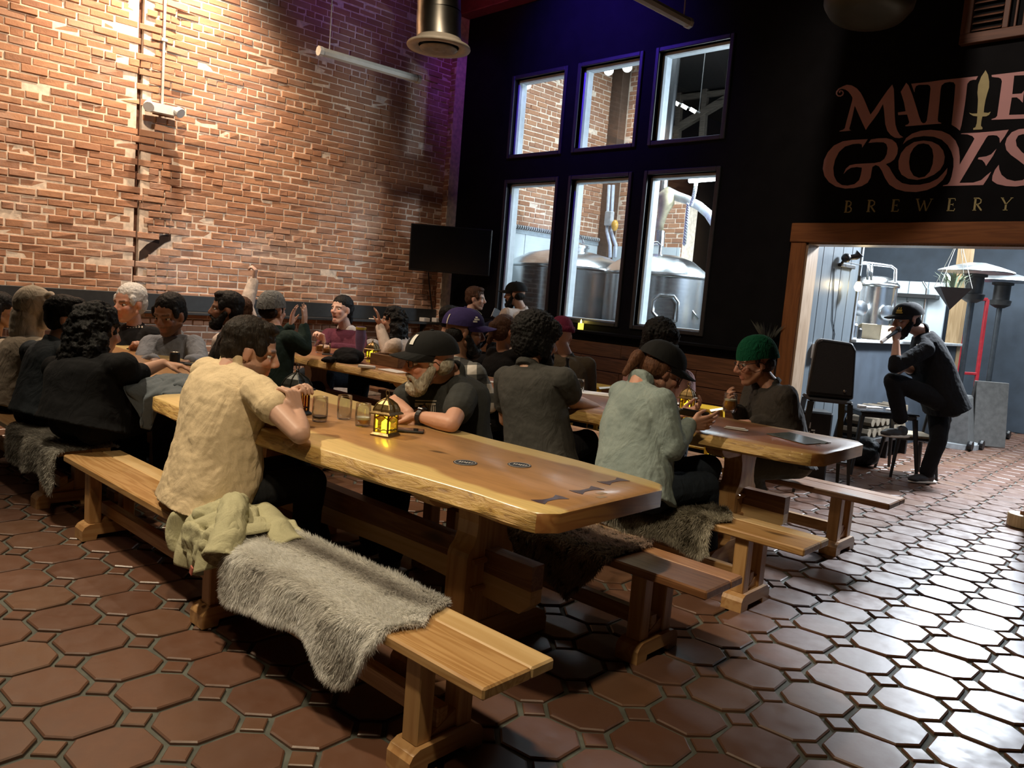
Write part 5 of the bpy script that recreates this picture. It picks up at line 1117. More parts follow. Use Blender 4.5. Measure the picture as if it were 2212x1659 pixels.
tank('narrow steel tank at the right edge of the right lower window', (-5.30, 9.35), .36, .40, 2.06, .16, False)
# hatch on the second tank, and pipes
F_ = Frame((-5.93+.60*.74, 8.27-.60*.67, 1.36), (.74, -.67, 0), (0, 0, 1)); mb = MB()
hx = [(-.15, -.12), (-.15, .10), (-.09, .17), (.08, .17), (.15, .10), (.15, -.03), (.06, -.12), (-.02, -.17), (-.09, -.17)]
mb.tube([F_.p(.07, -a, b) for a, b in hx], .018, 8, closed=True); obj('hatch_rim', mb, M_steel, tk2, smooth=True)
mb = MB(); mb.add([F_.p(.05, -a*.95, b*.95) for a, b in hx]+[F_.p(.065, -a*.8, b*.8) for a, b in hx], [tuple(range(9, 18))]+[(k, (k+1) % 9, 9+(k+1) % 9, 9+k) for k in range(9)]); obj('hatch_plate', mb, M_steel, tk2)
mb = MB(); mb.tube([atD(*q) for q in ((1462, 598, 9.55), (1450, 640, 9.5), (1449, 657, 9.5), (1458, 662, 9.5), (1485, 664, 9.5), (1495, 672, 9.5), (1508, 690, 9.5))], .017, 10); tag(obj('process_pipe', mb, M_steel, smooth=True), 'bent steel pipe beside the polygon hatch in the right lower window', 'pipe')
mb = MB(); mb.tube([atD(*q) for q in ((1392, 527, 9.7), (1420, 524, 9.7), (1427, 530, 9.7), (1424, 560, 9.7), (1412, 620, 9.7), (1398, 690, 9.7))], .020, 10); tag(obj('process_pipe', mb, M_steel, smooth=True), 'tall bent steel pipe at the left side of the right lower window', 'pipe')
t = thing('vapour_duct', 'white vapour duct with a yellowed funnel arching over the tanks', 'duct', tuple(atD(1432, 440, 10.0)))
mb = MB(); mb.tube([atD(*q) for q in ((1428, 415, 10), (1435, 425, 10), (1438, 440, 10), (1432, 460, 10), (1425, 485, 10), (1423, 505, 10))], [.11, .13, .11, .065, .055, .055], 16); obj('funnel', mb, plain('yellowed_plastic', (.52, .47, .30), .5), t, smooth=True)
mb = MB(); mb.tube([atD(*q) for q in ((1440, 415, 10), (1462, 424, 10), (1485, 432, 9.9), (1510, 445, 9.8), (1530, 462, 9.7), (1545, 485, 9.6), (1556, 512, 9.5))], [.07, .06, .055, .055, .055, .055, .055], 14); obj('duct_arc', mb, plain('white_duct', (.66, .70, .72), .4), t, smooth=True)
mb = MB(); mb.tube([atD(1423, 500, 10), atD(1421, 532, 10)], .08, 14); q_ = atD(1428, 420, 10); mb.tube([q_, (q_[0], q_[1], ZC)], .07, 12); obj('duct_clamp', mb, M_steel, t)
for k, (pts, lab) in enumerate(((((1504, 392, 9.6), (1500, 425, 9.6), (1492, 445, 9.6)), 'short pale rope by the fluorescent tube in the right lower window'), (((1487, 440, 9.7), (1483, 480, 9.7), (1478, 530, 9.7)), 'long pale rope hanging in the right lower window'))):
    mb = MB(); P = [atD(*q) for q in pts]
    for ph in (0, PI):
        Q = [P[0]*(1-t_)**2+2*P[1]*t_*(1-t_)+P[2]*t_*t_+.012*np.array([math.cos(t_*50+ph), math.sin(t_*50+ph), 0]) for t_ in np.linspace(0, 1, 60)]; mb.tube(Q, .014, 6)
    tag(obj('rope', mb, plain('pale_rope', (.52, .55, .55), .8), smooth=True), lab, 'rope')
t = thing('fluorescent_fixture', 'lit fluorescent tube fixture in the top of the right lower window', 'light fixture', tuple(atD(1520, 388, 9.6)))
a_, b_ = atD(1490, 390, 9.6), atD(1565, 384, 9.2); mb = MB(); mb.tube([a_, b_], .030, 10); obj('lit_tube', mb, emit_mat('cool_tube_glow', (.85, .95, 1.), 14), t)
mb = MB(); mb.bev((-.62, -.05, .035), (.62, .05, .07), .004, np.array([nrm_(b_-a_), np.cross((0, 0, 1.), nrm_(b_-a_)), (0, 0, 1.)]).T, (a_+b_)/2); obj('fixture_body', mb, M_offwhite, t)
for k, (px, py, D) in enumerate(((1138, 183, 10.8), (1315, 152, 10.2), (1355, 145, 10.0))):
    c = atD(px, py, D); t = thing('globe_lamp', ('lit globe lamp in the top left window', 'lit globe lamp left of two in the top middle window', 'lit globe lamp right of two in the top middle window')[k], 'lamp', tuple(c))
    mb = MB(); mb.ell(c, (.062,)*3); obj('globe', mb, emit_mat('globe_glow', (.95, .97, 1.), 9), t, smooth=True); mb = MB(); mb.tube([c+np.array([0, 0, .05]), c+np.array([0, 0, .14])], .03, 10); mb.tube([c+np.array([0, 0, .12]), (c[0], c[1], ZC)], .006, 6); obj('stem', mb, M_blackm, t)
t = thing('led_strip', 'row of four lit segments in the top right window', 'light fixture', tuple(atD(1470, 226, 10.5)))
for k in range(4): a_, b_ = atD(1435+k*18.6, 211+k*8, 10.5), atD(1447+k*18.6, 218+k*8, 10.5); mb = MB(); mb.tube([a_, b_], .024, 8); obj('lit_segment', mb, emit_mat('segment_glow', (1., .97, .9), 8), t)
mb = MB(); mb.tube([atD(1430, 206, 10.52), atD(1512, 244, 10.52)], .012, 6); [mb.tube([atD(px, py, 10.52), (lambda q: (q[0], q[1], ZC))(atD(px, py, 10.52))], .006, 5) for px, py in ((1432, 207), (1510, 243))]; obj('strip_rail', mb, M_blackm, t)
t = thing('conduit_pair', 'pair of grey pipes coming down the bricks in the middle lower window', 'pipe', tuple(atD(1320, 480, 11.5)))
for dx in (0, 9): mb = MB(); mb.tube([atD(1316+dx, 400, 11.4), atD(1312+dx, 470, 11.4), atD(1311+dx, 500, 11.3), atD(1318+dx*1.4, 530, 11.1), atD(1318+dx*1.2, 555, 11)], .025, 8); obj('pipe', mb, plain('blue_grey_pipe', (.34, .38, .44), .5), t, smooth=True)
mb = MB(); mb.bev((-.06, -.04, -.10), (.06, .04, .10), .01, None, atD(1316, 472, 11.3)); obj('junction_box', mb, plain('grey_box', (.42, .44, .46), .5), t)
mb = MB(); mb.ell(atD(1328, 487, 11.2), (.05, .05, .08)); obj('valve', mb, plain('amber_valve', (.55, .30, .05), .4), t, smooth=True)
# timbers of the roof in the upper right window
t = thing('roof_truss', 'dusty timber truss seen through the top right window', 'truss', tuple(atY(1500, 200, 12.0))); M_tim = wood('dusty_timber', (.30, .25, .20), (.18, .15, .12), 0, .8, coat=0)
def bar(p, q, w, m, parent, name='timber', up=(0, 0, 1)):
    p, q = np.array(p, float), np.array(q, float); d, s, u = frame(q-p, up); L = np.linalg.norm(q-p); mb = MB(); mb.bev((0, -w/2, -w/2), (L, w/2, w/2), .006, np.array([d, s, u]).T, p); return obj(name, mb, m, parent)
for a_, b_, w in (((1405, 182), (1600, 148), .16), ((1470, 170), (1462, 330), .10), ((1527, 160), (1515, 330), .10), ((1425, 216), (1600, 196), .09), ((1405, 312), (1600, 196), .12), ((1440, 100), (1520, 155), .13)): bar(atY(a_[0], a_[1], 12.0), atY(b_[0], b_[1], 12.0), w, M_tim, t)
# ================================================================== HALL SEEN THROUGH THE DOORWAY
XH = -3.30
M_plank = plain('grey_blue_plank', (.105, .125, .140), .34, var=.08, scale=5, stretch=(6, 6, .5), spec=.6)
mb = MB(); mb.box((XH-.13, 6.96, 0), (XH-.022, 8.0, 2.7)); wall_pl = struct(obj('wall_hall_left', mb, M_dark))
y = 6.96
while y < 7.98: mb = MB(); mb.bev((XH-.022, y+.0025, 0), (XH, min(y+.205, 7.995), 2.7), .004); obj('plank', mb, M_plank, wall_pl); y += .208
mb = MB(); mb.bev((XH-.14, 7.995, 1.22), (XH+.012, 8.04, 2.7), .004); obj('end_trim', mb, plain('trim_grey', (.15, .17, .19), .5), wall_pl)
mb = MB(); mb.box((XH-.13, 8.0, 0), (XH, 11.5, 1.195)); hw = struct(obj('wall_hall_half', mb, M_navy))
mb = MB(); mb.bev((XH-.24, 8.0, 1.195), (XH+.06, 11.5, 1.228), .005); obj('ledge', mb, plain('pale_ledge', (.42, .44, .45), .35), hw, label='pale counter ledge on top of the half wall')
t = thing('wall_lamp', 'black wall lamp with a ball joint on the grey planks', 'lamp', tuple(atX(1830, 560, XH)))
c = atX(1828, 557, XH+.06); mb = MB(); mb.ell(c, (.045, .045, .045)); obj('ball_joint', mb, M_blackm, t, smooth=True)
mb = MB(); mb.tube([c, c+np.array([.05, .10, .02]), atX(1858, 547, XH+.14)], [.02, .03, .045], 12); obj('lamp_arm', mb, M_blackm, t, smooth=True)
mb = MB(); a_ = atX(1811, 571, XH); b_ = atX(1842, 575, XH); mb.bev((XH+.0, a_[1], a_[2]-.02), (XH+.03, b_[1], a_[2]+.015), .004); mb.tube([(XH+.015, c[1], a_[2]), c], .014, 8); obj('mount_bar', mb, M_blackm, t)
c = np.array([XH+.11, 7.76, 1.745]); t = thing('hanging_bulb', 'small lit bulb hanging on a cord before the grey planks', 'lamp', tuple(c))
mb = MB(); mb.lathe([(.001, -.05), (.022, -.043), (.034, -.02), (.035, 0), (.025, .028), (.014, .045)], c, 16); obj('bulb', mb, emit_mat('warm_bulb', (1., .78, .42), 26), t, smooth=True)
mb = MB(); mb.tube([c+np.array([0, 0, .04]), c+np.array([0, 0, .10])], .016, 10); obj('socket', mb, M_blackm, t); mb = MB(); mb.tube([c+np.array([0, 0, .1]), c+np.array([0, .01, .2]), (XH+.05, 7.62, 1.96)], .004, 6); obj('cord', mb, M_blackm, t)
light('bulb_light', 'POINT', tuple(c+np.array([.02, -.02, 0])), 2.2, (1., .72, .35), None, .04)
mb = MB(); mb.tube([atX(q[0], q[1], XH+.006) for q in ((1802, 580), (1800, 640), (1798, 690), (1803, 722), (1798, 750), (1797, 790))], .004, 6); tag(obj('lamp_cord', mb, M_blackpl), 'thin black cord running down the grey planks', 'cord')
mb = MB(); c = atX(1757, 758, XH); mb.bev((XH, c[1]-.05, c[2]-.07), (XH+.05, c[1]+.04, c[2]+.07), .006); tag(obj('socket_box', mb, M_wh), 'white socket box low on the grey planks behind the loudspeaker', 'socket')
# things on the ledge
c = atX(1897, 718, XH-.09); t = thing('cardboard_box', 'open cardboard box on the pale ledge left of the man with the microphone', 'box', tuple(c)); M_card = plain('cardboard', (.50, .42, .28), .85, var=.08)
R = Rz(.12); z0 = 1.229; hx_, hy_, hh = .10, .30, .16
for p, q in (((-hx_, -hy_, 0), (-hx_+.006, hy_, hh)), ((hx_-.006, -hy_, 0), (hx_, hy_, hh)), ((-hx_, -hy_, 0), (hx_, -hy_+.006, hh)), ((-hx_, hy_-.006, 0), (hx_, hy_, hh)), ((-hx_, -hy_, 0), (hx_, hy_, .006))): mb = MB(); mb.box(p, q, R, (c[0], c[1], z0)); obj('side', mb, M_card, t)
mb = MB(); mb.box((-.09, -hy_, 0), (.0, hy_, .005), R @ Ry(-.5), (c[0]-hx_, c[1], z0+hh-.0)); obj('flap', mb, M_card, t)
for k, (px, r, h, m, lab) in enumerate(((1841, .045, .17, M_steel, 'steel canister at the left end of the pale ledge'), (1853, .036, .12, M_blackpl, 'black jar beside the steel canister on the pale ledge'), (2010, .07, .12, plain('orange_light_grid', (.45, .18, .05), .4), 'orange light reflection shaped as a bowl on the pale ledge behind the man with the microphone'))):
    c = atX(px, 726, XH-.08); mb = MB(); mb.lathe([(r*.9, 0), (r, .01), (r, h*.8), (r*.75, h*.92), (r*.7, h), (.01, h)], (c[0], c[1], 1.229), 20); tag(obj('canister' if k < 2 else 'bowl', mb, m, smooth=False), lab, 'container')  # the last one's amber is an orange light reflection put into colour
c = atX(1926, 722, XH-.1); mb = MB(); mb.ell((c[0], c[1], 1.29), (.09, .12, .07)); o = obj('paper_bag', mb, M_paper); later(o, .012, 1, .5, .06, .08); tag(o, 'crumpled white bag behind the cardboard box on the ledge', 'bag')
# tank, panel wall and post behind the half wall
c = atD(1890, 650, 10.6); t5 = tank('steel fermenter behind the half wall at the left of the doorway', (c[0], c[1]), .26, .75, 1.93, .10, False)
for px, py in ((1856, 666), (1916, 676)): c2 = atD(px, py, 10.3); R = np.array(frame((.7, -.7, 0))).T[:, [1, 2, 0]]; mb = MB(); mb.lathe([(.075, -.06), (.08, .0), (.10, .01), (.10, .03), (.03, .05), (.01, .05)], c2, 18, R); o = obj('port', mb, M_steel, t5); autosmooth(o, 40)
mb = MB(); mb.tube([atD(*q) for q in ((1856, 600, 10.4), (1858, 572, 10.4), (1866, 568, 10.4), (1925, 575, 10.4), (1935, 582, 10.4), (1932, 640, 10.4), (1925, 700, 10.4))], .022, 10); mb.tube([atD(*q) for q in ((1874, 605, 10.3), (1876, 572, 10.3), (1884, 570, 10.3), (1882, 606, 10.3))], .018, 8); obj('top_pipe', mb, M_steel, t5, smooth=True)
t = thing('panel_partition', 'pale panelled partition with a dark shelf behind the half wall', 'partition', tuple(atY(1985, 690, 13.0)))
a_, b_ = atY(1925, 606, 12.9), atY(2052, 604, 12.9); x0, x1, zt = a_[0], b_[0], a_[2]
for k in range(3): xa = x0+(x1-x0)*k/3; mb = MB(); mb.bev((xa+.005, 12.88, .1), (xa+(x1-x0)/3-.005, 12.92, zt), .004); obj('panel', mb, M_white, t)
mb = MB(); q = atY(1985, 640, 12.8); mb.bev((x0, 12.70, q[2]-.03), (x1-.1, 12.88, q[2]+.03), .004); obj('shelf', mb, M_blackm, t); mb = MB(); mb.tube([(x1-.35, 12.84, zt), (x1-.28, 12.84, zt-.1), (x1-.28, 12.84, .8)], .018, 8); obj('conduit', mb, M_steel, t)
c = atX(2068, 700, XH-.07); mb = MB(); mb.bev((XH-.15, 11.36, 0), (XH+.01, 11.50, 3.2), .006); struct(obj('trim_5', mb, wood('fir_post', (.50, .34, .18), (.36, .23, .11), 2)))
for k, px in enumerate((2098, 2130, 2166)): c = atD(px, 700, 13.2+.4*k); tank(('steel tank directly right of the fir post', 'middle steel tank behind the red hand truck', 'steel tank behind the second patio heater')[k], (c[0], c[1]), .20, .5, 2.25+.05*k, .12, False)
# patio heaters
M_heat = plain('grey_hammered_enamel', (.16, .16, .155), .5, metal=.3)
def heater(c, label):
    t = thing('patio_heater', label, 'heater', (c[0], c[1], 0), 'patio heaters in the hall'); x, y = c[0], c[1]
    mb = MB(); mb.lathe([(.29, .06), (.29, .09), (.20, .60), (.18, .63), (.05, .64)], (x, y, 0), 4, Rz(PI/4+.1)); obj('base_cover', mb, M_heat, t)
    mb = MB(); mb.lathe([(.30, .0), (.30, .06), (.05, .065)], (x, y, 0), 24); obj('base_plate', mb, plain('base_light', (.35, .37, .38), .4), t)
    for dx in (-.04, .12): mb = MB(); mb.lathe([(.01, -.025), (.055, -.025), (.06, 0), (.055, .025), (.01, .025)], (x+.27+dx*.3, y-.12+dx*1.6, .06), 16, Ry(PI/2)); obj('wheel', mb, M_blackpl, t, smooth=False)
    mb = MB(); mb.tube([(x, y, .62), (x, y, 1.78)], .033, 14); obj('pole', mb, plain('pole_grey', (.07, .08, .09), .4, metal=.6), t)
    mb = MB(); mb.lathe([(.05, 1.74), (.12, 1.78), (.13, 1.84), (.10, 1.85), (.10, 2.04), (.13, 2.05), (.13, 2.08), (.02, 2.09)], (x, y, 0), 24); o = obj('burner', mb, plain('burner_dark', (.06, .06, .06), .5, metal=.5), t); autosmooth(o, 40)
    mb = MB(); mb.lathe([(.41, 2.10), (.405, 2.115), (.25, 2.17), (.10, 2.21), (.02, 2.215)], (x, y, 0), 40, cap=False); mb.lathe([(.40, 2.095), (.25, 2.15), (.02, 2.19)], (x, y, 0), 40, cap=False); o = obj('reflector', mb, plain('heater_aluminium', (.62, .66, .68), .3, metal=.85), t, smooth=True)
h1_ = atZ(2054, 962, 0); heater(h1_, 'nearer grey patio heater with a broad reflector behind the man with the microphone')
h2_ = atZ(2118, 940, 0); heater(h2_, 'farther patio heater behind the first, its reflector cut by the right edge')
# hanging triangular planter
c = atD(2058, 622, 8.6); t = thing('hanging_planter', 'black pyramid planter with trailing green leaves hanging in the hall', 'planter', tuple(c))
R = Rz(.5); mb = MB(); pr_ = [(.155, .155), (-.155, .155), (-.155, -.155), (.155, -.155)]
mb.add([R @ np.array([a, b, 0])+c for a, b in pr_]+[R @ np.array([a*.93, b*.93, 0])+c for a, b in pr_]+[c+np.array([0, 0, -.24])], [(0, 1, 8), (1, 2, 8), (2, 3, 8), (3, 0, 8)]+[(k, 4+k, 4+(k+1) % 4, (k+1) % 4) for k in range(4)]+[(4, 7, 6, 5)]); obj('pot', mb, plain('black_pot', (.018, .018, .022), .5), t)
mb = MB(); rg = np.random.default_rng(4)
for k in range(46):
    a = rg.uniform(0, 2*PI); r = rg.uniform(.02, .12); p0 = c+np.array([r*math.cos(a), r*math.sin(a), 0]); L = rg.uniform(.10, .26); out = rg.uniform(.1, .5); d = np.array([math.cos(a)*out, math.sin(a)*out, 1]); w = np.array([-math.sin(a), math.cos(a), 0])*rg.uniform(.006, .014)
    q1 = p0+d*L*.5; q2 = p0+d*L*.8+np.array([math.cos(a), math.sin(a), -.6])*L*.35*out*2; mb.add([p0-w*.4, p0+w*.4, q1+w, q1-w, q2], [(0, 1, 2, 3), (3, 2, 4)])
obj('foliage', mb, plain('planter_leaf', (.16, .20, .12), .6), t, kind='stuff', fix=False); mb = MB()
for a, b in pr_: mb.tube([R @ np.array([a, b, 0])+c, c+np.array([0, 0, .55])], .003, 5)
mb.tube([c+np.array([0, 0, .55]), (c[0], c[1], ZC)], .003, 5); obj('hanging_cord', mb, plain('pale_cord', (.4, .38, .33), .8), t)
# red hand truck, sacks, crates, board, low wall
M_red = plain('red_paint', (.42, .02, .03), .45); q = atD(2113, 800, 11.2); base = np.array([q[0], q[1], 0]); t = thing('hand_truck', 'red hand truck frame standing behind the patio heaters', 'hand truck', tuple(base))
P = [atD(2078, 800, 11.2), atD(2080, 645, 11.2), atD(2133, 647, 11.2), atD(2113, 800, 11.2)]; P[0][2] = .1; P[3][2] = .1
for i in range(3): bar(P[i], P[i+1], .045, M_red, t, 'frame_tube', (.7, -.7, 0.01))
bar((P[0]*.6+P[1]*.4), (P[3]*.6+P[2]*.4), .04, M_red, t, 'cross_bar'); mb = MB(); mb.bev((-.25, -.15, 0), (.25, .15, .012), .003, Rz(.8), (base[0]-.1, base[1]-.1, .02)); obj('toe_plate', mb, M_red, t)
for e in (P[0], P[3]): mb = MB(); mb.lathe([(.02, -.03), (.11, -.03), (.12, 0), (.11, .03), (.02, .03)], (e[0], e[1], .12), 18, Rz(.8) @ Ry(PI/2)); obj('wheel', mb, M_blackpl, t)
M_sack = cloth('malt_sack', (.46, .43, .26), .9, .6, 6)
q0 = atD(2145, 830, 12.4); t = thing('plastic_crate', 'white slatted crate under the sacks at the end of the hall', 'crate', (q0[0], q0[1], 0)); hz = q0[2]
for k in range(7): mb = MB(); z = .06+k*(.95)/7; mb.bev((-.26, -.30, z), (.26, .30, z+.075), .006, Rz(.79), (q0[0], q0[1], 0)); obj('slat', mb, M_wh if k % 2 == 0 else M_blackpl, t)
for k, (px, py, D, r, lab) in enumerate(((2108, 742, 12.2, (.16, .26, .15), 'slumped pale malt sack left of the red hand truck'), (2160, 768, 12.3, (.20, .28, .13), 'malt sack lying on the white crate'), (2135, 735, 12.6, (.17, .20, .16), 'malt sack leaning behind the red hand truck'))):
    c = atD(px, py, D); mb = MB(); mb.ell(c, r, Rz(.8+.3*k)); mb.ell(c+np.array([.05, .05, .08]), np.array(r)*.7, Rz(.5)); o = obj('malt_sack', mb, M_sack); later(o, .02, 2, .5, .05, .12); tag(o, lab, 'sack')
    if k != 1: mb = MB(); mb.bev((c[0]-.2, c[1]-.2, 0), (c[0]+.2, c[1]+.2, c[2]-r[2]+.02), .01); tag(obj('wooden_crate', mb, plain('crate_grey', (.20, .20, .19), .7)), ('grey crate under the slumped sack left of the hand truck', '', 'grey crate under the sack behind the hand truck')[k], 'crate')
q = atZ(2122, 962, 0); t = thing('folding_board', 'grey folding board standing between the two patio heaters', 'board', (q[0], q[1], 0))
for s_ in (-1, 1): mb = MB(); mb.bev((-.19, -.012, 0), (.19, .012, .80), .004, Rz(.7) @ Rx(.16*s_), (q[0]-s_*.09, q[1]+s_*.09, .01)); obj('board', mb, plain('chalky_grey', (.15, .145, .135), .8), t)
q = atZ(2166, 903, 0); mb = MB(); mb.bev((q[0]-.02, q[1], 0), (q[0]+.20, q[1]+.22, 1.38), .008); struct(obj('trim_6', mb, M_wh))
mb = MB(); mb.box((q[0]+.2, q[1]+.05, 0), (-.5, q[1]+.18, 1.34)); struct(obj('wall_hall_end', mb, M_navy)); mb = MB(); mb.bev((q[0]+.2, q[1]+.03, 0), (-.5, q[1]+.05, .12), .004); struct(obj('baseboard_hall', mb, plain('pale_base', (.25, .26, .26), .6)))
# wooden drum at the right door post
q = atZ(2200, 1140, 0); t = thing('wooden_drum', 'round pale wooden block standing at the foot of the right door post', 'wooden block', (q[0], q[1]+.05, 0))
mb = MB(); mb.lathe([(.10, 0), (.105, .005), (.105, .088), (.10, .094), (.01, .094)], (q[0]+.01, q[1]+.07, 0), 28); o = obj('block', mb, wood('pale_block', (.50, .38, .22), (.38, .27, .14), 2, .6), t); autosmooth(o, 40)
# ================================================================== LOUDSPEAKER, BLACK TABLE, CHAIR BY THE DOORWAY
c = atY(1787, 857, 6.35); zs_ = c[2]; t = thing('loudspeaker', 'black loudspeaker standing on a black stool by the door post', 'speaker', tuple(c))
F_ = Frame(c, (.55, -.83, 0), (0, 0, 1)); pl = [(-.175, 0), (.175, 0), (.18, .02), (.155, .40), (.12, .455), (-.12, .47), (-.155, .44), (-.18, .02)]
def fr(dp): return lambda a, b: F_.p(dp, a*(1 if dp > 0 else .82), b)
mb = MB(); mb.prism(pl, fr(.12), fr(-.14)); o = obj('cabinet', mb, M_blackpl, t); bm = o.modifiers.new('b', 'BEVEL'); bm.width = .02; bm.segments = 3; bm.limit_method = 'ANGLE'
mb = MB(); mb.prism([(a*.88, .04+b*.86) for a, b in pl], fr(.1205), fr(.128)); obj('grille', mb, plain('grille_black', (.015, .015, .016), .6, scale=120, bmp=.6), t)
mb = MB(); mb.ell(F_.p(.13, .10, .07), (.012, .012, .012)); obj('badge', mb, plain('small_badge', (.4, .35, .3), .3, metal=1), t)
def metal_stool(c, h, m, label, group, r=.155, rz=.3, seatm=None):
    t = thing('metal_stool', label, 'stool', (c[0], c[1], 0), group); R = Rz(rz); cc = np.array([c[0], c[1], 0])
    mb = MB(); mb.bev((-r, -r, h-.03), (r, r, h), .02, R, cc); obj('seat', mb, seatm or m, t)
    for sx in (-1, 1):
        for sy in (-1, 1):
            a, b = R @ np.array([sx*r*.86, sy*r*.86, h-.03])+cc, R @ np.array([sx*r*1.22, sy*r*1.22, 0])+cc
            d, s, u = frame(b-a, R @ np.array([sx, sy, 0.])); L = np.linalg.norm(b-a); mb = MB()
            mb.add([a+s*.032, a-s*.032, a+u*.030, b+s*.014, b-s*.014, b+u*.014], [(0, 1, 4, 3), (1, 2, 5, 4), (2, 0, 3, 5), (0, 2, 1), (3, 4, 5)]); obj('leg', mb, m, t)
    for k in range(4): a = PI/4+k*PI/2; p = R @ np.array([r*1.5*math.cos(a), r*1.5*math.sin(a), h*.36])+cc; q = R @ np.array([r*1.5*math.cos(a+PI/2), r*1.5*math.sin(a+PI/2), h*.36])+cc; mb = MB(); mb.tube([p, q], .010, 8); obj('foot_rail', mb, m, t)
    return t
metal_stool((c[0], c[1]), zs_-.003, M_blackm, 'black metal stool under the loudspeaker', None, .17, .6)
M_yel = plain('yellow_enamel', (.52, .30, .008), .38, var=.08)
GY = 'yellow metal stools'
metal_stool(atY(1287, 800, 5.75), .62, M_yel, 'yellow metal stool against the boards, left of the pink shirt man', GY, rz=.1)
metal_stool(atY(1518, 832, 5.75), .60, M_yel, 'yellow metal stool between the pink shirt man and the green beanie', GY, rz=.15)
metal_stool(atZ(1080, 940, .36), .37, M_yel, 'low yellow metal stool between the bearded man and the grey tee man', GY, .15, .3)
mb = MB(); q = atY(1768, 905, 6.3); F_ = Frame((-2.98, 6.62, .0), (.6, -.8, 0), (0, 0, 1)); 
t = thing('loudspeaker', 'lower black equipment case with a white mark under the loudspeaker stool', 'speaker', (-2.98, 6.62, 0)); mb = MB(); mb.bev((-.13, -.15, 0), (.13, .15, .62), .015, F_.R, F_.o); obj('cabinet', mb, M_blackpl, t)
mb = MB()
for a, b, w_, h_ in ((-.03, .50, .012, .05), (-.03, .42, .012, .06), (.0, .46, .03, .012), (-.005, .40, .03, .012), (.01, .43, .012, .03)): mb.box((.131, a-w_/2, b-h_/2), (.134, a+w_/2, b+h_/2), F_.R, F_.o)
obj('white_mark', mb, M_wh, t)
# black metal table and the chair with the grey jacket
tc = (atZ(1785, 1035, 0)+atZ(1925, 1055, 0)+atZ(1965, 1000, 0)+atZ(1840, 985, 0))/4
t = thing('metal_table', 'small black metal table by the doorway with cables and papers on it', 'table', (tc[0], tc[1], 0)); R = Rz(.75); hT = .60
mb = MB(); mb.bev((-.27, -.27, hT-.02), (.27, .27, hT), .012, R, (tc[0], tc[1], 0)); obj('table_top', mb, plain('black_gloss_metal', (.012, .012, .013), .2), t)
mb = MB(); mb.bev((-.25, -.25, hT-.06), (.25, .25, hT-.02), .004, R, (tc[0], tc[1], 0)); obj('apron', mb, M_blackm, t)
for sx in (-1, 1):
    for sy in (-1, 1):
        a, b = R @ np.array([sx*.24, sy*.24, hT-.05])+np.array([tc[0], tc[1], 0]), R @ np.array([sx*.30, sy*.30, 0])+np.array([tc[0], tc[1], 0]); mb = MB(); mb.tube([a, a*.5+b*.5, b], [.026, .02, .014], 8); obj('leg', mb, M_blackm, t)
for k, (dx, dy, l, w_, rz, lab) in enumerate(((-.06, .02, .16, .09, .3, 'open notebook on the black metal table'), (.08, .08, .12, .07, 1., 'white paper slip on the black metal table'), (-.12, -.10, .07, .05, .2, 'small white packet at the edge of the black metal table'))):
    mb = MB(); mb.bev((-l/2, -w_/2, 0), (l/2, w_/2, .008+.012*(k == 2)), .002, R @ Rz(rz), (tc[0]+dx, tc[1]+dy, hT+.001)); tag(obj('notebook' if k == 0 else 'paper_slip' if k == 1 else 'packet', mb, M_paper), lab, ('notebook', 'paper', 'packet')[k])
pc = atZ(1938, 932, .40); t = thing('metal_chair', 'black metal chair with a pale wooden seat and a grey jacket over its back', 'chair', (pc[0], pc[1], 0)); R = Rz(-2.45); C0 = np.array([pc[0]+.10, pc[1]+.06, 0])
mb = MB(); mb.bev((-.18, -.18, .375), (.18, .18, .40), .01, R, C0); obj('seat', mb, wood('chair_seat', (.46, .36, .22), (.34, .25, .14), 0), t)
mb = MB(); mb.bev((-.185, -.185, .352), (.185, .185, .375), .006, R, C0); obj('seat_frame', mb, M_blackm, t)
for sx in (-1, 1):
    for sy in (-1, 1):
        a, b = R @ np.array([sx*.165, sy*.165, .36])+C0, R @ np.array([sx*.205, sy*.205, 0])+C0; mb = MB(); mb.tube([a, b], [.022, .013], 8); obj('leg', mb, M_blackm, t)
    mb = MB(); mb.tube([R @ np.array([-.175, sx*.165, .36])+C0, R @ np.array([-.205, sx*.17, .60])+C0, R @ np.array([-.225, sx*.15, .72])+C0], .014, 8); obj('back_post', mb, M_blackm, t)
mb = MB(); mb.tube([R @ np.array([-.225, y_, .72-.02*abs(y_)/.15])+C0 for y_ in np.linspace(-.15, .15, 7)], .015, 8); mb.bev((-.222, -.03, .38), (-.205, .03, .72), .004, R, C0); obj('back_rail', mb, M_blackm, t)
mb = MB(); mb.ell(R @ np.array([-.225, 0, .70])+C0, (.05, .20, .045), R); mb.ell(R @ np.array([-.25, .02, .55])+C0, (.028, .20, .18), R); mb.ell(R @ np.array([-.20, -.03, .60])+C0, (.02, .16, .10), R)
o = obj('draped_jacket', mb, cloth('grey_jacket', (.075, .08, .09))); later(o, .010, 2, .5, .03, .08); tag(o, 'dark grey jacket hung over the back of the black chair', 'jacket')
# bag on the floor under the black table
c = atZ(1848, 1005, 0); mb = MB(); mb.ell((c[0], c[1]+.05, .11), (.20, .15, .12)); mb.ell((c[0]+.05, c[1]+.1, .19), (.12, .12, .10)); mb.ell((c[0]-.12, c[1], .08), (.10, .10, .08)); o = obj('backpack', mb, cloth('black_nylon', (.012, .012, .014), .5)); later(o, .012, 3, .5, .04, .1); tag(o, 'black backpack slumped on the floor under the black table', 'bag')
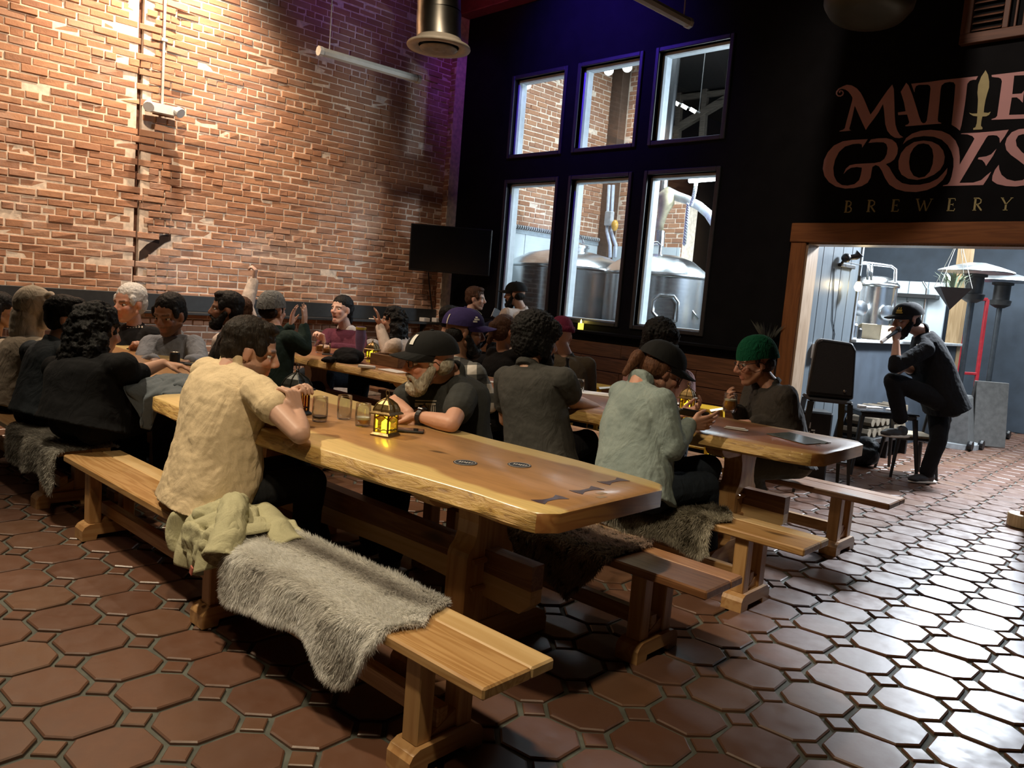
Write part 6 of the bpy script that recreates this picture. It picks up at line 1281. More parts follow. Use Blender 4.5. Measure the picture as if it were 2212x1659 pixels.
# firewood stack behind the black table
wc = atX(1880, 845, XH+.10); M_log = plain('split_log', (.11, .085, .055), .9, var=.35, scale=9); M_loge = plain('log_end', (.15, .12, .08), .9, var=.3, scale=12); n_ = 0
for r_ in range(3):
    for k in range(8):
        y = 8.10+k*.135+(r_ % 2)*.06; z = .30+r_*.105; rg = np.random.default_rng(r_*10+k); R = Rx(rg.uniform(0, PI)); rr = rg.uniform(.044, .055)
        mb = MB(); poly = [(rr*1.1*math.cos(a)*rg.uniform(.85, 1.05), rr*math.sin(a)*rg.uniform(.8, 1.05)) for a in np.linspace(0, 2*PI, 6, endpoint=False)]
        mb.prism(poly, lambda a, b: (XH+.012, y+a, z+b), lambda a, b: (XH+.27+rg.uniform(-.0, .0), y+a, z+b)); mb.mi = [0, 1]+[0]*6
        tag(obj('firewood_log', mb, [M_log, M_loge]), 'split log in the firewood stack against the half wall', 'firewood', 'firewood against the half wall')
mb = MB(); mb.bev((XH+.005, 8.02, .19), (XH+.29, 9.25, .245), .006); t = obj('log_rack', mb, M_blackm); 
for y in (8.06, 8.65, 9.2): mb = MB(); mb.bev((XH+.02, y-.02, 0), (XH+.27, y+.02, .19), .004); obj('leg', mb, M_blackm, t)
tag(t, 'low black rack carrying the firewood against the half wall', 'rack')
# ================================================================== THINGS ON THE TABLES
ZT = .746
M_glass = glass_mat('drinking_glass', (.93, .95, .95), .14); M_gold_lan = plain('antique_brass', (.20, .13, .05), .4, metal=.8, scale=40, bmp=.5)
def liquid(name, c, rough=.08): return plain(name, c, rough, var=.1, bmp=0)
M_stout = liquid('stout', (.010, .005, .004)); M_amber = liquid('amber_beer', (.42, .17, .03)); M_foam = plain('beer_foam', (.62, .55, .42), .8, var=.05)
def tumbler(c, r, h, label, fill=0, m=None, foam=False, group=None, cat='glass', bulge=.0):
    t = thing('beer_glass', label, cat, tuple(c), group)
    pr = [(.01, 0), (r*.86, 0), (r*.92, .006), (r*(1.0+bulge), h*.35), (r*.97, h*.75), (r*.92, h), (r*.88, h), (r*.92, h*.75), (r*(.95+bulge), h*.35), (r*.84, .012), (.01, .010)]
    mb = MB(); mb.lathe(pr, c, 28, cap=False); obj('vessel', mb, M_glass, t, smooth=True)
    if fill:
        mb = MB(); mb.lathe([(.01, .013), (r*.82, .013), (r*(.92+bulge), h*min(fill, .35)), (r*(.92+bulge*.4), h*fill), (.01, h*fill)], c, 28); obj('beer', mb, m, t, smooth=False)
        if foam: mb = MB(); mb.lathe([(.01, h*fill+.0005), (r*.91, h*fill+.0005), (r*.90, h*fill+.010), (.01, h*fill+.011)], c, 28); obj('foam', mb, M_foam, t)
    return t
gz = lambda x, y: np.append(atZ(x, y, ZT)[:2], ZT)
tumbler(gz(690, 910), .037, .115, 'nearly finished glass of stout by the clasped hands', .22, M_stout)
tumbler(gz(743, 905), .036, .115, 'empty beer glass between the stout and the amber beer', 0)
tumbler(gz(783, 920), .037, .105, 'glass of amber beer with a foam ring beside the brass lantern', .30, M_amber, True)
M_yglow = emit_mat('yellow_candle_glow', (1., .78, .04), 5.5); M_rglow = emit_mat('red_candle_glow', (.9, .03, .02), 2.2)
def lantern(c, s, label, mframe, mglow, tall=1., rz=.5, energy=.0, col=(1, .75, .1), cage=False):
    t = thing('lantern', label, 'lantern', tuple(c), 'candle lanterns'); R = Rz(rz+PI/4); c = np.array(c, float); w = .052*s; h0 = .018*s; h1 = .105*s*tall; n = 4
    mb = MB(); mb.lathe([(w*1.42, 0), (w*1.42, .006*s), (w*1.18, .016*s), (w*1.10, h0)], c, 4, R); obj('base', mb, mframe, t)
    for k in range(4):
        a = k*PI/2; p = c+R @ np.array([w*1.05*math.cos(a), w*1.05*math.sin(a), h0]); q = p+np.array([0, 0, h1-h0]); mb = MB(); mb.tube([p, q], .006*s, 6); obj('corner_post', mb, mframe, t)
        # arched fretwork on every side
        a2 = a+PI/2; p2 = c+R @ np.array([w*1.05*math.cos(a2), w*1.05*math.sin(a2), h0]); mb = MB(); pts = []
        for u in np.linspace(0, 1, 9): x = p*(1-u)+p2*u; pts.append(x+np.array([0, 0, (h1-h0)*(.72+.22*math.sin(u*PI))]))
        mb.tube(pts, .0032*s, 5); pts = [x*(1)+np.array([0, 0, -(h1-h0)*(.72+.22*math.sin(u*PI))*1+(h1-h0)*(.10+.08*abs(math.sin(u*2*PI)))]) for x, u in zip(pts, np.linspace(0, 1, 9))]; mb.tube(pts, .0032*s, 5)
        if cage:
            for i_ in range(1, 4): x = p*(1-i_/4)+p2*(i_/4); mb.tube([x, x+np.array([0, 0, h1-h0])], .003*s, 5)
        obj('fretwork', mb, mframe, t)
    for k in range(4):
        a, b = PI/2*k, PI/2*(k+1); P = [c+R @ np.array([w*.99*math.cos(x), w*.99*math.sin(x), z]) for x in (a, b) for z in (h0, h1)]; mb = MB(); mb.add([P[0], P[2], P[3], P[1]], [(0, 1, 2, 3)]); obj('side_pane', mb, glass_mat('amber_pane', (.95, .86, .45), .10), t, fix=False)
    hr = .075*s*(1+.25*(tall-1)); roof = [(w*1.62, h1), (w*1.60, h1+.006*s), (w*1.28, h1+.014*s), (w*1.22, h1+hr*.35), (w*.95, h1+hr*.65), (w*.5, h1+hr*.88), (w*.16, h1+hr), (w*.14, h1+hr*1.15), (.004, h1+hr*1.2)]
    mb = MB(); mb.lathe(roof, c, 4, R, cap=True); o = obj('roof', mb, mframe, t)
    for k in range(8): a = k*PI/4; mb = MB(); pts = [c+R @ np.array([r_*(1.0 if k % 2 == 0 else .725)*math.cos(a), r_*(1.0 if k % 2 == 0 else .725)*math.sin(a), z+.001]) for r_, z in roof[2:7]]; mb.tube(pts, .0028*s, 5); obj('roof_rib', mb, mframe, o)
    mb = MB(); mb.tube(arc(c+np.array([0, 0, h1+hr*1.2+.012*s]), .013*s, 0, 2*PI, 14), .0024*s, 6); obj('ring', mb, mframe, t)
    mb = MB(); mb.lathe([(.021*s, h0), (.021*s, h0+.045*s), (.016*s, h0+.050*s), (.005*s, h0+.060*s), (.002*s, h0+.072*s)], c, 14); obj('candle', mb, mglow, t)
    if energy: light('candle_light', 'POINT', tuple(c+np.array([0, 0, h0+.075*s])), energy, col, None, .015*s)
    return t
M_blk_lan = plain('black_iron', (.02, .020, .018), .45, metal=.6, scale=40, bmp=.5)
lantern(gz(832, 940), .90, 'brass fretwork lantern with a yellow candle on the front table', M_gold_lan, M_yglow, 1., .35, .32, (1, .72, .05))
lantern(gz(638, 895), 1.08, 'tall black lantern glowing red behind the clasped hands', M_blk_lan, M_rglow, 1.05, .4, .05, (1, .05, .03), True)
lantern(gz(1482, 893), .90, 'brass lantern on the right table beside the phone', M_gold_lan, M_yglow, 1., .3, .22, (1, .72, .05))
lantern(gz(803, 775), .92, 'yellow lit lantern on the middle far table beside the water bottle', M_gold_lan, M_yglow, .8, .4, .30, (1, .75, .05))
def flat_phone(c, rz, label, m=M_blackpl, l=.15, w=.074, h=.010, name='phone', cat='phone'):
    t = thing(name, label, cat, tuple(c)); mb = MB(); mb.bev((-l/2, -w/2, 0), (l/2, w/2, h), .003, Rz(rz), c); obj('case', mb, m, t); mb = MB(); mb.bev((-l/2+.004, -w/2+.004, h), (l/2-.004, w/2-.004, h+.001), .0004, Rz(rz), c); obj('screen', mb, plain('phone_glass', (.006, .006, .007), .12, bmp=0), t); return t
flat_phone(gz(880, 932), .85, 'dark phone lying on the front table behind the brass lantern')
# two beer mats with pale print
for k, (px, py, rz) in enumerate(((1005, 1000, .2), (1122, 1005, .1))):
    c = gz(px, py); t = thing('beer_mat', ('left', 'right')[k]+' of two round black beer mats with white print on the front table', 'coaster', tuple(c), 'beer mats')
    mb = MB(); mb.lathe([(.001, 0), (.046, 0), (.0465, .0012)], c, 40); obj('card_edge', mb, M_paper, t); mb = MB(); mb.lathe([(.0465, .0012), (.0460, .0022), (.001, .0022)], c, 40); obj('card', mb, plain('mat_black', (.015, .016, .022), .6), t)
    mb = MB(); R = Rz(rz+.35); mb.lathe([(.0415, .0022), (.0415, .0026), (.0402, .0026), (.0402, .0022)], c, 40, cap=False)
    for i_ in range(6): x = -.024+i_*.0095; mb.box((x, -.010+.003*(i_ % 3), .0022), (x+.0035, .012-.002*(i_ % 2), .0027), R, c); mb.box((x, -.002+.004*(i_ % 2), .0022), (x+.0075, .0015+.004*(i_ % 2), .0027), R, c)
    obj('print', mb, M_paper, t)
# right table: napkin, laminated menu, held glass and phone, papers and bottle further along
c = gz(1590, 928); mb = MB(); mb.bev((-.065, -.024, 0), (.065, .024, .007), .003, Rz(.30), c); mb.bev((-.060, -.018, .007), (.050, .020, .012), .003, Rz(.36), c); tag(obj('napkin', mb, M_paper), 'crumpled white napkin on the right table before the beanie man', 'napkin')
P = [atZ(q[0], q[1], ZT+.002) for q in ((1655, 937), (1740, 960), (1795, 957), (1705, 934))]; t = thing('menu_sheet', 'laminated blue grey menu sheet on the end of the right table', 'menu', tuple(P[0]))
mb = MB(); mb.add([p for p in P]+[p+np.array([0, 0, .002]) for p in P], [(0, 1, 2, 3), (4, 5, 6, 7), (0, 1, 5, 4), (1, 2, 6, 5), (2, 3, 7, 6), (3, 0, 4, 7)]); obj('sheet', mb, plain('laminated_print', (.13, .155, .155), .10, var=.5, scale=30, bmp=0, coat=1.), t)
for k in range(3): a = atZ(1762+k*11, 962-k*3, ZT+.005); mb = MB(); mb.tube([a, a+np.array([.012, .030, .0])], .0022, 6); obj('binding_ring', mb, M_metal, t)
g22 = atD(1577, 872, 5.06); tumbler((g22[0], g22[1], g22[2]-.055), .043, .125, 'stemless glass of amber beer in the hand of the beanie man', .60, M_amber, True, bulge=.12)
mb = MB(); F_ = Frame(atD(1497, 893, 4.22), dv(1, .15, -.12), (0, 0, 1)); mb.bev((-.078, -.006, -.037), (.078, .006, .037), .003, F_.R @ Rx(1.05), F_.o); tag(obj('phone', mb, M_blackpl), 'black phone held in both hands by the person in denim', 'phone')
tumbler(gz(1252, 846), .033, .09, 'small empty glass on the right table beyond the grey tee man', 0)
def bottle(c, label, m, r=.031, h=.235, capm=None, cat='bottle', name='beer_bottle', prof=None):
    t = thing(name, label, cat, tuple(c)); pr = prof or [(.01, 0), (r, .004), (r, h*.58), (r*.85, h*.68), (r*.42, h*.80), (r*.38, h*.96), (.004, h*.965)]
    mb = MB(); mb.lathe(pr, c, 20); o = obj('bottle_body', mb, m, t); autosmooth(o, 50)
    mb = MB(); e = pr[-2]; mb.lathe([(e[0]*1.12, e[1]-.012), (e[0]*1.15, e[1]+.008), (.004, e[1]+.010)], c, 16); obj('bottle_cap', mb, capm or m, t); return t
bottle(gz(1220, 843), 'black bottle standing before the olive jacket on the right table', plain('black_glass', (.012, .012, .012), .15))
for k, (px, py, rz, l, w_, lab) in enumerate(((1285, 850, .5, .26, .19, 'white paper menu on the right table behind the grey tee man'), (1440, 868, .4, .20, .14, 'white paper beside the grey tee man hand on the right table'), (1068, 826, .4, .11, .06, 'folded white napkin on the table between the plaid shirt and the grey tee'))):
    mb = MB(); mb.bev((-l/2, -w_/2, 0), (l/2, w_/2, .003), .001, Rz(rz), gz(px, py)); tag(obj('paper_sheet' if k < 2 else 'napkin', mb, M_paper), lab, 'paper' if k < 2 else 'napkin')
# middle far table
tumbler(gz(690, 762), .036, .10, 'left of two amber beers before the laughing woman', .62, M_amber); tumbler(gz(705, 765), .036, .10, 'right of two amber beers before the laughing woman', .50, M_amber)
c = gz(776, 775); bottle(c, 'tall lilac water bottle with a yellow lid on the middle far table', plain('lilac_plastic', (.15, .10, .20), .4), .042, .30, plain('yellow_lid', (.48, .38, .06), .4), 'bottle', 'water_bottle', [(.01, 0), (.033, .004), (.036, .10), (.044, .18), (.043, .24), (.040, .262), (.036, .275)])
c = gz(752, 782); mb = MB(); mb.ell(c+np.array([0, 0, .05]), (.13, .10, .07), Rz(.8)); mb.ell(c+np.array([.05, -.04, .03]), (.10, .08, .05)); mb.ell(c+np.array([-.03, -.16, .018]), (.05, .12, .022), Rz(.6)); o = obj('shoulder_bag', mb, C_black); later(o, .010, 2, .5, .03, .08); tag(o, 'soft black bag slumped on the middle far table', 'bag')
flat_phone(gz(722, 767), .9, 'dark tablet lying beside the two amber beers', l=.20, w=.10)
c = gz(800, 752); mb = MB(); mb.ell(c+np.array([0, .02, .035]), (.085, .08, .062)); o = obj('cap_crown', mb, cloth('grey_white_cap', (.30, .28, .27))); later(o, .008, 1); mb = MB(); mb.ell(c+np.array([.06, -.05, .012]), (.07, .06, .008)); obj('cap_brim', mb, MATS['grey_white_cap'], o, smooth=True); tag(o, 'grey trucker cap lying behind the yellow lantern', 'cap')
c = gz(848, 790); t = thing('wooden_caddy', 'open wooden box on the middle far table behind the black cap', 'box', tuple(c)); M_box = wood('box_wood', (.30, .16, .07), (.20, .10, .04), 0, .6, coat=0); R = Rz(.1)
for p, q in (((-.17, -.10, 0), (.17, -.088, .09)), ((-.17, .088, 0), (.17, .10, .09)), ((-.17, -.088, 0), (-.158, .088, .09)), ((.158, -.088, 0), (.17, .088, .09)), ((-.158, -.088, 0), (.158, .088, .008))): mb = MB(); mb.bev(p, q, .003, R, c); obj('box_side', mb, M_box, t)
for k, (px, py, l, w_, h, lab) in enumerate(((792, 795, .13, .05, .022, 'rolled white napkin on the edge of the middle far table'), (850, 802, .24, .12, .006, 'flat white paper on the edge of the middle far table'))): mb = MB(); mb.bev((-l/2, -w_/2, 0), (l/2, w_/2, h), .004, Rz(.05+.5*(k == 0)), gz(px, py)); tag(obj('napkin' if k == 0 else 'paper_sheet', mb, M_paper), lab, 'napkin' if k == 0 else 'paper')
for k, (px, py) in enumerate(((830, 762), (841, 758))): tumbler(gz(px, py), .030, .12, ('left', 'right')[k]+' of two slim glasses catching candle light before the white blouse', .18, liquid('golden_drop', (.55, .33, .05)))
# left far table: can, dish, jacket
c = gz(377, 792); t = thing('drink_can', 'dark short drink can on the far left table', 'can', tuple(c)); mb = MB(); mb.lathe([(.01, 0), (.028, .0), (.033, .008), (.033, .085), (.028, .095)], c, 22, cap=False); obj('can_wall', mb, plain('can_dark', (.03, .035, .045), .3, metal=.6), t, smooth=False); mb = MB(); mb.lathe([(.028, .095), (.029, .098), (.024, .093), (.001, .093)], c, 22, cap=False); obj('can_top', mb, M_metal, t)
flat_phone(gz(400, 787), .5, 'black phone lying behind the can on the far left table')
def watch(A, key, F_, label=None): pass
# candle and plant pot on the sill
c = np.array([-5.78, YW-.05, 1.07]); t = thing('candle', 'small lit yellow candle on the sill under the middle window', 'candle', tuple(c)); mb = MB(); mb.lathe([(.001, 0), (.032, 0), (.032, .07), (.026, .072), (.004, .066)], c, 18); obj('wax', mb, emit_mat('wax_glow', (1., .80, .10), 1.6), t); mb = MB(); mb.lathe([(.004, .066), (.011, .078), (.007, .098), (.001, .115)], c, 12); obj('flame', mb, emit_mat('flame_glow', (1., .85, .25), 9), t)
light('sill_candle_light', 'POINT', tuple(c+np.array([0, -.03, .10])), .5, (1, .75, .15), None, .02)
c = atY(1655, 757, YW-.06); c[2] = 1.071; t = thing('potted_grass', 'dark potted grass on the sill near the door post', 'plant', tuple(c)); mb = MB(); mb.lathe([(.001, 0), (.045, 0), (.06, .09), (.055, .09), (.05, .08), (.001, .08)], c, 20); obj('pot', mb, M_blackpl, t); mb = MB(); rg = np.random.default_rng(2)
for k in range(60): a = rg.uniform(0, 2*PI); L = rg.uniform(.10, .20); d = np.array([math.cos(a)*rg.uniform(.1, .6), math.sin(a)*rg.uniform(.1, .6)-.1, 1]); p = c+np.array([.03*math.cos(a), .03*math.sin(a), .08]); w_ = np.array([-math.sin(a), math.cos(a), 0])*.004; mb.add([p-w_, p+w_, p+d*L*.6+w_*.6, p+d*L+np.array([d[0], d[1], 0])*L*.4], [(0, 1, 2), (0, 2, 3)])
obj('grass', mb, plain('dark_grass', (.07, .075, .06), .7), t, kind='stuff', fix=False)
# microphone and cap badge of the man in the doorway; text patch on the bearded man's tee
a_, b_ = atD(1904, 739, 6.9), atD(1942, 711, 6.98); t = thing('microphone', 'black microphone with a pale end held to the mouth of the man in the doorway', 'microphone', tuple((a_+b_)/2)); dd = b_-a_
mb = MB(); mb.tube([a_+dd*.25, a_+dd*.85], [.014, .017], 12); obj('handle', mb, M_blackpl, t); mb = MB(); mb.tube([a_, a_+dd*.25], .0155, 12); obj('pale_end', mb, M_paper, t); mb = MB(); mb.ell(b_-dd*.02, (.026, .026, .028)); obj('grille_ball', mb, plain('mic_mesh', (.05, .05, .05), .4, metal=.8, scale=150, bmp=.8), t, smooth=True)
# ================================================================== FUR HIDES, COAT AND JACKET
def bench_xf(b):
    cx, cy, a = b.location[0], b.location[1], b.rotation_euler[2]; R = Rz(a); return lambda p: np.asarray(p) @ R.T+np.array([cx, cy, 0])
def interp(tab, x): t = np.array(tab); return np.interp(x, t[:, 0], t[:, 1])
def hide(b, x0, x1, yb, low, label, colf, n, L, seed, xl=None, xr=None, ztop=.392, group='fur hides on the benches', lift=0, width=.0015, base=(.70, .68, .63)):
    """a hide lying over the bench, its front edge hanging: yb(x) back edge, low(x) height of the lower edge"""
    xf = bench_xf(b); rg = np.random.default_rng(seed); nx, ns = 56, 34
    def S(u, v):
        x = x0+(x1-x0)*u; Yb = interp(yb, x); zl = interp(low, x); Lt = Yb+.150; Lh = max(ztop-zl, .004); s = v*(Lt+Lh)
        if s < Lt-.02: y, z = Yb-s, ztop
        elif s < Lt+.015: k = (s-(Lt-.02))/.035; y, z = -.130-.028*math.sin(k*PI/2), ztop-.018*(1-math.cos(k*PI/2))
        else: y, z = -.158-.012*math.sin(min(1, (s-Lt)/.1)*PI*.5)+.012*math.sin(x*21+seed), ztop-.018-(s-Lt-.015)
        if Yb > .150 and y > .150: z -= (y-.150)*1.0; y = .150+(y-.150)*.3
        if xl is not None or xr is not None:
            fl = (1-u)*(interp(xl, v) if xl else 0)+u*(interp(xr, v) if xr else 0); x += fl
        z += .006*mnoise.noise((x*7, y*9, seed)); return np.array([x, y, z+lift])
    G = np.array([[S(i/(nx-1), j/(ns-1)) for j in range(ns)] for i in range(nx)])
    t = thing('fur_hide', label, 'fur hide', tuple(xf(G[nx//2, ns//3])), group)
    W_ = np.array([xf(p) for p in G.reshape(-1, 3)]); dn = np.array([0, 0, -.004]); mb = MB()
    k = nx*ns; fs = [(i*ns+j, (i+1)*ns+j, (i+1)*ns+j+1, i*ns+j+1) for i in range(nx-1) for j in range(ns-1)]
    mb.add(W_, fs); obj('skin', mb, plain('hide_skin_%d' % seed, base, .9, var=.25, scale=20), t, smooth=True, fix=False)
    u, v = rg.random(n), rg.random(n)
    e = rg.random(n) < .12; v = np.where(e, 1-.03*rg.random(n), v); e2 = rg.random(n) < .08; u = np.where(e2, np.where(rg.random(n) < .5, .02*rg.random(n), 1-.02*rg.random(n)), u)
    fi, fj = u*(nx-1.001), v*(ns-1.001); i, j = fi.astype(int), fj.astype(int); a, c_ = (fi-i)[:, None], (fj-j)[:, None]
    g = W_.reshape(nx, ns, 3); P = g[i, j]*(1-a)*(1-c_)+g[i+1, j]*a*(1-c_)+g[i, j+1]*(1-a)*c_+g[i+1, j+1]*a*c_
    tu, tv = g[i+1, j]-g[i, j], g[i, j+1]-g[i, j]; N_ = np.cross(tv, tu); N_ /= np.linalg.norm(N_, axis=1)[:, None]+1e-9
    flip = ((N_[:, 2] < -.2) | ((np.abs(N_[:, 2]) <= .2) & (N_[:, 1] > 0))); N_[flip] *= -1
    tv /= np.linalg.norm(tv, axis=1)[:, None]; tu /= np.linalg.norm(tu, axis=1)[:, None]
    sw = np.array([mnoise.noise((p[0]*9, p[1]*9, p[2]*9+seed)) for p in P])[:, None]; sw2 = np.array([mnoise.noise((p[0]*14+5, p[1]*14, p[2]*14+seed)) for p in P])[:, None]
    edge = np.where(u < .5, -1, 1)[:, None]*np.clip((np.abs(u-.5)-.42)/.08, 0, 1)[:, None]
    d = N_*(.42+.25*rg.random((n, 1)))+tv*(.62+.5*sw)+tu*(.75*sw2+.9*edge)+rg.normal(0, .24, (n, 3)); d /= np.linalg.norm(d, axis=1)[:, None]
    ln = L*(.6+.8*rg.random((n, 1))); sd = np.cross(d, rg.normal(0, 1, (n, 3))); sd /= np.linalg.norm(sd, axis=1)[:, None]+1e-9; wd = width*(.6+.8*rg.random((n, 1)))
    m1 = P+d*ln*.55; tip = P+d*ln+(tv*.35-N_*.25+np.array([0, 0, -.15]))*ln*.45
    V = np.stack([P-sd*wd, P+sd*wd, m1+sd*wd*.8, m1-sd*wd*.8, tip], 1).reshape(-1, 3); o0 = np.array(t.location); V = V-o0
    base_i = np.arange(n)*5; q = np.stack([base_i, base_i+1, base_i+2, base_i+3], 1); tr = np.stack([base_i+3, base_i+2, base_i+4], 1)
    me = bpy.data.meshes.new('fur'); me.vertices.add(n*5); me.vertices.foreach_set('co', V.astype(np.float32).ravel())
    li = np.concatenate([q.ravel(), tr.ravel()]).astype(np.int32); me.loops.add(len(li)); me.loops.foreach_set('vertex_index', li)
    ls = np.concatenate([np.arange(n)*4, n*4+np.arange(n)*3]).astype(np.int32); me.polygons.add(2*n); me.polygons.foreach_set('loop_start', ls); me.update(calc_edges=True); me.validate()
    X = x0+(x1-x0)*u; col = np.array([colf(a_, b_, x_) for a_, b_, x_ in zip(u, v, X)])*(.80+.4*rg.random((n, 1))); col = np.clip(col, 0, 1)
    at = me.color_attributes.new('Col', 'FLOAT_COLOR', 'POINT'); at.data.foreach_set('color', np.c_[np.repeat(col, 5, 0), np.ones(n*5)].astype(np.float32).ravel())
    me.materials.append(M_fur); f = bpy.data.objects.new('fur', me); COL.objects.link(f); f.parent = t; f['kind'] = 'stuff'; return t
def fur_mat():
    m, nt, b = _nt('fur_strands'); a = N(nt, 'ShaderNodeAttribute', attribute_name='Col'); f = nz(nt, coords(nt), 40); nt.links.new(mixc(nt, mth(nt, 'MULTIPLY', f, .2), a.outputs['Color'], (.3, .27, .23)), b.inputs['Base Color'])
    b.inputs['Roughness'].default_value = .75; b.inputs['Specular IOR Level'].default_value = .25; tl = N(nt, 'ShaderNodeBsdfTranslucent'); nt.links.new(b.inputs['Base Color'].links[0].from_socket, tl.inputs[0]); mx = N(nt, 'ShaderNodeMixShader'); mx.inputs[0].default_value = .38; nt.links.new(b.outputs[0], mx.inputs[1]); nt.links.new(tl.outputs[0], mx.inputs[2]); nt.links.new(mx.outputs[0], nt.nodes['Material Output'].inputs[0]); return m
M_fur = fur_mat()
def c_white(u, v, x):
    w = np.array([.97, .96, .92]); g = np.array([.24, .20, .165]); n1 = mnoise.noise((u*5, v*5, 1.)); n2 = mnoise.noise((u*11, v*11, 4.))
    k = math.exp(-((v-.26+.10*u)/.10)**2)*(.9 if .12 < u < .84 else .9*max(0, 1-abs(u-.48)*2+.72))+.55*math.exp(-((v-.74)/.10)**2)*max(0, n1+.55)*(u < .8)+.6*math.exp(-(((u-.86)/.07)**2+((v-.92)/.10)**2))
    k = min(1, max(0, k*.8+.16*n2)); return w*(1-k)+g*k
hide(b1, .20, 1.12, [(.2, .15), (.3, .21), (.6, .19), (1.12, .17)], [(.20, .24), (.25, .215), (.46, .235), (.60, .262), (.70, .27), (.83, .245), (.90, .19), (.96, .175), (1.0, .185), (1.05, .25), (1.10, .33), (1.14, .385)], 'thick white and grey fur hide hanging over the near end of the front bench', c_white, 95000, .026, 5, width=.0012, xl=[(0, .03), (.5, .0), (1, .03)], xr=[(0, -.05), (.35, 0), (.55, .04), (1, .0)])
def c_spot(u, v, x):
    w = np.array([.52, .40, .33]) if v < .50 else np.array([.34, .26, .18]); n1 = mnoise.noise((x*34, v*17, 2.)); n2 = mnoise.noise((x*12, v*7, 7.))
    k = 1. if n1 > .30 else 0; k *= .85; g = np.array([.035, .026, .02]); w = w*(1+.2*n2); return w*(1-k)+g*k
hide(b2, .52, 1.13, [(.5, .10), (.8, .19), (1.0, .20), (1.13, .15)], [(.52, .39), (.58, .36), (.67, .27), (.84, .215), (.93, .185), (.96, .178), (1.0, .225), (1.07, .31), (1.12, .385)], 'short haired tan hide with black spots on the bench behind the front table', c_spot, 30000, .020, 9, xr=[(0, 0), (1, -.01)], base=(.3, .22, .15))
def c_deer(u, v, x):
    n1 = mnoise.noise((x*7, v*5, 3.)); n2 = mnoise.noise((x*16, v*11, 9.)); w = np.array([.56, .52, .42]); g = np.array([.14, .115, .075])
    k = min(1, max(0, .55+.9*n1+.35*n2-(.5 if .45 < v < .55 else 0)-(.6 if u > .93 else 0))); return w*(1-k)+g*k
hide(b3, .50, 1.09, [(.5, .15), (.8, .22), (1.0, .20), (1.09, .10)], [(.50, .26), (.62, .235), (.70, .245), (.85, .265), (.93, .25), (1.0, .225), (1.06, .225), (1.085, .25)], 'grey brown hide with pale edges under the person in denim', c_deer, 26000, .026, 13, xr=[(0, -.02), (.4, .05), (.6, .01), (1, .01)], base=(.25, .22, .16))
def c_grey(u, v, x):
    n1 = mnoise.noise((x*8, v*6, 5.)); w = np.array([.50, .48, .43]); g = np.array([.15, .14, .12]); k = min(1, max(0, .55+.8*n1-(.6 if u > .9 else 0))); return w*(1-k)+g*k
hide(b5, .80, 1.62, [(.8, -.02), (.9, .05), (1.2, .16), (1.62, .16)], [(.80, .37), (.86, .24), (1.0, .215), (1.16, .21), (1.35, .245), (1.47, .25), (1.55, .20), (1.59, .165), (1.62, .23)], 'limp grey hide hanging from the end of the far left bench', c_grey, 16000, .022, 17, base=(.22, .2, .17))
# cream coat crumpled on the front bench beside the seated man
def sheet(name, S, nu, nv, m, parent, th=.006, closed=False):
    G = np.array([[S(i/(nu-1), j/(nv-1)) for j in range(nv)] for i in range(nu)]); k = nu*nv; V = G.reshape(-1, 3)
    fs = [(i*nv+j, (i+1)*nv+j, (i+1)*nv+j+1, i*nv+j+1) for i in range(nu-1) for j in range(nv-1)]; mb = MB(); mb.add(V, fs); o = obj(name, mb, m, parent, smooth=True, fix=True)
    s = o.modifiers.new('s', 'SOLIDIFY'); s.thickness = th; s.offset = 0; return o
xf1 = bench_xf(b1); C_coat = cloth('sage_cream_coat', (.46, .43, .27), .9, .5, 9, c2=(.38, .36, .22)); M_lining = cloth('camouflage_lining', (.10, .075, .04), .9, .4, 40, c2=(.32, .27, .15))
coat = thing('coat', 'crumpled sage cream coat on the front bench beside the man in the cream tee', 'coat', tuple(xf1((.05, -.05, .4))))
def fold(x, s, k=0): return .018*math.sin(x*38+s*9+k)+.014*math.sin(x*71+k*2)+.022*mnoise.noise((x*9, s*7, k))
def S1(u, v):
    x = -.20+.40*u; s = v*.42; f = fold(x, s, 1)*(.35+v); hang = interp([(-.2, .13), (-.12, .16), (-.02, .19), (.06, .17), (.14, .11), (.2, .05)], x)
    y, z = (.09-s, .425+.03*math.sin(u*PI)*math.sin(v*6)+f*.6) if s < .235 else (-.150-f*.9-.03*math.sin((s-.235)*8), .41-(s-.235)/.185*hang+f*.15); return xf1((x+.02*math.sin(v*7), y, z))
sheet('coat_front', S1, 44, 40, C_coat, coat)
def S2(u, v):
    x = -.10+.42*u; y = .02+.16*v+.03*math.sin(u*5); arch = interp([(0, .05), (.25, .09), (.5, .055), (.75, .075), (1, .012)], u); z = .395+arch*math.sin(PI*min(1, v*1.25))**.7*(.8)+.012*mnoise.noise((x*14, y*14, 3)); return xf1((x, y, z))
sheet('coat_flap', S2, 40, 20, C_coat, coat)
def S2b(u, v): p = S2(.35+.6*u, .05+.38*v); return p+np.array([0, -.012, -.012])
sheet('lining', S2b, 20, 8, M_lining, coat, .003)
mb = MB(); P = [xf1(q) for q in ((-.06, .02, .455), (.02, -.03, .475), (.09, -.07, .46), (.15, -.11, .43), (.20, -.155, .385), (.225, -.185, .345))]; mb.tube(P, [.055, .060, .058, .060, .066, .070], 22, cap=False); o = obj('sleeve', mb, C_coat, coat, smooth=True); s_ = o.modifiers.new('s', 'SOLIDIFY'); s_.thickness = .006
tx = bpy.data.textures.new('coat_folds', 'CLOUDS'); tx.noise_scale = .06; dm = o.modifiers.new('sub', 'SUBSURF'); dm.levels = dm.render_levels = 2; dm = o.modifiers.new('d', 'DISPLACE'); dm.texture = tx; dm.strength = .03; dm.texture_coords = 'LOCAL'
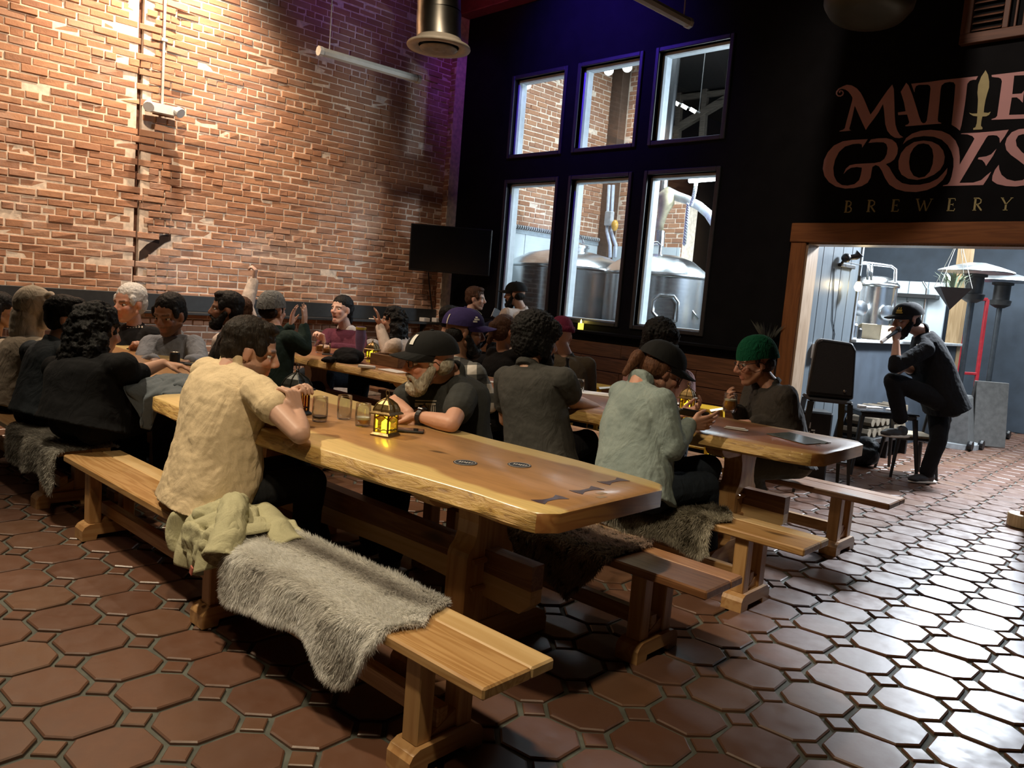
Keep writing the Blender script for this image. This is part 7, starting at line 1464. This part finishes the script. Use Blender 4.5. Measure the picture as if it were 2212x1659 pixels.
mb = MB(); mb.tube([P[-1]*.9+P[-2]*.1, P[-3]], [.060, .05], 18, cap=True); obj('sleeve_lining', mb, M_lining, coat)
mb = MB(); mb.ell(xf1((-.02, .0, .42)), (.13, .10, .05)); mb.ell(xf1((-.08, -.06, .43)), (.10, .08, .045)); mb.ell(xf1((.0, -.165, .33)), (.13, .03, .09)); o = obj('coat_bulk', mb, C_coat, coat); later(o, .009, 2, .5, .05, .07)
mb = MB(); mb.bev((-.011, -.003, -.018), (.011, .003, .018), .002, Ry(.35), xf1((.045, -.205, .258))); obj('red_tag', mb, plain('coral_tag', (.55, .16, .12), .6), coat)
# grey jacket hanging off the far left table
C_gj = cloth('steel_grey_jacket', (.105, .12, .135), .85, .5, 8); gj = thing('jacket', 'steel grey jacket draped over the end of the far left table', 'jacket', (-4.3, 1.65, .75))
def S3(u, v):
    a = np.array([-4.44, 1.56])*(1-u)+np.array([-4.12, 1.74])*u; s = v*.60; f = .02*mnoise.noise((u*6, v*5, 8.))+.014*math.sin(u*19+v*5); hang = interp([(0, .02), (.2, .20), (.45, .24), (.7, .06), (1, .02)], u)
    dirv_ = np.array([.25, -.95]); L0 = .22
    if s < L0: p = a+np.array([-.05, .16])*(1-s/L0); return np.array([p[0], p[1], .754+.03*math.sin(u*7)*0+abs(f)+.02*math.sin(PI*s/L0)])
    k = (s-L0)/.38; return np.array([a[0]+.05*k*math.sin(u*9), a[1]-.02-.05*min(1, k*4)+f, .754-hang*k])
sheet('jacket_cloth', S3, 44, 36, C_gj, gj, .008)
mb = MB(); mb.ell((-4.40, 1.74, .775), (.15, .09, .035), Rz(.5)); mb.ell((-4.27, 1.76, .77), (.11, .08, .03)); o = obj('jacket_bulk', mb, C_gj, gj); later(o, .010, 2, .5, .04, .08)
run_jobs()
# ================================================================== MARKS ON CLOTHES, CAPS; WATCHES; SHOES
from mathutils.bvhtree import BVHTree
def part_of(root, *names):
    for o in root.children_recursive:
        if o.name.split('.')[0] in names: return o
def decal(ob, polys, m, name, parent, off=.003):
    me = ob.data; n = len(me.vertices); co = np.empty(n*3, np.float32); me.vertices.foreach_get('co', co); co = co.reshape(-1, 3)+wloc(ob)
    t = BVHTree.FromPolygons(co.tolist(), [tuple(p.vertices) for p in me.polygons]); O = Vector((0, 0, CAM_H)); mb = MB()
    for poly in polys:
        pts = []
        for x, y in poly:
            d = Vector(ray(x, y)).normalized(); h = t.ray_cast(O, d)
            if h[0] is None: break
            pts.append(np.array(h[0])-np.array(d)*off)
        if len(pts) == len(poly): mb.add(pts, [tuple(range(len(pts)))])
    if mb.v: return obj(name, mb, m, parent, fix=False)
def quadgrid(x0, y0, x1, y1, nx, ny, sl=0): return [[(x0+(x1-x0)*(i+a)/nx, y0+(y1-y0)*(j+b)/ny+sl*(i+a)/nx) for a, b in ((0, 0), (1, 0), (1, 1), (0, 1))] for i in range(nx) for j in range(ny)]
M_print = plain('cream_print', (.46, .40, .33), .8, var=.08); M_inkd = plain('dark_print', (.03, .024, .022), .8)
sh = part_of(R2, 'shirt')
decal(sh, quadgrid(896, 870, 941, 893, 8, 5, 1), M_print, 'shirt_print', sh, .003)
decal(sh, quadgrid(897, 864, 943, 866.5, 8, 1, 1), M_print, 'shirt_print', sh, .003)
L = []
def st(x0, y0, x1, y1): L.extend(quadgrid(x0, y0, x1, y1, 1, 1))
for x0, y0, x1, y1 in ((902, 875, 904, 891), (904, 875, 908, 877.5), (904, 882, 907, 884), (904, 889, 908, 891), (911, 875, 913, 891), (913, 889, 917, 891), (919, 875, 921, 891), (924, 875, 926, 891), (921, 877, 922.5, 882), (922.5, 881, 924, 888), (928, 875, 930, 889), (933, 875, 935, 889), (929, 889, 934, 891), (936, 875, 941, 877.5), (937.7, 877.5, 939.8, 891)): st(x0, y0, x1, y1)
decal(sh, L, M_inkd, 'print_lettering', sh, .0045)
sh7 = part_of(R7, 'hooded_top'); L = []
for k in range(6): st(274+k*6.2, 703+(k % 2), 277.5+k*6.2, 708)
decal(sh7, L, M_print, 'shirt_lettering', sh7, .004)
sh23 = part_of(R23, 'shirt'); L = []; st(1980, 743, 1987, 746); decal(sh23, L, M_print, 'chest_mark', sh23, .004)
def cap_patch(F, A, a0, a1, t0, t1, m, name='cap_emblem', n=5):
    mb = MB()
    P = [[F.p(-.016+(.1155+.004*(1-t))*max(math.cos(t*PI/2), .02)**.8*math.cos(a), .0935*max(math.cos(t*PI/2), .02)**.8*math.sin(a), .0325+.098*math.sin(t*PI/2)+(.010*(1-t)*(math.cos(a) > 0)*math.cos(a))) for a in np.linspace(a0, a1, n)] for t in np.linspace(t0, t1, n)]
    for i in range(n-1):
        for j in range(n-1): mb.add([P[i][j], P[i][j+1], P[i+1][j+1], P[i+1][j]], [(0, 1, 2, 3)])
    obj(name, mb, m, A['hat'], smooth=True, fix=False)
M_emw = plain('white_thread', (.62, .60, .56), .7, var=.05); M_emy = plain('gold_thread', (.50, .34, .04), .6)
cap_patch(F2, A2, .28, .52, .25, .60, M_emw)
for a0, a1, t0, t1 in ((-1.25, -1.02, .14, .20), (-1.18, -.86, .22, .28), (-1.10, -.95, .30, .36)): cap_patch(F14, A14, a0, a1, t0, t1, M_emw, n=3)
cap_patch(F14, A14, -.36, -.28, .45, .78, M_emw, 'cap_stripe'); cap_patch(F14, A14, -2.55, -2.48, .0, .35, M_print, 'cap_stripe')
for a0, a1, t0, t1 in ((.25, .75, .10, .15), (.28, .70, .18, .30), (.36, .44, .33, .42), (.55, .63, .33, .42)): cap_patch(F23, A23, a0, a1, t0, t1, M_emy, n=4)
def wrist_watch(A, w, e, root, r=.034, width=.026):
    d = nrm(A[e]-A[w]); c = A[w]+d*.022; _, s_, u_ = frame(d, (0, 0, 1)); mb = MB(); n = 18
    ring = lambda q, rr: [c+d*q+(s_*math.cos(a)+u_*math.sin(a))*rr for a in np.linspace(0, 2*PI, n, endpoint=False)]
    R_ = ring(-width/2, r)+ring(-width/2, r+.004)+ring(width/2, r+.004)+ring(width/2, r); mb.add(R_, [(k*n+i, k*n+(i+1) % n, ((k+1) % 4)*n+(i+1) % n, ((k+1) % 4)*n+i) for k in range(4) for i in range(n)])
    w_ = obj('wrist_watch', mb, M_blackpl, root, smooth=False); mb = MB(); R3_ = np.array([d, s_, u_]).T; mb.bev((-.019, -.017, r), (.019, .017, r+.011), .004, R3_, c); obj('watch_case', mb, plain('watch_face', (.012, .012, .014), .2), w_)
wrist_watch(A2, 'wL', 'eL', R2); wrist_watch(A8, 'wR', 'eR', R8)
for a, z in (((A23['aR'], 0)), ((A23['aL'], .401))):
    m1, m2, m3 = MB(), MB(), MB(); shoe(m1, m2, a+dv(.55, 0)*.05, dv(-1, -.25), 1.05)
    for m_ in (m1, m2): m_.v = [(p[0], p[1], p[2]+z) for p in m_.v]
    so = obj('shoe', m1, M_shoe, R23); later(so, .008, 3); o = obj('sole', m2, M_sole, so); later(o, .008, 1)
# notebook held by the boy at the back
c = atD(1076, 681, 8.62); F_ = Frame(c, dv(.4, -.5, .8), dv(-1, 0, .3)); mb = MB(); mb.bev((-.012, -.09, -.065), (.012, .09, .065), .003, F_.R, F_.o); t = tag(obj('notebook', mb, M_blackpl), 'black notebook with a pale edge held by the boy in navy', 'notebook'); mb = MB(); mb.box((-.009, -.088, .0652), (.009, .088, .068), F_.R, F_.o); obj('page_edge', mb, M_paper, t)
run_jobs()
